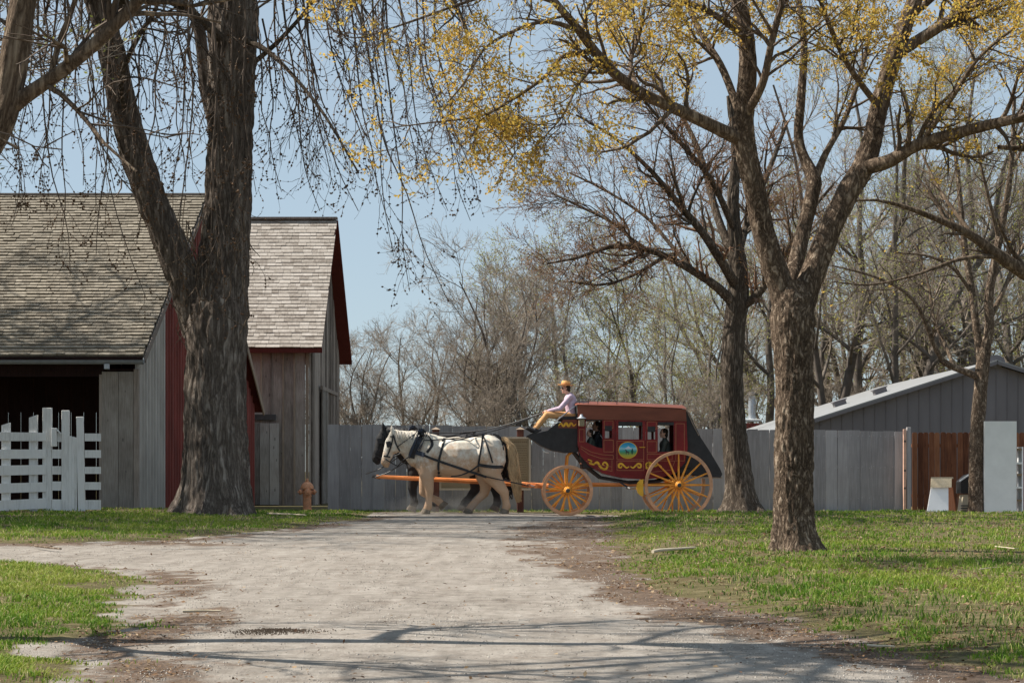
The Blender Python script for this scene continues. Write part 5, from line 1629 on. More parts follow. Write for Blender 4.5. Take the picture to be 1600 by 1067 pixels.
    for x0, x1, y0, y1 in ((945.6, 957.4, 664.5, 672.5), (1012.6, 1025.4, 665.5, 674.5), (915.6, 942.4, 653, 656.5), (1028.6, 1054.4, 658.5, 664)):
        MB().cbox((cx((x0 + x1) / 2), -HW + 0.02, cz((y0 + y1) / 2)), ((x1 - x0) / CS, 0.05, (y1 - y0) / CS), bev=0.008).build('rolled_curtain', M['coach_black'], root)
    # roof: crowned top over a faded name board
    rf = MB()
    nn = 9
    vs, fs = [], []
    for i, (px, py) in enumerate(((899, 633.0), (903, 631.5), (985, 633.5), (1070, 637.5), (1074, 640))):
        for k in range(nn):
            u = -1 + 2 * k / (nn - 1)
            vs.append((cx(px), u * (HW + 0.06), cz(py) + 0.10 * (1 - u * u) - 0.0))
    for i in range(4):
        for k in range(nn - 1):
            a = i * nn + k
            fs.append((a, a + nn, a + nn + 1, a + 1))
    rf.add(vs, fs, True)
    rf.build('roof', M['maroon_top'], root)
    MB().prism([cp(904, 654.5), cp(1074, 657.5), cp(1073, 639), cp(985, 633.6), cp(903, 632)], -HW - 0.03, HW + 0.03).build('name_board', M['maroon_top'], root)
    # luggage rail
    rl = MB()
    for s_ in (-1, 1):
        rl.tube([(cx(906), s_ * 0.6, cz(622)), (cx(935), s_ * 0.6, cz(623.5)), (cx(1000), s_ * 0.6, cz(629))], 0.008, 5)
        for px, t in ((906, 622), (920, 622.7), (935, 623.5), (965, 626)):
            rl.tube([(cx(px), s_ * 0.6, cz(637)), (cx(px), s_ * 0.6, cz(t))], 0.008, 5)
    rl.tube([(cx(906), -0.6, cz(622)), (cx(906), 0.6, cz(622))], 0.008, 5)
    rl.build('roof_rail', M['iron'], root)
    # driver's seat, boots
    fb = [(824, 681), (832, 678), (856, 672), (871, 660), (874, 659), (903, 661), (903.5, 706), (884, 707), (862, 703), (846, 696)]
    MB().prism([cp(*q) for q in fb], -0.56, 0.56).build('front_boot', M['coach_black'], root)
    MB().prism([cp(*q) for q in ((872, 668), (903, 668.5), (903, 655), (880, 655))], -0.565, 0.565).build('seat_riser', M['maroon_top'], root)
    vs, fs = scroll([cp(*q) for q in ((873, 664.5), (877, 661), (881, 665), (885, 660.5), (889, 665), (893, 660.5), (897, 664.5), (901, 661.5))], 0.05)
    MB().add([(v[0], -0.57, v[2]) for v in vs], fs).build('gold_scroll', M['gold'], root)
    MB().cbox((cx(888), 0, cz(653)), (30 / CS, 1.1, 0.10), bev=0.03).build('driver_seat', M['coach_black'], root)
    MB().cbox((cx(902), 0, cz(644)), (0.07, 1.1, 0.26), Matrix.Rotation(R(-8), 3, 'Y'), 0.02).build('seat_back', M['coach_black'], root)
    for s_ in (-1, 1):
        MB().tube([(cx(864), s_ * 0.57, cz(664)), (cx(872), s_ * 0.57, cz(655)), (cx(896), s_ * 0.57, cz(636)), (cx(902), s_ * 0.57, cz(632)), (cx(903), s_ * 0.57, cz(645))], 0.014, 6).build('seat_rail', M['steel'], root)
    MB().bar((cx(823), 0, cz(681.5)), (cx(846), 0, cz(670.5)), 1.1, 0.03).build('foot_board', M['coach_black'], root)
    MB().tube([(cx(848), -0.57, cz(702)), (cx(852), -0.6, cz(706)), (cx(858), -0.6, cz(707))], 0.014, 6).build('step_iron', M['steel'], root)
    lamp = MB().cbox((cx(909), -0.74, cz(660)), (0.13, 0.13, 0.17), bev=0.015).build('coach_lamp', M['sign_tan'], root)
    MB().lathe([(0.001, 0.10), (0.03, 0.09), (0.04, 0.05), (0.115, 0.0), (0.001, 0.0)], 12, Matrix.Translation((cx(909), -0.74, cz(653.5)))).build('lamp_cap', M['zinc'], lamp)
    rb = [(1073, 641), (1077, 642), (1092, 672), (1097, 683), (1112, 706), (1128, 733), (1131, 741), (1128, 746), (1098, 744), (1062, 738), (1076, 712)]
    MB().prism([cp(*q) for q in rb], -0.58, 0.58).build('rear_boot', M['coach_black'], root)
    for s_ in (-1, 1):
        MB().tube([(cx(1075), s_ * 0.585, cz(641)), (cx(1085), s_ * 0.585, cz(663)), (cx(1094), s_ * 0.585, cz(680))], 0.012, 5).build('boot_strap', M['tan_trim'], root)
    MB().box(cx(1060), cx(1131.5), -0.55, 0.55, cz(747.5), cz(744.8)).build('boot_board', M['tan_trim'], root)
    # running gear
    for s_ in (-1, 1):
        MB().tube([(cx(897), s_ * 0.45, cz(704)), (cx(912), s_ * 0.45, cz(724)), (cx(940), s_ * 0.45, cz(746)), (cx(985), s_ * 0.45, cz(754)), (cx(1030), s_ * 0.45, cz(752)), (cx(1075), s_ * 0.45, cz(738)), (cx(1090), s_ * 0.45, cz(722))], 0.04, 6).build('leather_brace', M['coach_black'], root)
        MB().tube([(cx(887), s_ * 0.5, cz(758)), (cx(886), s_ * 0.5, cz(735)), (cx(888), s_ * 0.48, cz(712)), (cx(896), s_ * 0.45, cz(704))], 0.028, 6).build('standard', M['wheel_orange'], root)
        MB().tube([(cx(1062), s_ * 0.5, cz(752)), (cx(1078), s_ * 0.5, cz(742)), (cx(1092), s_ * 0.46, cz(718))], 0.026, 6).build('standard', M['wheel_orange'], root)
        MB().bar((cx(860), s_ * 0.35, cz(765)), (cx(930), s_ * 0.35, cz(756)), 0.06, 0.06).build('hound', M['wheel_orange'], root)
    MB().bar((cx(870), 0, cz(758)), (cx(1062), 0, cz(757)), 0.09, 0.085).build('perch', M['wheel_orange'], root)
    MB().bar((cx(925), -0.42, cz(755.5)), (cx(1020), -0.42, cz(757.5)), 0.06, 0.05).build('side_bar', M['pole_orange'], root)
    MB().bar((cx(887), -0.9, cz(766)), (cx(887), 0.9, cz(766)), 0.10, 0.10).build('axle', M['wheel_orange'], root)
    MB().bar((cx(1060.5), -0.9, cz(757.6)), (cx(1060.5), 0.9, cz(757.6)), 0.11, 0.11).build('axle', M['wheel_orange'], root)
    br = [(1005, 748.5), (1000, 749.5), (996, 754), (994, 762), (996.5, 770), (1001, 774.5), (1005, 775)]
    bs = MB().prism([cp(*q) for q in br], -0.95, -0.80).build('brake_shoe', M['gold'], root)
    MB().bar((cx(985), -0.86, cz(763.5)), (cx(996), -0.86, cz(762.5)), 0.05, 0.05).build('brake_arm', M['tan_trim'], bs)
    MB().tube([(cx(965), -0.5, cz(750)), (cx(985), -0.86, cz(763.5)), (cx(985), 0.86, cz(763.5))], 0.02, 6).build('brake_beam', M['iron'], root)
    # pole to the horses with its cross bars
    po = link('pole', MB().tube([(cx(858), 0, cz(760)), (cx(760), 0.0, cz(753)), (cx(640), 0.0, cz(747.5)), (cx(583), 0, cz(744.5))], [0.062, 0.058, 0.05, 0.04], 8).mesh('pole', M['pole_orange']), root)
    MB().tube([(cx(584), -0.05, cz(743)), (cx(579), -0.05, cz(743)), (cx(577), 0.0, cz(745)), (cx(590), 0.02, cz(748))], 0.018, 6).build('pole_iron', M['iron'], po)
    ev = MB().tube([(cx(838), -0.62, cz(760)), (cx(838), 0.62, cz(760))], 0.045, 8).build('evener', M['pole_orange'], root)
    for y in (-0.5, 0.5):
        MB().tube([(cx(824), y - 0.34, cz(758)), (cx(827), y, cz(758)), (cx(824), y + 0.34, cz(758))], [0.025, 0.04, 0.025], 8).build('swingle_bar', M['pole_orange'], ev)
        MB().tube([(cx(827), y, cz(758)), (cx(838), y, cz(760))], 0.018, 6).build('clip', M['steel'], ev)
    fr = wheel_meshes(0.572, 14)
    rr_ = wheel_meshes(0.770, 16)
    for s_ in (-1, 1):
        put_wheel(root, fr, 887, s_ * 0.86, 0.572, 14, 766.2, 0.1)
        put_wheel(root, rr_, 1060.5, s_ * 0.88, 0.770, 16, 757.6, 0.0)
    return root
COACH_OB = coach()

# ------------------------------------------------------------------ horses
def horse(name, label, D, dx, dy_px, black, pose):
    s = F / D
    root = thing(name, label, 'horse')
    gx, gd = at(700 + dx, 800, D).x, D
    root.location = (gx, D, 0)
    def p(px, py, ly=0.0):
        return Vector(((px + dx - 800) / s - gx, ly / s, EYE - (py + dy_px - HZ) / s))
    def q(v): return v / s
    b = MB()
    def ell(px, py, rx, rz, ry, rot=0.0, ly=0.0):
        ellipsoid(b, p(px, py, ly), (q(rx), q(ry), q(rz)), Matrix.Rotation(R(rot), 3, 'Y'))
    def cap(a, c, r0, r1, ly=1.0):
        capsule(b, p(*a), p(*c), q(r0), q(r1), 14, ly)
    ell(716, 713, 52, 32, 27)
    ell(672, 712, 25, 35, 22)
    ell(668, 722, 21, 22, 21)
    ell(762, 708, 29, 30, 26)
    ell(772, 716, 18, 28, 22)
    ell(752, 699, 30, 20, 20)
    ell(685, 692, 26, 12, 11, 6)
    ell(712, 725, 42, 21, 25)
    ell(722, 697, 42, 14, 18)
    cap((672, 703), (645, 692), 27, 21, 0.62)
    cap((645, 692), (622, 684), 20, 13.5, 0.62)
    cap((652, 710), (632, 697), 20, 12, 0.6)
    cap((618, 681), (611, 698), 11.5, 11, 0.68)
    cap((612, 690), (605, 712), 10.5, 8, 0.68)
    cap((606, 708), (601.5, 721), 8, 6.6, 0.8)
    ell(603, 722, 6.5, 6, 6)
    ell(604, 727, 4.5, 3, 4)
    ell(616, 698, 9, 10, 8.5)
    for ly in (-4.5, 4.5):
        cap((614, 676, ly), (613, 669, ly * 1.25), 3.2, 2.6)
        cap((613, 669, ly * 1.25), (611.5, 663.5, ly * 1.25), 2.6, 0.7)
        ell(606.5, 694, 2.2, 2.4, 1.8, 0, ly * 1.5)
        ell(600, 719, 2.2, 2, 1.2, 0, ly * 1.1)
    for kind, side, js in pose:
        ly = -12.5 if side == 'near' else 12.5
        pts = [(x, y) for x, y, r in js]
        rd = [r for x, y, r in js]
        for i_, (a, c, r0, r1) in enumerate(zip(pts[:-1], pts[1:], rd[:-1], rd[1:])):
            cap((*a, ly * (0.55 if i_ == 0 else 0.9)), (*c, ly * 0.9), r0, r1, 0.8)
    body = meld(b, 0.016, M['horse_black' if black else 'horse_white'], 'body', 7)
    bo = link('body', body, root)
    for kind, side, js in pose:
        ly = -12.5 if side == 'near' else 12.5
        (x0, y0, r0), (x1, y1, r1) = js[-2], js[-1]
        a, c = p(x0, y0, ly * 0.95), p(x1, y1, ly * 0.95)
        t = (c - a).normalized()
        if kind != 'lift':
            t = Vector((-0.35, 0, -1)).normalized()
        h = MB()
        h.tube([c - t * q(2.0), c + t * q(1.5), c + t * q(6.2)], [q(6.0), q(7.2), q(8.4)], 14)
        zmin = None
        if kind != 'lift':
            g = gz(gx + c.x, D) 
            h.v = [(v[0], v[1], max(v[2], g - 0.01)) for v in h.v]
        h.build('hoof', M['hoof'], root)
    # mane and tail: strands of hair
    hm = M['mane_black' if black else 'mane_pale']
    st = []
    for k in range(90):
        u = random.random()
        px = 616 + 52 * u
        py = 672.5 + 1.5 * math.sin(u * 3) + 2.0 * u
        y0 = random.uniform(-3, 3)
        sd = random.choice((-1, -1, 1))
        L = random.uniform(10, 22)
        pts = [p(px, py, y0), p(px + 2, py - 1.0, sd * 6), p(px + 4, py + L * 0.5, sd * (10 + 3 * u)), p(px + 6, py + L, sd * (11 + 4 * u))]
        st.append((np.array([list(v) for v in pts])[None], np.array([[0.012, 0.012, 0.010, 0.004]])))
    S = cat(st)
    part_np('mane', root, [batch_tubes(*S, 4)], hm)
    st = []
    for k in range(40 if black else 190):
        j = lambda a: random.uniform(-a, a)
        ly = j(7)
        e = random.uniform(0.75, 1.05)
        pts = [p(786 + j(2), 684 + j(2), ly * 0.5), p(795 + j(3), 690 + j(3), ly), p(801 + j(7), 706 + j(5), ly * 1.2), p(803 + j(9), 733 + j(6), ly * 1.4), p(807 + j(8), 733 + 25 * e, ly * 1.2), p(813 + j(4) - 2, 733 + 49 * e, ly * 0.6)]
        C = catmull(pts, 10)
        st.append((C[None], np.linspace(0.021, 0.006, 10)[None]))
    S = cat(st)
    part_np('tail', root, [batch_tubes(*S, 4)], M['mane_black' if black else 'tail_tan'])
    for ly in (-7.2, 7.2):
        ellip = MB()
        ellipsoid(ellip, p(606, 694, ly), (q(1.5), q(0.9), q(1.4)))
        ellip.build('eye', M['iron'], root)
    # harness laid on the skin
    tree = BVHTree.FromPolygons([v.co for v in body.vertices], [list(f.vertices) for f in body.polygons])
    def on(px, py, side=-1, lift=0.012):
        o = p(px, py)
        hit = tree.ray_cast(Vector((o.x, side * 2.0, o.z)), Vector((0, -side, 0)))
        y = hit[0].y if hit[0] is not None else side * q(18)
        return Vector((o.x, y + side * lift, o.z))
    def strap(nm, pts, w=0.05, mat='strap', sides=(-1, 1), th=0.012):
        for sd in sides:
            C = catmull([(a, b_, 0) for a, b_ in pts], max(6, len(pts) * 5))
            P3 = [on(c[0], c[1], sd) for c in C]
            # keep the strap taut over hollows
            ys = [v.y for v in P3]
            for _ in range(3):
                ys = [ys[0]] + [max(ys[i] * 1.0, (ys[i - 1] + ys[i + 1]) / 2) if sd > 0 else min(ys[i], (ys[i - 1] + ys[i + 1]) / 2) for i in range(1, len(ys) - 1)] + [ys[-1]]
            m = MB()
            for i in range(len(P3) - 1):
                a, c = P3[i].copy(), P3[i + 1].copy()
                a.y, c.y = ys[i], ys[i + 1]
                e = (c - a) * 0.06
                m.bar(a - e, c + e, th, w, Vector((0, 0, 1)) if abs((c - a).normalized().z) < 0.8 else Vector((1, 0, 0)))
            m.build(nm, M[mat], root)
    strap('trace', [(640, 707), (655, 707), (672, 714), (700, 724), (730, 734), (760, 744)], 0.055)
    strap('belly_band', [(695, 686), (690, 705), (686, 722), (686, 738), (687, 744)], 0.05)
    strap('hip_strap', [(755, 678), (752, 700), (748, 724), (748, 735)], 0.04)
    strap('hip_strap', [(755, 680), (763, 700), (770, 722)], 0.035)
    strap('breeching', [(747, 725), (760, 727), (775, 728.5), (787, 728)], 0.07)
    strap('pole_strap', [(748, 726), (735, 735), (720, 741), (705, 743)], 0.035)
    strap('crupper', [(781, 682), (785, 692), (787, 702)], 0.03)
    strap('back_strap', [(693, 684), (715, 686), (735, 682), (755, 679)], 0.03, sides=(-1,))
    strap('cheek_strap', [(615, 678), (613, 690), (609, 703), (605, 712)], 0.03)
    strap('nose_band', [(600, 711), (604, 712), (610, 713)], 0.03)
    strap('throat_strap', [(616, 680), (619, 692), (625, 704)], 0.03)
    strap('brow_band', [(610, 681), (613, 681), (617, 681)], 0.025)
    strap('bearing_rein', [(621, 697), (634, 688), (648, 677)], 0.016)
    for sd in (-1, 1):
        bl = on(608, 693, sd, 0.03)
        MB().cbox(bl, (q(7.5), 0.012, q(9)), Matrix.Rotation(R(-12), 3, 'Y'), 0.004).build('blinder', M['strap'], root)
        t0, t1 = on(762, 744, sd), p(826, 757.6, sd * 24)
        MB().tube([on(742, 738, sd), t0 + Vector((0.0, sd * 0.02, 0)), (t0 + t1) / 2, t1], 0.014, 6).build('trace_end', M['strap'], root)
        bk = on(755, 680, sd, 0.02)
        MB().cbox(bk, (q(5), 0.02, q(7)), None, 0.006).build('buckle', M['pad_blue'], root)
        MB().cbox(on(693, 687, sd, 0.02), (q(5), 0.025, q(5)), None, 0.006).build('buckle', M['pad_blue'], root)
    # collar: padded ring leaning on the shoulders, with hames and loose thongs
    strap('collar', [(663, 671), (658, 680), (652, 692), (646, 704), (643, 714)], 0.15, 'strap', th=0.075)
    strap('hames', [(661, 669), (655, 680), (648, 693), (642, 706), (640, 713)], 0.05, 'pad_blue', th=0.13)
    for k in range(14):
        sd = random.choice((-1, -1, 1))
        x, y = random.uniform(646, 664), random.uniform(672, 690)
        a, c = on(x, y, sd, 0.05), on(x - random.uniform(4, 10), y + random.uniform(12, 26), sd, 0.06)
        MB().tube([a, (a + c) / 2 + Vector((0, sd * 0.03, 0)), c], 0.010, 5).build('thong', M['pad_blue' if k % 2 else 'strap'], root)
    strap('shoulder_pad', [(643, 706), (652, 706), (664, 710)], 0.10, 'pad_blue', th=0.03)
    strap('housing', [(662, 676), (672, 684), (676, 694), (668, 706)], 0.06)
    for sd in (-1, 1):
        MB().tube([p(661, 670, sd * 5), p(663, 663, sd * 6)], [0.02, 0.028], 8).build('hame_knob', M['steel'], root)
    # bit, lead to the pole end
    MB().tube([p(603, 716, -8), p(612, 722, -9), p(622, 727, -6), p(630, 718, -12), p(641, 712, -18)], 0.014, 6).build('rein_strap', M['strap'], root)
    MB().tube([p(640, 716, -3), p(622, 728, 0), p(604, 738, 6), p(586, 744, 12 if not black else -6)], 0.012, 6).build('pole_chain', M['iron'], root)
    return root

def horse_mat(name, stops, dirt):
    m, t, b = nt(name, 0.75, 0.25)
    co = coords(t)
    f = noise(t, co, 3.0, 5, 0.65)
    c = ramp(t, f, stops)
    f2 = noise(t, coords(t, (1, 1, 0.8)), 5.5, 6, 0.75)
    sep = t.nodes.new('ShaderNodeSeparateXYZ')
    t.links.new(co, sep.inputs[0])
    low = mathn(t, 'MULTIPLY', mathn(t, 'SUBTRACT', 1.75, sep.outputs[2]), 0.62, True)    # mud stains, thicker low on the body
    w = mathn(t, 'MULTIPLY', mathn(t, 'SUBTRACT', mathn(t, 'ADD', f2, mathn(t, 'MULTIPLY', low, 0.75)), 0.57), 4.2, True)
    c = mixc(t, mathn(t, 'MULTIPLY', w, dirt[0]), c, dirt[1])
    t.links.new(c, b.inputs['Base Color'])
    bump(t, b, noise(t, co, 60, 3), 0.12, 0.01)
    return m
M['horse_white'] = horse_mat('pale grey horse coat', [(0.36, (0.62, 0.54, 0.44)), (0.5, (0.76, 0.68, 0.57)), (0.64, (0.82, 0.77, 0.69))], (0.78, (0.48, 0.26, 0.13)))
M['horse_black'] = horse_mat('black horse coat', [(0.3, (0.014, 0.014, 0.016)), (0.7, (0.034, 0.032, 0.034))], (0.15, (0.08, 0.06, 0.05)))
M['hoof'] = simple('hoof horn', (0.19, 0.15, 0.11), 0.7, 0.3, 12, 0.2)
M['mane_pale'] = simple('pale mane hair', (0.62, 0.56, 0.48), 0.6, 0.2, 20, 0)
M['tail_tan'] = simple('tan tail hair', (0.50, 0.33, 0.18), 0.6, 0.25, 6, 0)
M['mane_black'] = simple('black mane hair', (0.014, 0.013, 0.014), 0.5, 0.3, 20, 0)

POSE_W = [('front', 'near', [(664, 726, 15), (668, 744, 11), (671, 766, 7.2), (670.5, 780, 5.4), (669.5, 789, 6.6), (666.5, 796, 6.2)]),
          ('lift', 'far', [(668, 730, 14), (664, 745, 10), (661, 768, 7.0), (674, 776, 5.2), (684, 781, 6.2), (690, 787, 6.0)]),
          ('hind', 'near', [(768, 718, 23), (766, 738, 16), (778, 754, 10.5), (788, 768, 7.6), (790, 780, 5.6), (791.5, 789, 6.8), (789, 796, 6.3)]),
          ('hind', 'far', [(764, 720, 22), (757, 741, 15), (759, 756, 10), (757, 769, 7.4), (745, 781, 5.5), (737, 789.5, 6.6), (732, 796, 6.2)])]
POSE_B = [('front', 'near', [(664, 726, 15), (662, 744, 11), (659, 766, 7.2), (661, 780, 5.4), (662, 789, 6.6), (659, 796, 6.2)]),
          ('front', 'far', [(668, 730, 14), (678, 745, 10), (680, 768, 7.0), (686, 778, 5.2), (690, 787, 6.2), (688, 796, 6.0)]),
          ('hind', 'near', [(768, 718, 23), (762, 738, 16), (757, 754, 10), (757, 768, 7.6), (748, 780, 5.6), (741, 789, 6.8), (737, 796, 6.3)]),
          ('hind', 'far', [(764, 720, 22), (770, 741, 15), (782, 756, 10), (788, 769, 7.4), (790, 780, 5.5), (791, 789.5, 6.6), (788, 796, 6.2)])]
horse('white_horse', 'dirty white draft horse in black harness, nearer of the pair pulling the coach', 45.4, 0, 1, False, POSE_W)
horse('black_horse', 'black draft horse in harness half hidden behind the white horse', 46.45, -14, -4, True, POSE_B)

# ------------------------------------------------------------------ people
def hand(mb, w, d, up, side, s=1.0, curl=0.9):
    """palm and five bent fingers from the wrist w along d"""
    d, up = d.normalized(), up.normalized()
    l = d.cross(up).normalized() * side
    c = w + d * 0.045 * s
    capsule(mb, w, c + d * 0.02 * s, 0.026 * s, 0.030 * s, 10)
    for k in range(4):
        o = c + d * 0.035 * s + l * (0.028 - 0.0185 * k) * s
        L = (0.034, 0.038, 0.035, 0.028)[k] * s
        a = o + d * L
        b = a + (d * math.cos(curl) - up * math.sin(curl)) * L * 0.8
        e = b + (d * math.cos(curl * 2) - up * math.sin(curl * 2)) * L * 0.7
        for p0, p1, r in ((o, a, 0.0098), (a, b, 0.009), (b, e, 0.008)):
            capsule(mb, p0, p1, r * s, r * s * 0.93, 8)
    o = c + l * 0.03 * s - d * 0.015 * s
    a = o + (d * 0.7 + l * 0.6 - up * 0.3).normalized() * 0.035 * s
    capsule(mb, o, a, 0.0115 * s, 0.0105 * s, 8)
    capsule(mb, a, a + (d * 0.95 - up * 0.4).normalized() * 0.028 * s, 0.0105 * s, 0.0085 * s, 8)

def head(mb, c, fw, up, s=1.0):
    """head with brow, nose, mouth, chin and ears; c centre, fw facing"""
    fw, up = fw.normalized(), up.normalized()
    sd = fw.cross(up).normalized()
    rot = Matrix((fw, sd, up)).transposed()
    def e(a, r): ellipsoid(mb, c + (fw * a[0] + sd * a[1] + up * a[2]) * s, [x * s for x in r], rot, 14)
    e((-0.012, 0, 0.02), (0.096, 0.076, 0.105))
    e((0.025, 0, -0.05), (0.066, 0.058, 0.068))
    e((0.066, 0, -0.100), (0.024, 0.026, 0.020))
    e((0.074, 0, 0.022), (0.020, 0.055, 0.014))
    capsule(mb, c + (fw * 0.084 + up * 0.012) * s, c + (fw * 0.108 - up * 0.028) * s, 0.010 * s, 0.015 * s, 8)
    e((0.084, 0, -0.058), (0.014, 0.026, 0.008))
    e((0.080, 0, -0.074), (0.014, 0.022, 0.008))
    for k in (-1, 1):
        e((-0.005, k * 0.078, -0.01), (0.020, 0.010, 0.032))
        e((0.055, k * 0.036, -0.030), (0.026, 0.024, 0.024))

def face_bits(parent, c, fw, up, s=1.0, glasses=False):
    fw, up = fw.normalized(), up.normalized()
    sd = fw.cross(up).normalized()
    rot = Matrix((fw, sd, up)).transposed()
    for k in (-1, 1):
        m = MB()
        if glasses:
            ellipsoid(m, c + (fw * 0.088 + sd * k * 0.034 + up * 0.0) * s, (0.008 * s, 0.027 * s, 0.02 * s), rot, 12)
            m.tube([c + (fw * 0.085 + sd * k * 0.06 + up * 0.004) * s, c + (fw * 0.0 + sd * k * 0.084 + up * 0.006) * s], 0.004, 5)
            m.build('sunglass', M['iron'], parent)
        else:
            ellipsoid(m, c + (fw * 0.083 + sd * k * 0.033 + up * 0.0) * s, (0.008 * s, 0.014 * s, 0.008 * s), rot, 10)
            m.build('eye', M['iron'], parent)
    m = MB()
    ellipsoid(m, c + (fw * 0.093 - up * 0.066) * s, (0.006 * s, 0.022 * s, 0.004 * s), rot, 10)
    m.build('mouth', simple('lips', (0.38, 0.13, 0.11), 0.5), parent)

def driver():
    yb = -0.30
    root = thing('person', 'person in tan hat, lilac shirt and tan trousers driving from the high coach seat', 'person', (COACH.x + cx(890), COACH.y + yb, COACH.z + cz(648)))
    O = Vector((cx(890), 0, cz(648)))
    def p(px, py, y=0.0): return Vector((cx(px), y, cz(py))) - O
    hc = p(885.2, 604.5)
    fw = Vector((-1, -0.12, -0.08))
    up = Vector((0, 0, 1))
    b = MB()
    head(b, hc, fw, up, 0.98)
    neck = p(889.5, 616)
    capsule(b, hc + Vector((0.03, 0, -0.06)), neck, 0.056, 0.06, 12)
    hip = p(895, 648)
    chest = p(892.5, 626)
    capsule(b, chest, hip, 0.12, 0.12, 12, 1.3)
    arms = []
    for sd in (-1, 1):
        sh = p(892, 619, sd * 0.17)
        el = p(876 if sd < 0 else 877, 637, sd * 0.22)
        wr = p(857, 641, sd * 0.09)
        capsule(b, sh, el, 0.045, 0.038, 10)
        capsule(b, el, wr, 0.036, 0.026, 10)
        hand(b, wr, p(849, 642, sd * 0.05) - wr, Vector((0, 0, 1)), sd, 1.0, 1.1)
        arms.append((sh, el, wr))
        kn = p(855 if sd < 0 else 857, 647 if sd < 0 else 645.5, sd * 0.13)
        an = p(838 if sd < 0 else 835, 669, sd * 0.12)
        capsule(b, p(893, 650, sd * 0.09), kn, 0.075, 0.055, 10)
        capsule(b, kn, an, 0.05, 0.036, 10)
    link('body', meld(b, 0.0085, M['skin'], 'body', 3, 0.4), root)
    c = MB()
    capsule(c, p(892, 623), p(895.5, 646), 0.142, 0.135, 14, 1.28)
    capsule(c, p(893, 619, -0.13), p(893, 619, 0.13), 0.07, 0.07, 12)
    capsule(c, p(892.5, 617), neck, 0.075, 0.068, 12)
    for sh, el, wr in arms:
        capsule(c, sh, el, 0.068, 0.056, 12)
        capsule(c, el, wr + (wr - el).normalized() * -0.02, 0.056, 0.04, 12)
    link('shirt', meld(c, 0.012, M['shirt'], 'shirt', 3, 0.4), root)
    c = MB()
    capsule(c, p(896, 649, -0.06), p(896, 649, 0.06), 0.125, 0.125, 12)
    for sd in (-1, 1):
        kn = p(855 if sd < 0 else 857, 647 if sd < 0 else 645.5, sd * 0.13)
        an = p(838 if sd < 0 else 835, 669, sd * 0.12)
        capsule(c, p(894, 649, sd * 0.09), kn, 0.098, 0.075, 12)
        capsule(c, kn, kn + (an - kn) * 0.9, 0.073, 0.056, 12)
    link('trousers', meld(c, 0.013, M['trousers'], 'trousers', 3, 0.4), root)
    for sd in (-1, 1):
        an = p(838 if sd < 0 else 835, 669, sd * 0.12)
        c = MB()
        toe = an + Vector((-0.16, 0, 0.01))
        capsule(c, an + Vector((0.03, 0, -0.05)), an + Vector((-0.06, 0, -0.045)), 0.045, 0.046, 10)
        capsule(c, an + Vector((-0.05, 0, -0.045)), toe, 0.045, 0.036, 10)
        capsule(c, an, an + Vector((0.0, 0, -0.05)), 0.045, 0.045, 10)
        link('shoe', meld(c, 0.012, M['shoe'], 'shoe', 2, 0.4), root)
    c = MB()
    ellipsoid(c, hc + Vector((0.035, 0, 0.005)), (0.078, 0.088, 0.085))
    ellipsoid(c, hc + Vector((0.062, 0, -0.05)), (0.045, 0.068, 0.065))
    link('hair', meld(c, 0.012, M['hair'], 'hair', 2, 0.4), root)
    hz = hc + Vector((0.0, 0, 0.055))
    T = Matrix.Translation(hz) @ Matrix.Rotation(R(3), 4, 'Y')
    br = MB().lathe([(0.09, 0.0), (0.16, 0.0), (0.187, 0.012), (0.185, 0.02), (0.15, 0.012), (0.10, 0.012)], 28, T)
    hat = br.build('hat', M['straw'], root)
    MB().lathe([(0.104, 0.012), (0.104, 0.05), (0.098, 0.095), (0.085, 0.112), (0.05, 0.112), (0.001, 0.105)], 24, T).build('hat_crown', M['straw'], hat)
    MB().lathe([(0.1055, 0.012), (0.1075, 0.014), (0.1065, 0.042), (0.1035, 0.043)], 24, T).build('hat_band', M['hatband'], hat)
    face_bits(root, hc, fw, up, 0.98, True)
driver()

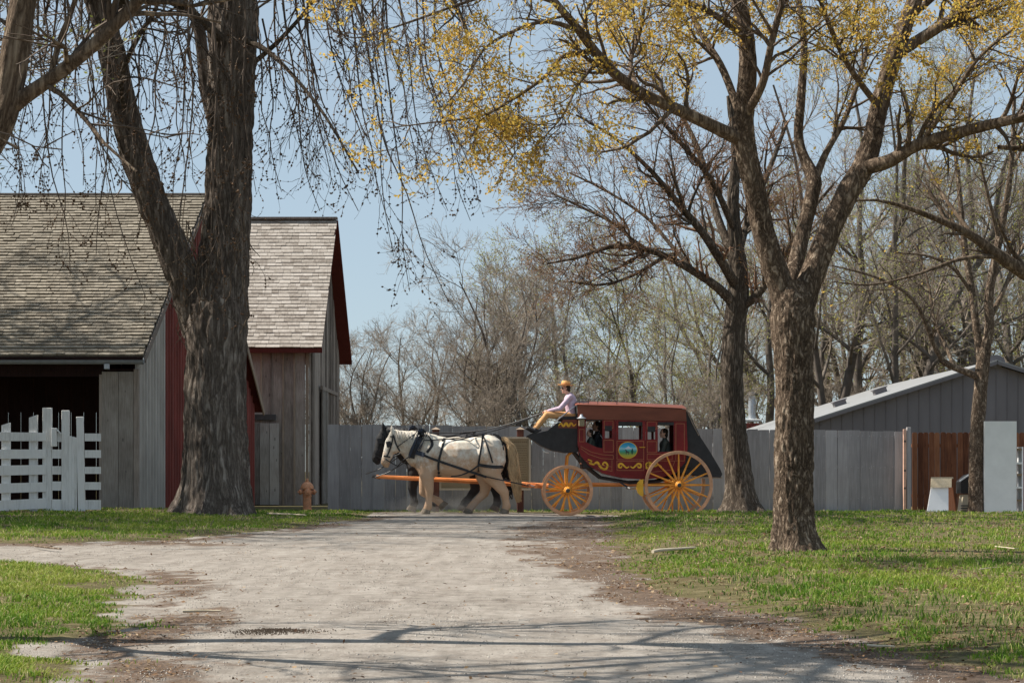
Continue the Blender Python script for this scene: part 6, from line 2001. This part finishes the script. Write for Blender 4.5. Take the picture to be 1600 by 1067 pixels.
def passenger(label, px, py, y, facing, cloth, s=1.0, lean=0.0, arm=True, scarf=False):
    root = thing('person', label, 'person', (COACH.x + cx(px), COACH.y + y, COACH.z + cz(py)), 0, None)
    fw = Vector((facing, -0.35, -0.05))
    up = Vector((0, 0, 1))
    hc = Vector((0, 0, 0))
    b = MB()
    head(b, hc, fw, up, s)
    back = Vector((-facing, 0, 0))
    neck = hc + back * 0.03 * s + Vector((0, 0, -0.15 * s))
    hip = neck + back * (0.06 + lean) * s + Vector((0, 0, -0.52 * s))
    capsule(b, hc + back * 0.02 * s + Vector((0, 0, -0.07 * s)), neck, 0.052 * s, 0.056 * s)
    capsule(b, neck + Vector((0, 0, -0.14 * s)), hip, 0.11 * s, 0.11 * s, 12, 1.3)
    c = MB()
    capsule(c, neck + Vector((0, 0, -0.15 * s)), hip, 0.14 * s, 0.14 * s, 12, 1.3)
    capsule(c, neck + Vector((0, -0.13 * s, -0.07 * s)), neck + Vector((0, 0.13 * s, -0.07 * s)), 0.075 * s, 0.075 * s)
    capsule(c, neck + Vector((0, 0, -0.06 * s)), neck, 0.075 * s, 0.064 * s)
    for sd in (-1, 1):
        sh = neck + Vector((0, sd * 0.18 * s, -0.09 * s))
        el = sh + Vector((facing * 0.08 * s, sd * 0.03, -0.26 * s))
        wr = el + Vector((facing * 0.20 * s, -sd * 0.06, 0.0 * s))
        capsule(b, sh, el, 0.042 * s, 0.036 * s, 10)
        capsule(b, el, wr, 0.034 * s, 0.026 * s, 10)
        hand(b, wr, Vector((facing, -sd * 0.3, 0)), up, sd, s, 0.8)
        capsule(c, sh, el, 0.066 * s, 0.054 * s, 10)
        capsule(c, el, el + (wr - el) * 0.88, 0.054 * s, 0.042 * s, 10)
        kn = hip + Vector((facing * 0.36 * s, sd * 0.10, 0.0))
        capsule(b, hip, kn, 0.08 * s, 0.06 * s, 10)
        capsule(b, kn, kn + Vector((0, 0, -0.28 * s)), 0.055 * s, 0.045 * s, 10)
        capsule(c, hip, kn, 0.095 * s, 0.076 * s, 10)
        capsule(c, kn, kn + Vector((0, 0, -0.24 * s)), 0.074 * s, 0.06 * s, 10)
    link('body', meld(b, 0.011, M['skin'], 'body', 3, 0.4), root)
    link('clothes', meld(c, 0.014, cloth, 'clothes', 3, 0.4), root)
    h = MB()
    ellipsoid(h, hc + back * 0.03 * s + Vector((0, 0, 0.03 * s)), (0.088 * s, 0.088 * s, 0.092 * s))
    ellipsoid(h, hc + back * 0.06 * s + Vector((0, 0, -0.05 * s)), (0.05 * s, 0.075 * s, 0.08 * s))
    link('hair', meld(h, 0.012, M['hair'], 'hair', 2, 0.4), root)
    if scarf:
        MB().bar(neck + Vector((0.02, -0.15, -0.02)), neck + Vector((0.12, -0.16, -0.16)), 0.012, 0.05, Vector((0, 1, 0))).build('strap', M['pale_cloth'], root)
    face_bits(root, hc, fw, up, s)
passenger('passenger in dark clothes with a pale strap behind the front coach window', 934, 664, -0.05, -1, M['dark_cloth'], 0.95, 0.0, scarf=True)
passenger('small passenger low in the front coach window', 923, 675.5, -0.38, -1, M['olive_cloth'], 0.72)
passenger('passenger in dark green clothes at the rear coach window, facing forward', 1040, 675.5, -0.30, -1, M['olive_cloth'], 0.92)

# reins from the driver's hands to the horses
def reins():
    h = Vector((COACH.x + cx(850), COACH.y - 0.30, COACH.z + cz(643)))
    for nm, lab, end, dy in (('rein', 'upper leather rein running from the driver to the black horse', at(668, 676, 46.3), 0.05), ('rein', 'lower leather rein running from the driver to the white horse', at(662, 688, 45.1), -0.05)):
        pts = []
        for k in range(14):
            u = k / 13
            q = h.lerp(end, u)
            q.z -= 0.16 * math.sin(math.pi * u)
            q.y += dy * math.sin(math.pi * u)
            pts.append(q)
        o = MB().tube(pts, 0.013, 6).build(nm, M['strap'], None)
        tag(o, lab, 'rein')
reins()

# ------------------------------------------------------------------ hydrant
def hydrant():
    D = 51.0
    a = at(480, 797, D)
    z = gz(a.x, D)
    root = thing('fire_hydrant', 'faded orange fire hydrant in the grass before the tall barn', 'hydrant', (a.x, D, z), R(20))
    hm = M['hydrant']
    MB().lathe([(0.001, -0.05), (0.125, -0.05), (0.125, 0.06), (0.105, 0.065), (0.105, 0.36), (0.118, 0.37), (0.118, 0.41), (0.105, 0.415), (0.108, 0.56), (0.165, 0.565), (0.172, 0.585), (0.165, 0.61)], 24).build('barrel', hm, root)
    bn = MB().lathe([(0.165, 0.611), (0.158, 0.64), (0.13, 0.69), (0.09, 0.73), (0.05, 0.748), (0.05, 0.77), (0.001, 0.77)], 24).build('bonnet', hm, root)
    MB().lathe([(0.001, 0.771), (0.034, 0.771), (0.03, 0.83), (0.001, 0.835)], 5).build('operating_nut', hm, bn)
    for ang, r in ((0, 0.062), (180, 0.062), (-100, 0.08)):
        T = Matrix.Rotation(R(ang), 4, 'Z') @ Matrix.Translation((0.09, 0, 0.49)) @ Matrix.Rotation(R(90), 4, 'Y')
        nz = MB().lathe([(r * 0.8, 0), (r * 0.8, 0.06), (r * 1.1, 0.065), (r * 1.1, 0.11), (r * 0.8, 0.125), (0.001, 0.125)], 16, T).build('nozzle_cap', hm, root)
        MB().lathe([(0.022, 0.126), (0.02, 0.16), (0.001, 0.16)], 5, T).build('cap_nut', hm, nz)
    for k in range(8):
        a_ = 2 * math.pi * k / 8
        MB().lathe([(0.014, 0.586), (0.014, 0.615), (0.001, 0.617)], 6, Matrix.Translation((0.152 * math.cos(a_), 0.152 * math.sin(a_), 0))).build('bolt', hm, root)
hydrant()

# ------------------------------------------------------------------ notice board behind the horses
def notice_board():
    D = 49.6
    s = F / D
    root = thing('notice_board', 'tan notice board on two capped brown posts behind the white horse', 'notice board')
    def x(px): return (px - 800) / s
    def z(py): return EYE - (py - HZ) / s
    for px in (681, 813):
        p_ = MB().cbox((x(px), D, (z(671) - 0.2) / 2), (0.17, 0.17, z(671) + 0.2), bev=0.01).build('post', M['post_brown'], root)
        MB().add([(x(px) - 0.12, D - 0.12, z(671)), (x(px) + 0.12, D - 0.12, z(671)), (x(px) + 0.12, D + 0.12, z(671)), (x(px) - 0.12, D + 0.12, z(671)), (x(px), D, z(667))],
                 [(0, 3, 2, 1), (0, 1, 4), (1, 2, 4), (2, 3, 4), (3, 0, 4)]).build('post_cap', M['tan_trim'], p_)
    MB().box(x(690), x(826), D - 0.15, D - 0.11, z(763), z(685)).build('panel', M['sign_tan'], root)
    fr = M['pale_wood']
    for a, b, c, d in ((687, 829, 685.5, 682.5), (687, 829, 765.5, 762.5), (687, 690, 762.4, 685.6), (826, 829, 762.4, 685.6)):
        MB().box(x(a), x(b), D - 0.18, D - 0.10, z(c), z(d)).build('frame', fr, root)
    # rows of small print, too small to read
    rr = random.Random(8)
    hd = MB()
    k = 0
    px = 800.0
    while px < 822:
        w = rr.uniform(1.5, 3.2)
        hd.box(x(px), x(px + w), D - 0.153, D - 0.151, z(691.5), z(689.5))
        px += w + 0.8
    hd.build('heading_print', M['sign_print'], root, 'stuff')
    tx = MB()
    for row in range(17):
        y = 696 + row * 3.7
        px = 800.0
        while px < 822:
            w = rr.uniform(1.0, 4.0)
            tx.box(x(px), x(min(px + w, 823)), D - 0.153, D - 0.151, z(y + 1.0), z(y))
            px += w + 0.7
    tx.build('small_print', M['sign_print'], root, 'stuff')
notice_board()

# ------------------------------------------------------------------ things along the brown fence
def tall_panel():
    D = 46.4
    s = F / D
    def x(px): return (px - 800) / s
    def z(py): return EYE - (py - HZ) / s
    root = thing('white_cabinet', 'tall pale grey cabinet standing on the lawn before the brown fence', 'cabinet')
    x0, x1, y0, y1 = x(1538), x(1588.5), D, D + 0.42
    MB().box(x0, x1, y0, y0 + 0.035, -0.1, z(658)).build('back_panel', M['white_panel'], root)
    MB().box(x0, x0 + 0.03, y0 + 0.036, y1, -0.1, z(658.5)).build('side_panel', M['sign_white'], root)  # left side in a brighter white, its sunlight put into the colour
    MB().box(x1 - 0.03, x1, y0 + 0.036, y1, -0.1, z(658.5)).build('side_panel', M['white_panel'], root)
    MB().box(x0 + 0.031, x1 - 0.031, y0 + 0.036, y1, z(661), z(658.5)).build('top_panel', M['white_panel'], root)
    for k, py in enumerate((700, 722, 740, 760, 780)):
        MB().box(x1 - 0.02, x1 + 0.14, y0 + 0.06, y1 + 0.1, z(py + 3), z(py)).build('shelf', M['white_panel' if k % 2 else 'sign_print'], root)
    MB().box(x1 + 0.141, x1 + 0.17, y0 + 0.06, y1 + 0.1, -0.1, z(698)).build('shelf_side', M['sign_white'], root)
    MB().box(x(1532), x(1536), y0 + 0.2, y0 + 0.26, -0.1, z(695)).build('prop_board', M['sign_white'], root)
tall_panel()

def tapered_box():
    D = 45.6
    s = F / D
    root = thing('litter_bin', 'tapered white and rust brown box with a pale wooden lid by the brown fence', 'bin', ((1474 - 800) / s, D, gz((1474 - 800) / s, D)))
    def L(px, py, y): return Vector(((px - 1474) / s, y, (806 - py) / s))
    h0, h1 = 807, 754
    f = [L(1446, h0, 0), L(1482, h0, 0), L(1484, h1, 0.14), L(1457, h1, 0.14)]
    r_ = [L(1503, h0, 0.5), L(1494.5, h1, 0.4)]
    lf = [L(1460, h0, 0.5), L(1462, h1, 0.4)]
    MB().add([f[0], f[1], f[2], f[3]] + [v + Vector((0, 0.03, 0)) for v in f], [(0, 1, 2, 3), (7, 6, 5, 4), (0, 4, 5, 1), (1, 5, 6, 2), (2, 6, 7, 3), (3, 7, 4, 0)]).build('front_panel', M['sign_white'], root)
    a, b, c, d = f[1], r_[0], r_[1], f[2]
    # the brown side: three upright boards
    for k in range(3):
        u0, u1 = k / 3 + 0.01, (k + 1) / 3 - 0.01
        p0, p1, p2, p3 = a.lerp(b, u0), a.lerp(b, u1), d.lerp(c, u1), d.lerp(c, u0)
        MB().add([p0, p1, p2, p3] + [v + Vector((-0.03, 0.01, 0)) for v in (p0, p1, p2, p3)], [(0, 1, 2, 3), (7, 6, 5, 4), (0, 4, 5, 1), (1, 5, 6, 2), (2, 6, 7, 3), (3, 7, 4, 0)]).build('side_board', M['rust_wood'], root)
    MB().add([lf[0], r_[0], r_[1], lf[1]] + [v + Vector((0, -0.03, 0)) for v in (lf[0], r_[0], r_[1], lf[1])], [(0, 1, 2, 3), (7, 6, 5, 4), (0, 4, 5, 1), (1, 5, 6, 2), (2, 6, 7, 3), (3, 7, 4, 0)]).build('back_panel', M['rust_wood'], root)
    t0 = [L(1455.5, 754, 0.08), L(1488, 754, 0.08), L(1490, 739.5, 0.20), L(1458, 739.5, 0.20)]
    lid = MB().add(t0 + [v + Vector((0, 0.04, 0)) for v in t0], [(0, 1, 2, 3), (7, 6, 5, 4), (0, 4, 5, 1), (1, 5, 6, 2), (2, 6, 7, 3), (3, 7, 4, 0)]).build('lid', M['pale_wood'], root)
    MB().add([L(1457.5, 740.5, 0.2), L(1492, 740.5, 0.2), L(1497, 740.5, 0.5), L(1462, 740.5, 0.5), L(1457.5, 738, 0.2), L(1492, 738, 0.2), L(1497, 738, 0.5), L(1462, 738, 0.5)],
             [(0, 3, 2, 1), (4, 5, 6, 7), (0, 1, 5, 4), (1, 2, 6, 5), (2, 3, 7, 6), (3, 0, 4, 7)]).build('lid_top', M['pale_wood'], lid)
tapered_box()

def dark_cart():
    D = 47.6
    s = F / D
    root = thing('covered_cart', 'small dark covered cart half hidden behind the slim trunk', 'cart', ((1510 - 800) / s, D, -0.06))
    def q(px, py): return ((px - 1510) / s, (804 - py) / s)
    MB().prism([q(1501, 770), q(1522, 770), q(1522, 739), q(1512, 742), q(1501, 752)], 0, 0.5).build('box', M['coach_black'], root)
    MB().bar((*[(1499 - 1510) / s, -0.02], (804 - 751) / s), ((1514 - 1510) / s, -0.02, (804 - 741) / s), 0.03, 0.03).build('lid_edge', M['sign_white'], root)
    MB().prism([q(1502, 802), q(1506, 772), q(1519, 772), q(1522, 802)], 0.05, 0.45).build('base', M['pale_wood'], root)
    for k in range(4):
        MB().box((1501 - 1510) / s, (1515 - 1510) / s, -0.02, 0.0, (803 - 801 + k * 4) / s, (803 - 799.2 + k * 4) / s).build('slat', M['iron'], root)
dark_cart()

# ------------------------------------------------------------------ sticks lying about
def stick(label, a, b, r, mat, sag=0.0, fork=False):
    pa, pb = Vector((a[0], a[1], gz(*a) + r)), Vector((b[0], b[1], gz(*b) + r + sag))
    pts = []
    for k in range(7):
        u = k / 6
        q = pa.lerp(pb, u)
        q.y += 0.02 * math.sin(u * 7 + a[0])
        q.z = gz(q.x, q.y) + r + 0.03 + sag * u
        pts.append(q)
    m = MB().tube(pts, [r * (1 - 0.45 * k / 6) for k in range(7)], 7)
    if fork:
        m.tube([pts[3], pts[3] + (pb - pa) * 0.2 + Vector((0, 0.12, 0.03))], [r * 0.6, r * 0.3], 6)
    o = m.build('stick', mat, None)
    tag(o, label, 'stick')
def gpt(px, py):
    D = F / (py - HZ)
    return ((px - 800) * D / F, D)
stick('thick pale stick lying in the grass left of the near tree', gpt(1020, 871), gpt(1086, 867), 0.022, M['pale_wood'])
stick('straight thin brown stick lying on the gravel before the left grass', gpt(286, 962), gpt(346, 961), 0.011, M['pale_wood'])
stick('long pale stick in the grass right of the maple roots', gpt(418, 808), gpt(478, 811), 0.022, M['pale_wood'])
stick('short crooked stick on the pale side path at the left', gpt(55, 858), gpt(95, 863), 0.018, M['bark_limb'], 0, True)
stick('pale twig lying in the right hand grass near the picture edge', gpt(1530, 901), gpt(1565, 897), 0.006, M['pale_wood'])
stick('thin stick lying at the right edge of the gravel in front', gpt(1357, 1019), gpt(1398, 1021), 0.008, M['pale_wood'])
stick('pale twig lying in the grass at the far right', gpt(1555, 862), gpt(1592, 866), 0.008, M['pale_wood'])
stick('thin branch leaning on the left foot of the maple', (at(270, 760, 43.0).x, 43.3), (at(284, 780, 43.0).x, 42.9), 0.012, M['pale_wood'], 0.3)

# ------------------------------------------------------------------ grass, dead leaves, stones
def scatter_ground(n, d0, d1, expo, margin=1.5):
    """points over the ground in view, thinner with distance"""
    u = rng.uniform(0, 1, n)
    e = 1 - expo
    D = (d0 ** e + u * (d1 ** e - d0 ** e)) ** (1 / e)
    half = D * 800 / F + margin
    X = rng.uniform(-1, 1, n) * half
    return X, D

def grass():
    X, D = scatter_ground(560000, 8.8, 51.3, 1.15)
    gg, lit = edge_fields(X, D)
    patch = fbm(np.stack([X * 1.3, D * 0.8, X * 0 + 3], -1), 41, 4)
    tuft = fbm(np.stack([X * 6, D * 5, X * 0 + 7], -1), 43, 2)
    dens = sstep(-0.05, 0.55, gg + (tuft - 0.5) * 0.9) * (0.28 + 0.72 * sstep(0.38, 0.53, patch)) * (0.25 + 0.75 * sstep(0.36, 0.54, tuft)) * (1 - 0.5 * lit)
    dens = np.where((X < -7.5) & (D > 47.6), 0, dens)
    keep = rng.uniform(0, 1, len(X)) < dens
    X, D, patch, tuft, gg = X[keep], D[keep], patch[keep], tuft[keep], gg[keep]
    m = len(X)
    Z = ground_z(X, D)
    h = (0.018 + 0.040 * sstep(0.35, 0.62, tuft) * rng.uniform(0.5, 1.2, m)) * (0.55 + 0.6 * sstep(0.0, 0.9, gg)) * (1 + 0.10 * sstep(28, 45, D))
    w = 0.0018 + 0.00022 * D
    a = rng.uniform(0, 2 * np.pi, m)
    side = np.stack([np.cos(a), np.sin(a) * 0.6, a * 0], -1) * w[:, None]
    b = rng.uniform(0, 2 * np.pi, m)
    ln = np.stack([np.cos(b), np.sin(b), b * 0], -1) * (h * rng.uniform(0.15, 0.9, m))[:, None]
    base = np.stack([X, D, Z - 0.005], -1)
    up = np.zeros((m, 3))
    up[:, 2] = 1
    mid = base + up * (h * 0.6)[:, None] + ln * 0.35
    tip = base + up * (h * rng.uniform(0.75, 1.0, m))[:, None] + ln
    V = np.stack([base - side, base + side, mid + side * 0.75, mid - side * 0.75, tip], 1).reshape(-1, 3)
    o = 5 * np.arange(m)[:, None]
    Q = np.array([0, 1, 2, 3])[None] + o
    T = np.array([3, 2, 4])[None] + o
    big = fbm(np.stack([X * 0.5, D * 0.3, X * 0 + 11], -1), 51, 3)
    c = np.clip(0.47 + (patch - 0.5) * 0.7 + (big - 0.5) * 0.8 + rng.normal(size=m) * 0.14 - 0.10 * sstep(0.5, 0.65, tuft), 0, 0.8)
    c = np.where(rng.uniform(0, 1, m) < 0.10 + 0.22 * sstep(0.52, 0.40, patch), rng.uniform(0.8, 1.0, m), c)
    me = np_mesh('grass', V, [Q, T], M['grass'], False, {'rnd': ('FACE', np.concatenate([c, c]))})
    o_ = link('grass', me, None, 'stuff')
    tag(o_, 'short uneven spring grass growing along both sides of the gravel', 'grass')
grass()

def dead_leaves():
    X, D = scatter_ground(150000, 8.8, 47, 1.3)
    gg, lit = edge_fields(X, D)
    cl = fbm(np.stack([X * 4, D * 2.5, X * 0], -1), 61, 3)
    p_ = lit * sstep(0.42, 0.6, cl) * 0.55 + 0.018 * sstep(0.0, 0.5, gg) + 0.035 * sstep(0.48, 0.62, cl)
    keep = rng.uniform(0, 1, len(X)) < p_
    X, D = X[keep], D[keep]
    m = len(X)
    pos = np.stack([X, D, ground_z(X, D) + 0.006 + rng.uniform(0, 0.014, m)], -1)
    dirs = np.stack([rng.normal(size=m), rng.normal(size=m), rng.normal(size=m) * 0.18], -1)
    d = dirs / np.linalg.norm(dirs, axis=1, keepdims=True)
    w = np.cross(d, np.stack([rng.normal(size=m) * 0.3, rng.normal(size=m) * 0.3, np.ones(m)], -1))
    w /= np.linalg.norm(w, axis=1, keepdims=True)
    sz = (0.014 + 0.0009 * D)[:, None] * rng.uniform(0.5, 1.7, m)[:, None]
    asp = rng.uniform(0.12, 0.75, m)[:, None]
    cv = np.zeros((m, 3))
    cv[:, 2] = rng.uniform(0.05, 0.4, m)
    V = np.stack([pos, pos + d * sz * 0.5 + w * sz * asp * 0.5 + cv * sz * 0.5, pos + d * sz, pos + d * sz * 0.5 - w * sz * asp * 0.5 + cv * sz * 0.3], 1).reshape(-1, 3)
    Q = np.arange(4 * m).reshape(m, 4)
    o_ = link('dead_leaves', np_mesh('dead_leaves', V, [Q], M['litter'], False, {'rnd': ('FACE', rng.uniform(0, 1, m))}), None, 'stuff')
    tag(o_, 'brown dead leaves and bits littering the edges of the gravel', 'leaf litter')
dead_leaves()

def gravel_stones():
    X, D = scatter_ground(42000, 8.8, 40, 1.5)
    gg, lit = edge_fields(X, D)
    cl = fbm(np.stack([X * 2.5, D * 1.2, X * 0], -1), 71, 3)
    keep = (gg < 0.0) & (rng.uniform(0, 1, len(X)) < 0.15 + 0.85 * sstep(0.45, 0.62, cl))
    X, D = X[keep], D[keep]
    m = len(X)
    pos = np.stack([X, D, ground_z(X, D) + 0.001], -1)
    V, T = bud_blobs(pos, 0.0045 + 0.00012 * D)
    o_ = link('gravel_stones', np_mesh('gravel_stones', V, [T], M['stone'], False, {'rnd': ('FACE', np.repeat(rng.uniform(0, 1, m), 8))}), None, 'stuff')
    tag(o_, 'small loose stones scattered over the gravel lane', 'gravel')
gravel_stones()

def dung_patch():
    c = gpt(430, 988)
    n = 1300
    X = c[0] + rng.normal(size=n) * 0.13
    D = c[1] + rng.normal(size=n) * 0.10
    r_ = np.hypot((X - c[0]) / 0.16, (D - c[1]) / 0.17)
    pos = np.stack([X, D, ground_z(X, D) + np.maximum(0, 0.010 * (1.4 - r_)) * rng.uniform(0.2, 1, n) + 0.004], -1)
    V, T = bud_blobs(pos, 0.0042)
    o_ = link('dung_patch', np_mesh('dung_patch', V, [T], M['dung'], False), None, 'stuff')
    tag(o_, 'dark crumbled patch on the gravel lane left of centre', 'dung')
M['dung'] = simple('dark crumbs', (0.07, 0.05, 0.035), 0.95, 0.5, 30, 0.2)
dung_patch()

# ------------------------------------------------------------------ dust kicked up by the hooves
def dust():
    m = bpy.data.materials.new('pale road dust')
    m.use_nodes = True
    t = m.node_tree
    t.nodes.remove(t.nodes['Principled BSDF'])
    v = t.nodes.new('ShaderNodeVolumePrincipled')
    v.inputs['Color'].default_value = (0.85, 0.80, 0.74, 1)
    v.inputs['Anisotropy'].default_value = 0.2
    co = t.nodes.new('ShaderNodeTexCoord')
    sep = t.nodes.new('ShaderNodeSeparateXYZ')
    t.links.new(co.outputs['Object'], sep.inputs[0])
    n = noise(t, coords(t, (1, 1, 1.6)), 2.6, 3, 0.6)
    ln = t.nodes.new('ShaderNodeVectorMath')
    ln.operation = 'LENGTH'
    mp = t.nodes.new('ShaderNodeMapping')
    mp.inputs['Scale'].default_value = (1 / 1.75, 1 / 0.95, 1 / 0.42)
    t.links.new(co.outputs['Object'], mp.inputs[0])
    t.links.new(mp.outputs[0], ln.inputs[0])
    fall = mathn(t, 'SUBTRACT', 1.0, ln.outputs['Value'], True)
    d = mathn(t, 'MULTIPLY', mathn(t, 'MULTIPLY', mathn(t, 'SUBTRACT', n, 0.47), 9.0, True), mathn(t, 'MULTIPLY', fall, 1.0))
    t.links.new(d, v.inputs['Density'])
    t.links.new(v.outputs[0], t.nodes['Material Output'].inputs['Volume'])
    b = MB()
    ellipsoid(b, (0, 0, 0), (1.75, 0.95, 0.42), None, 20)
    o = b.build('dust_cloud', m, None, 'stuff')
    o.location = (-1.35, 45.6, 0.12)
    tag(o, 'thin pale dust drifting round the hooves of the horses', 'dust')
dust()
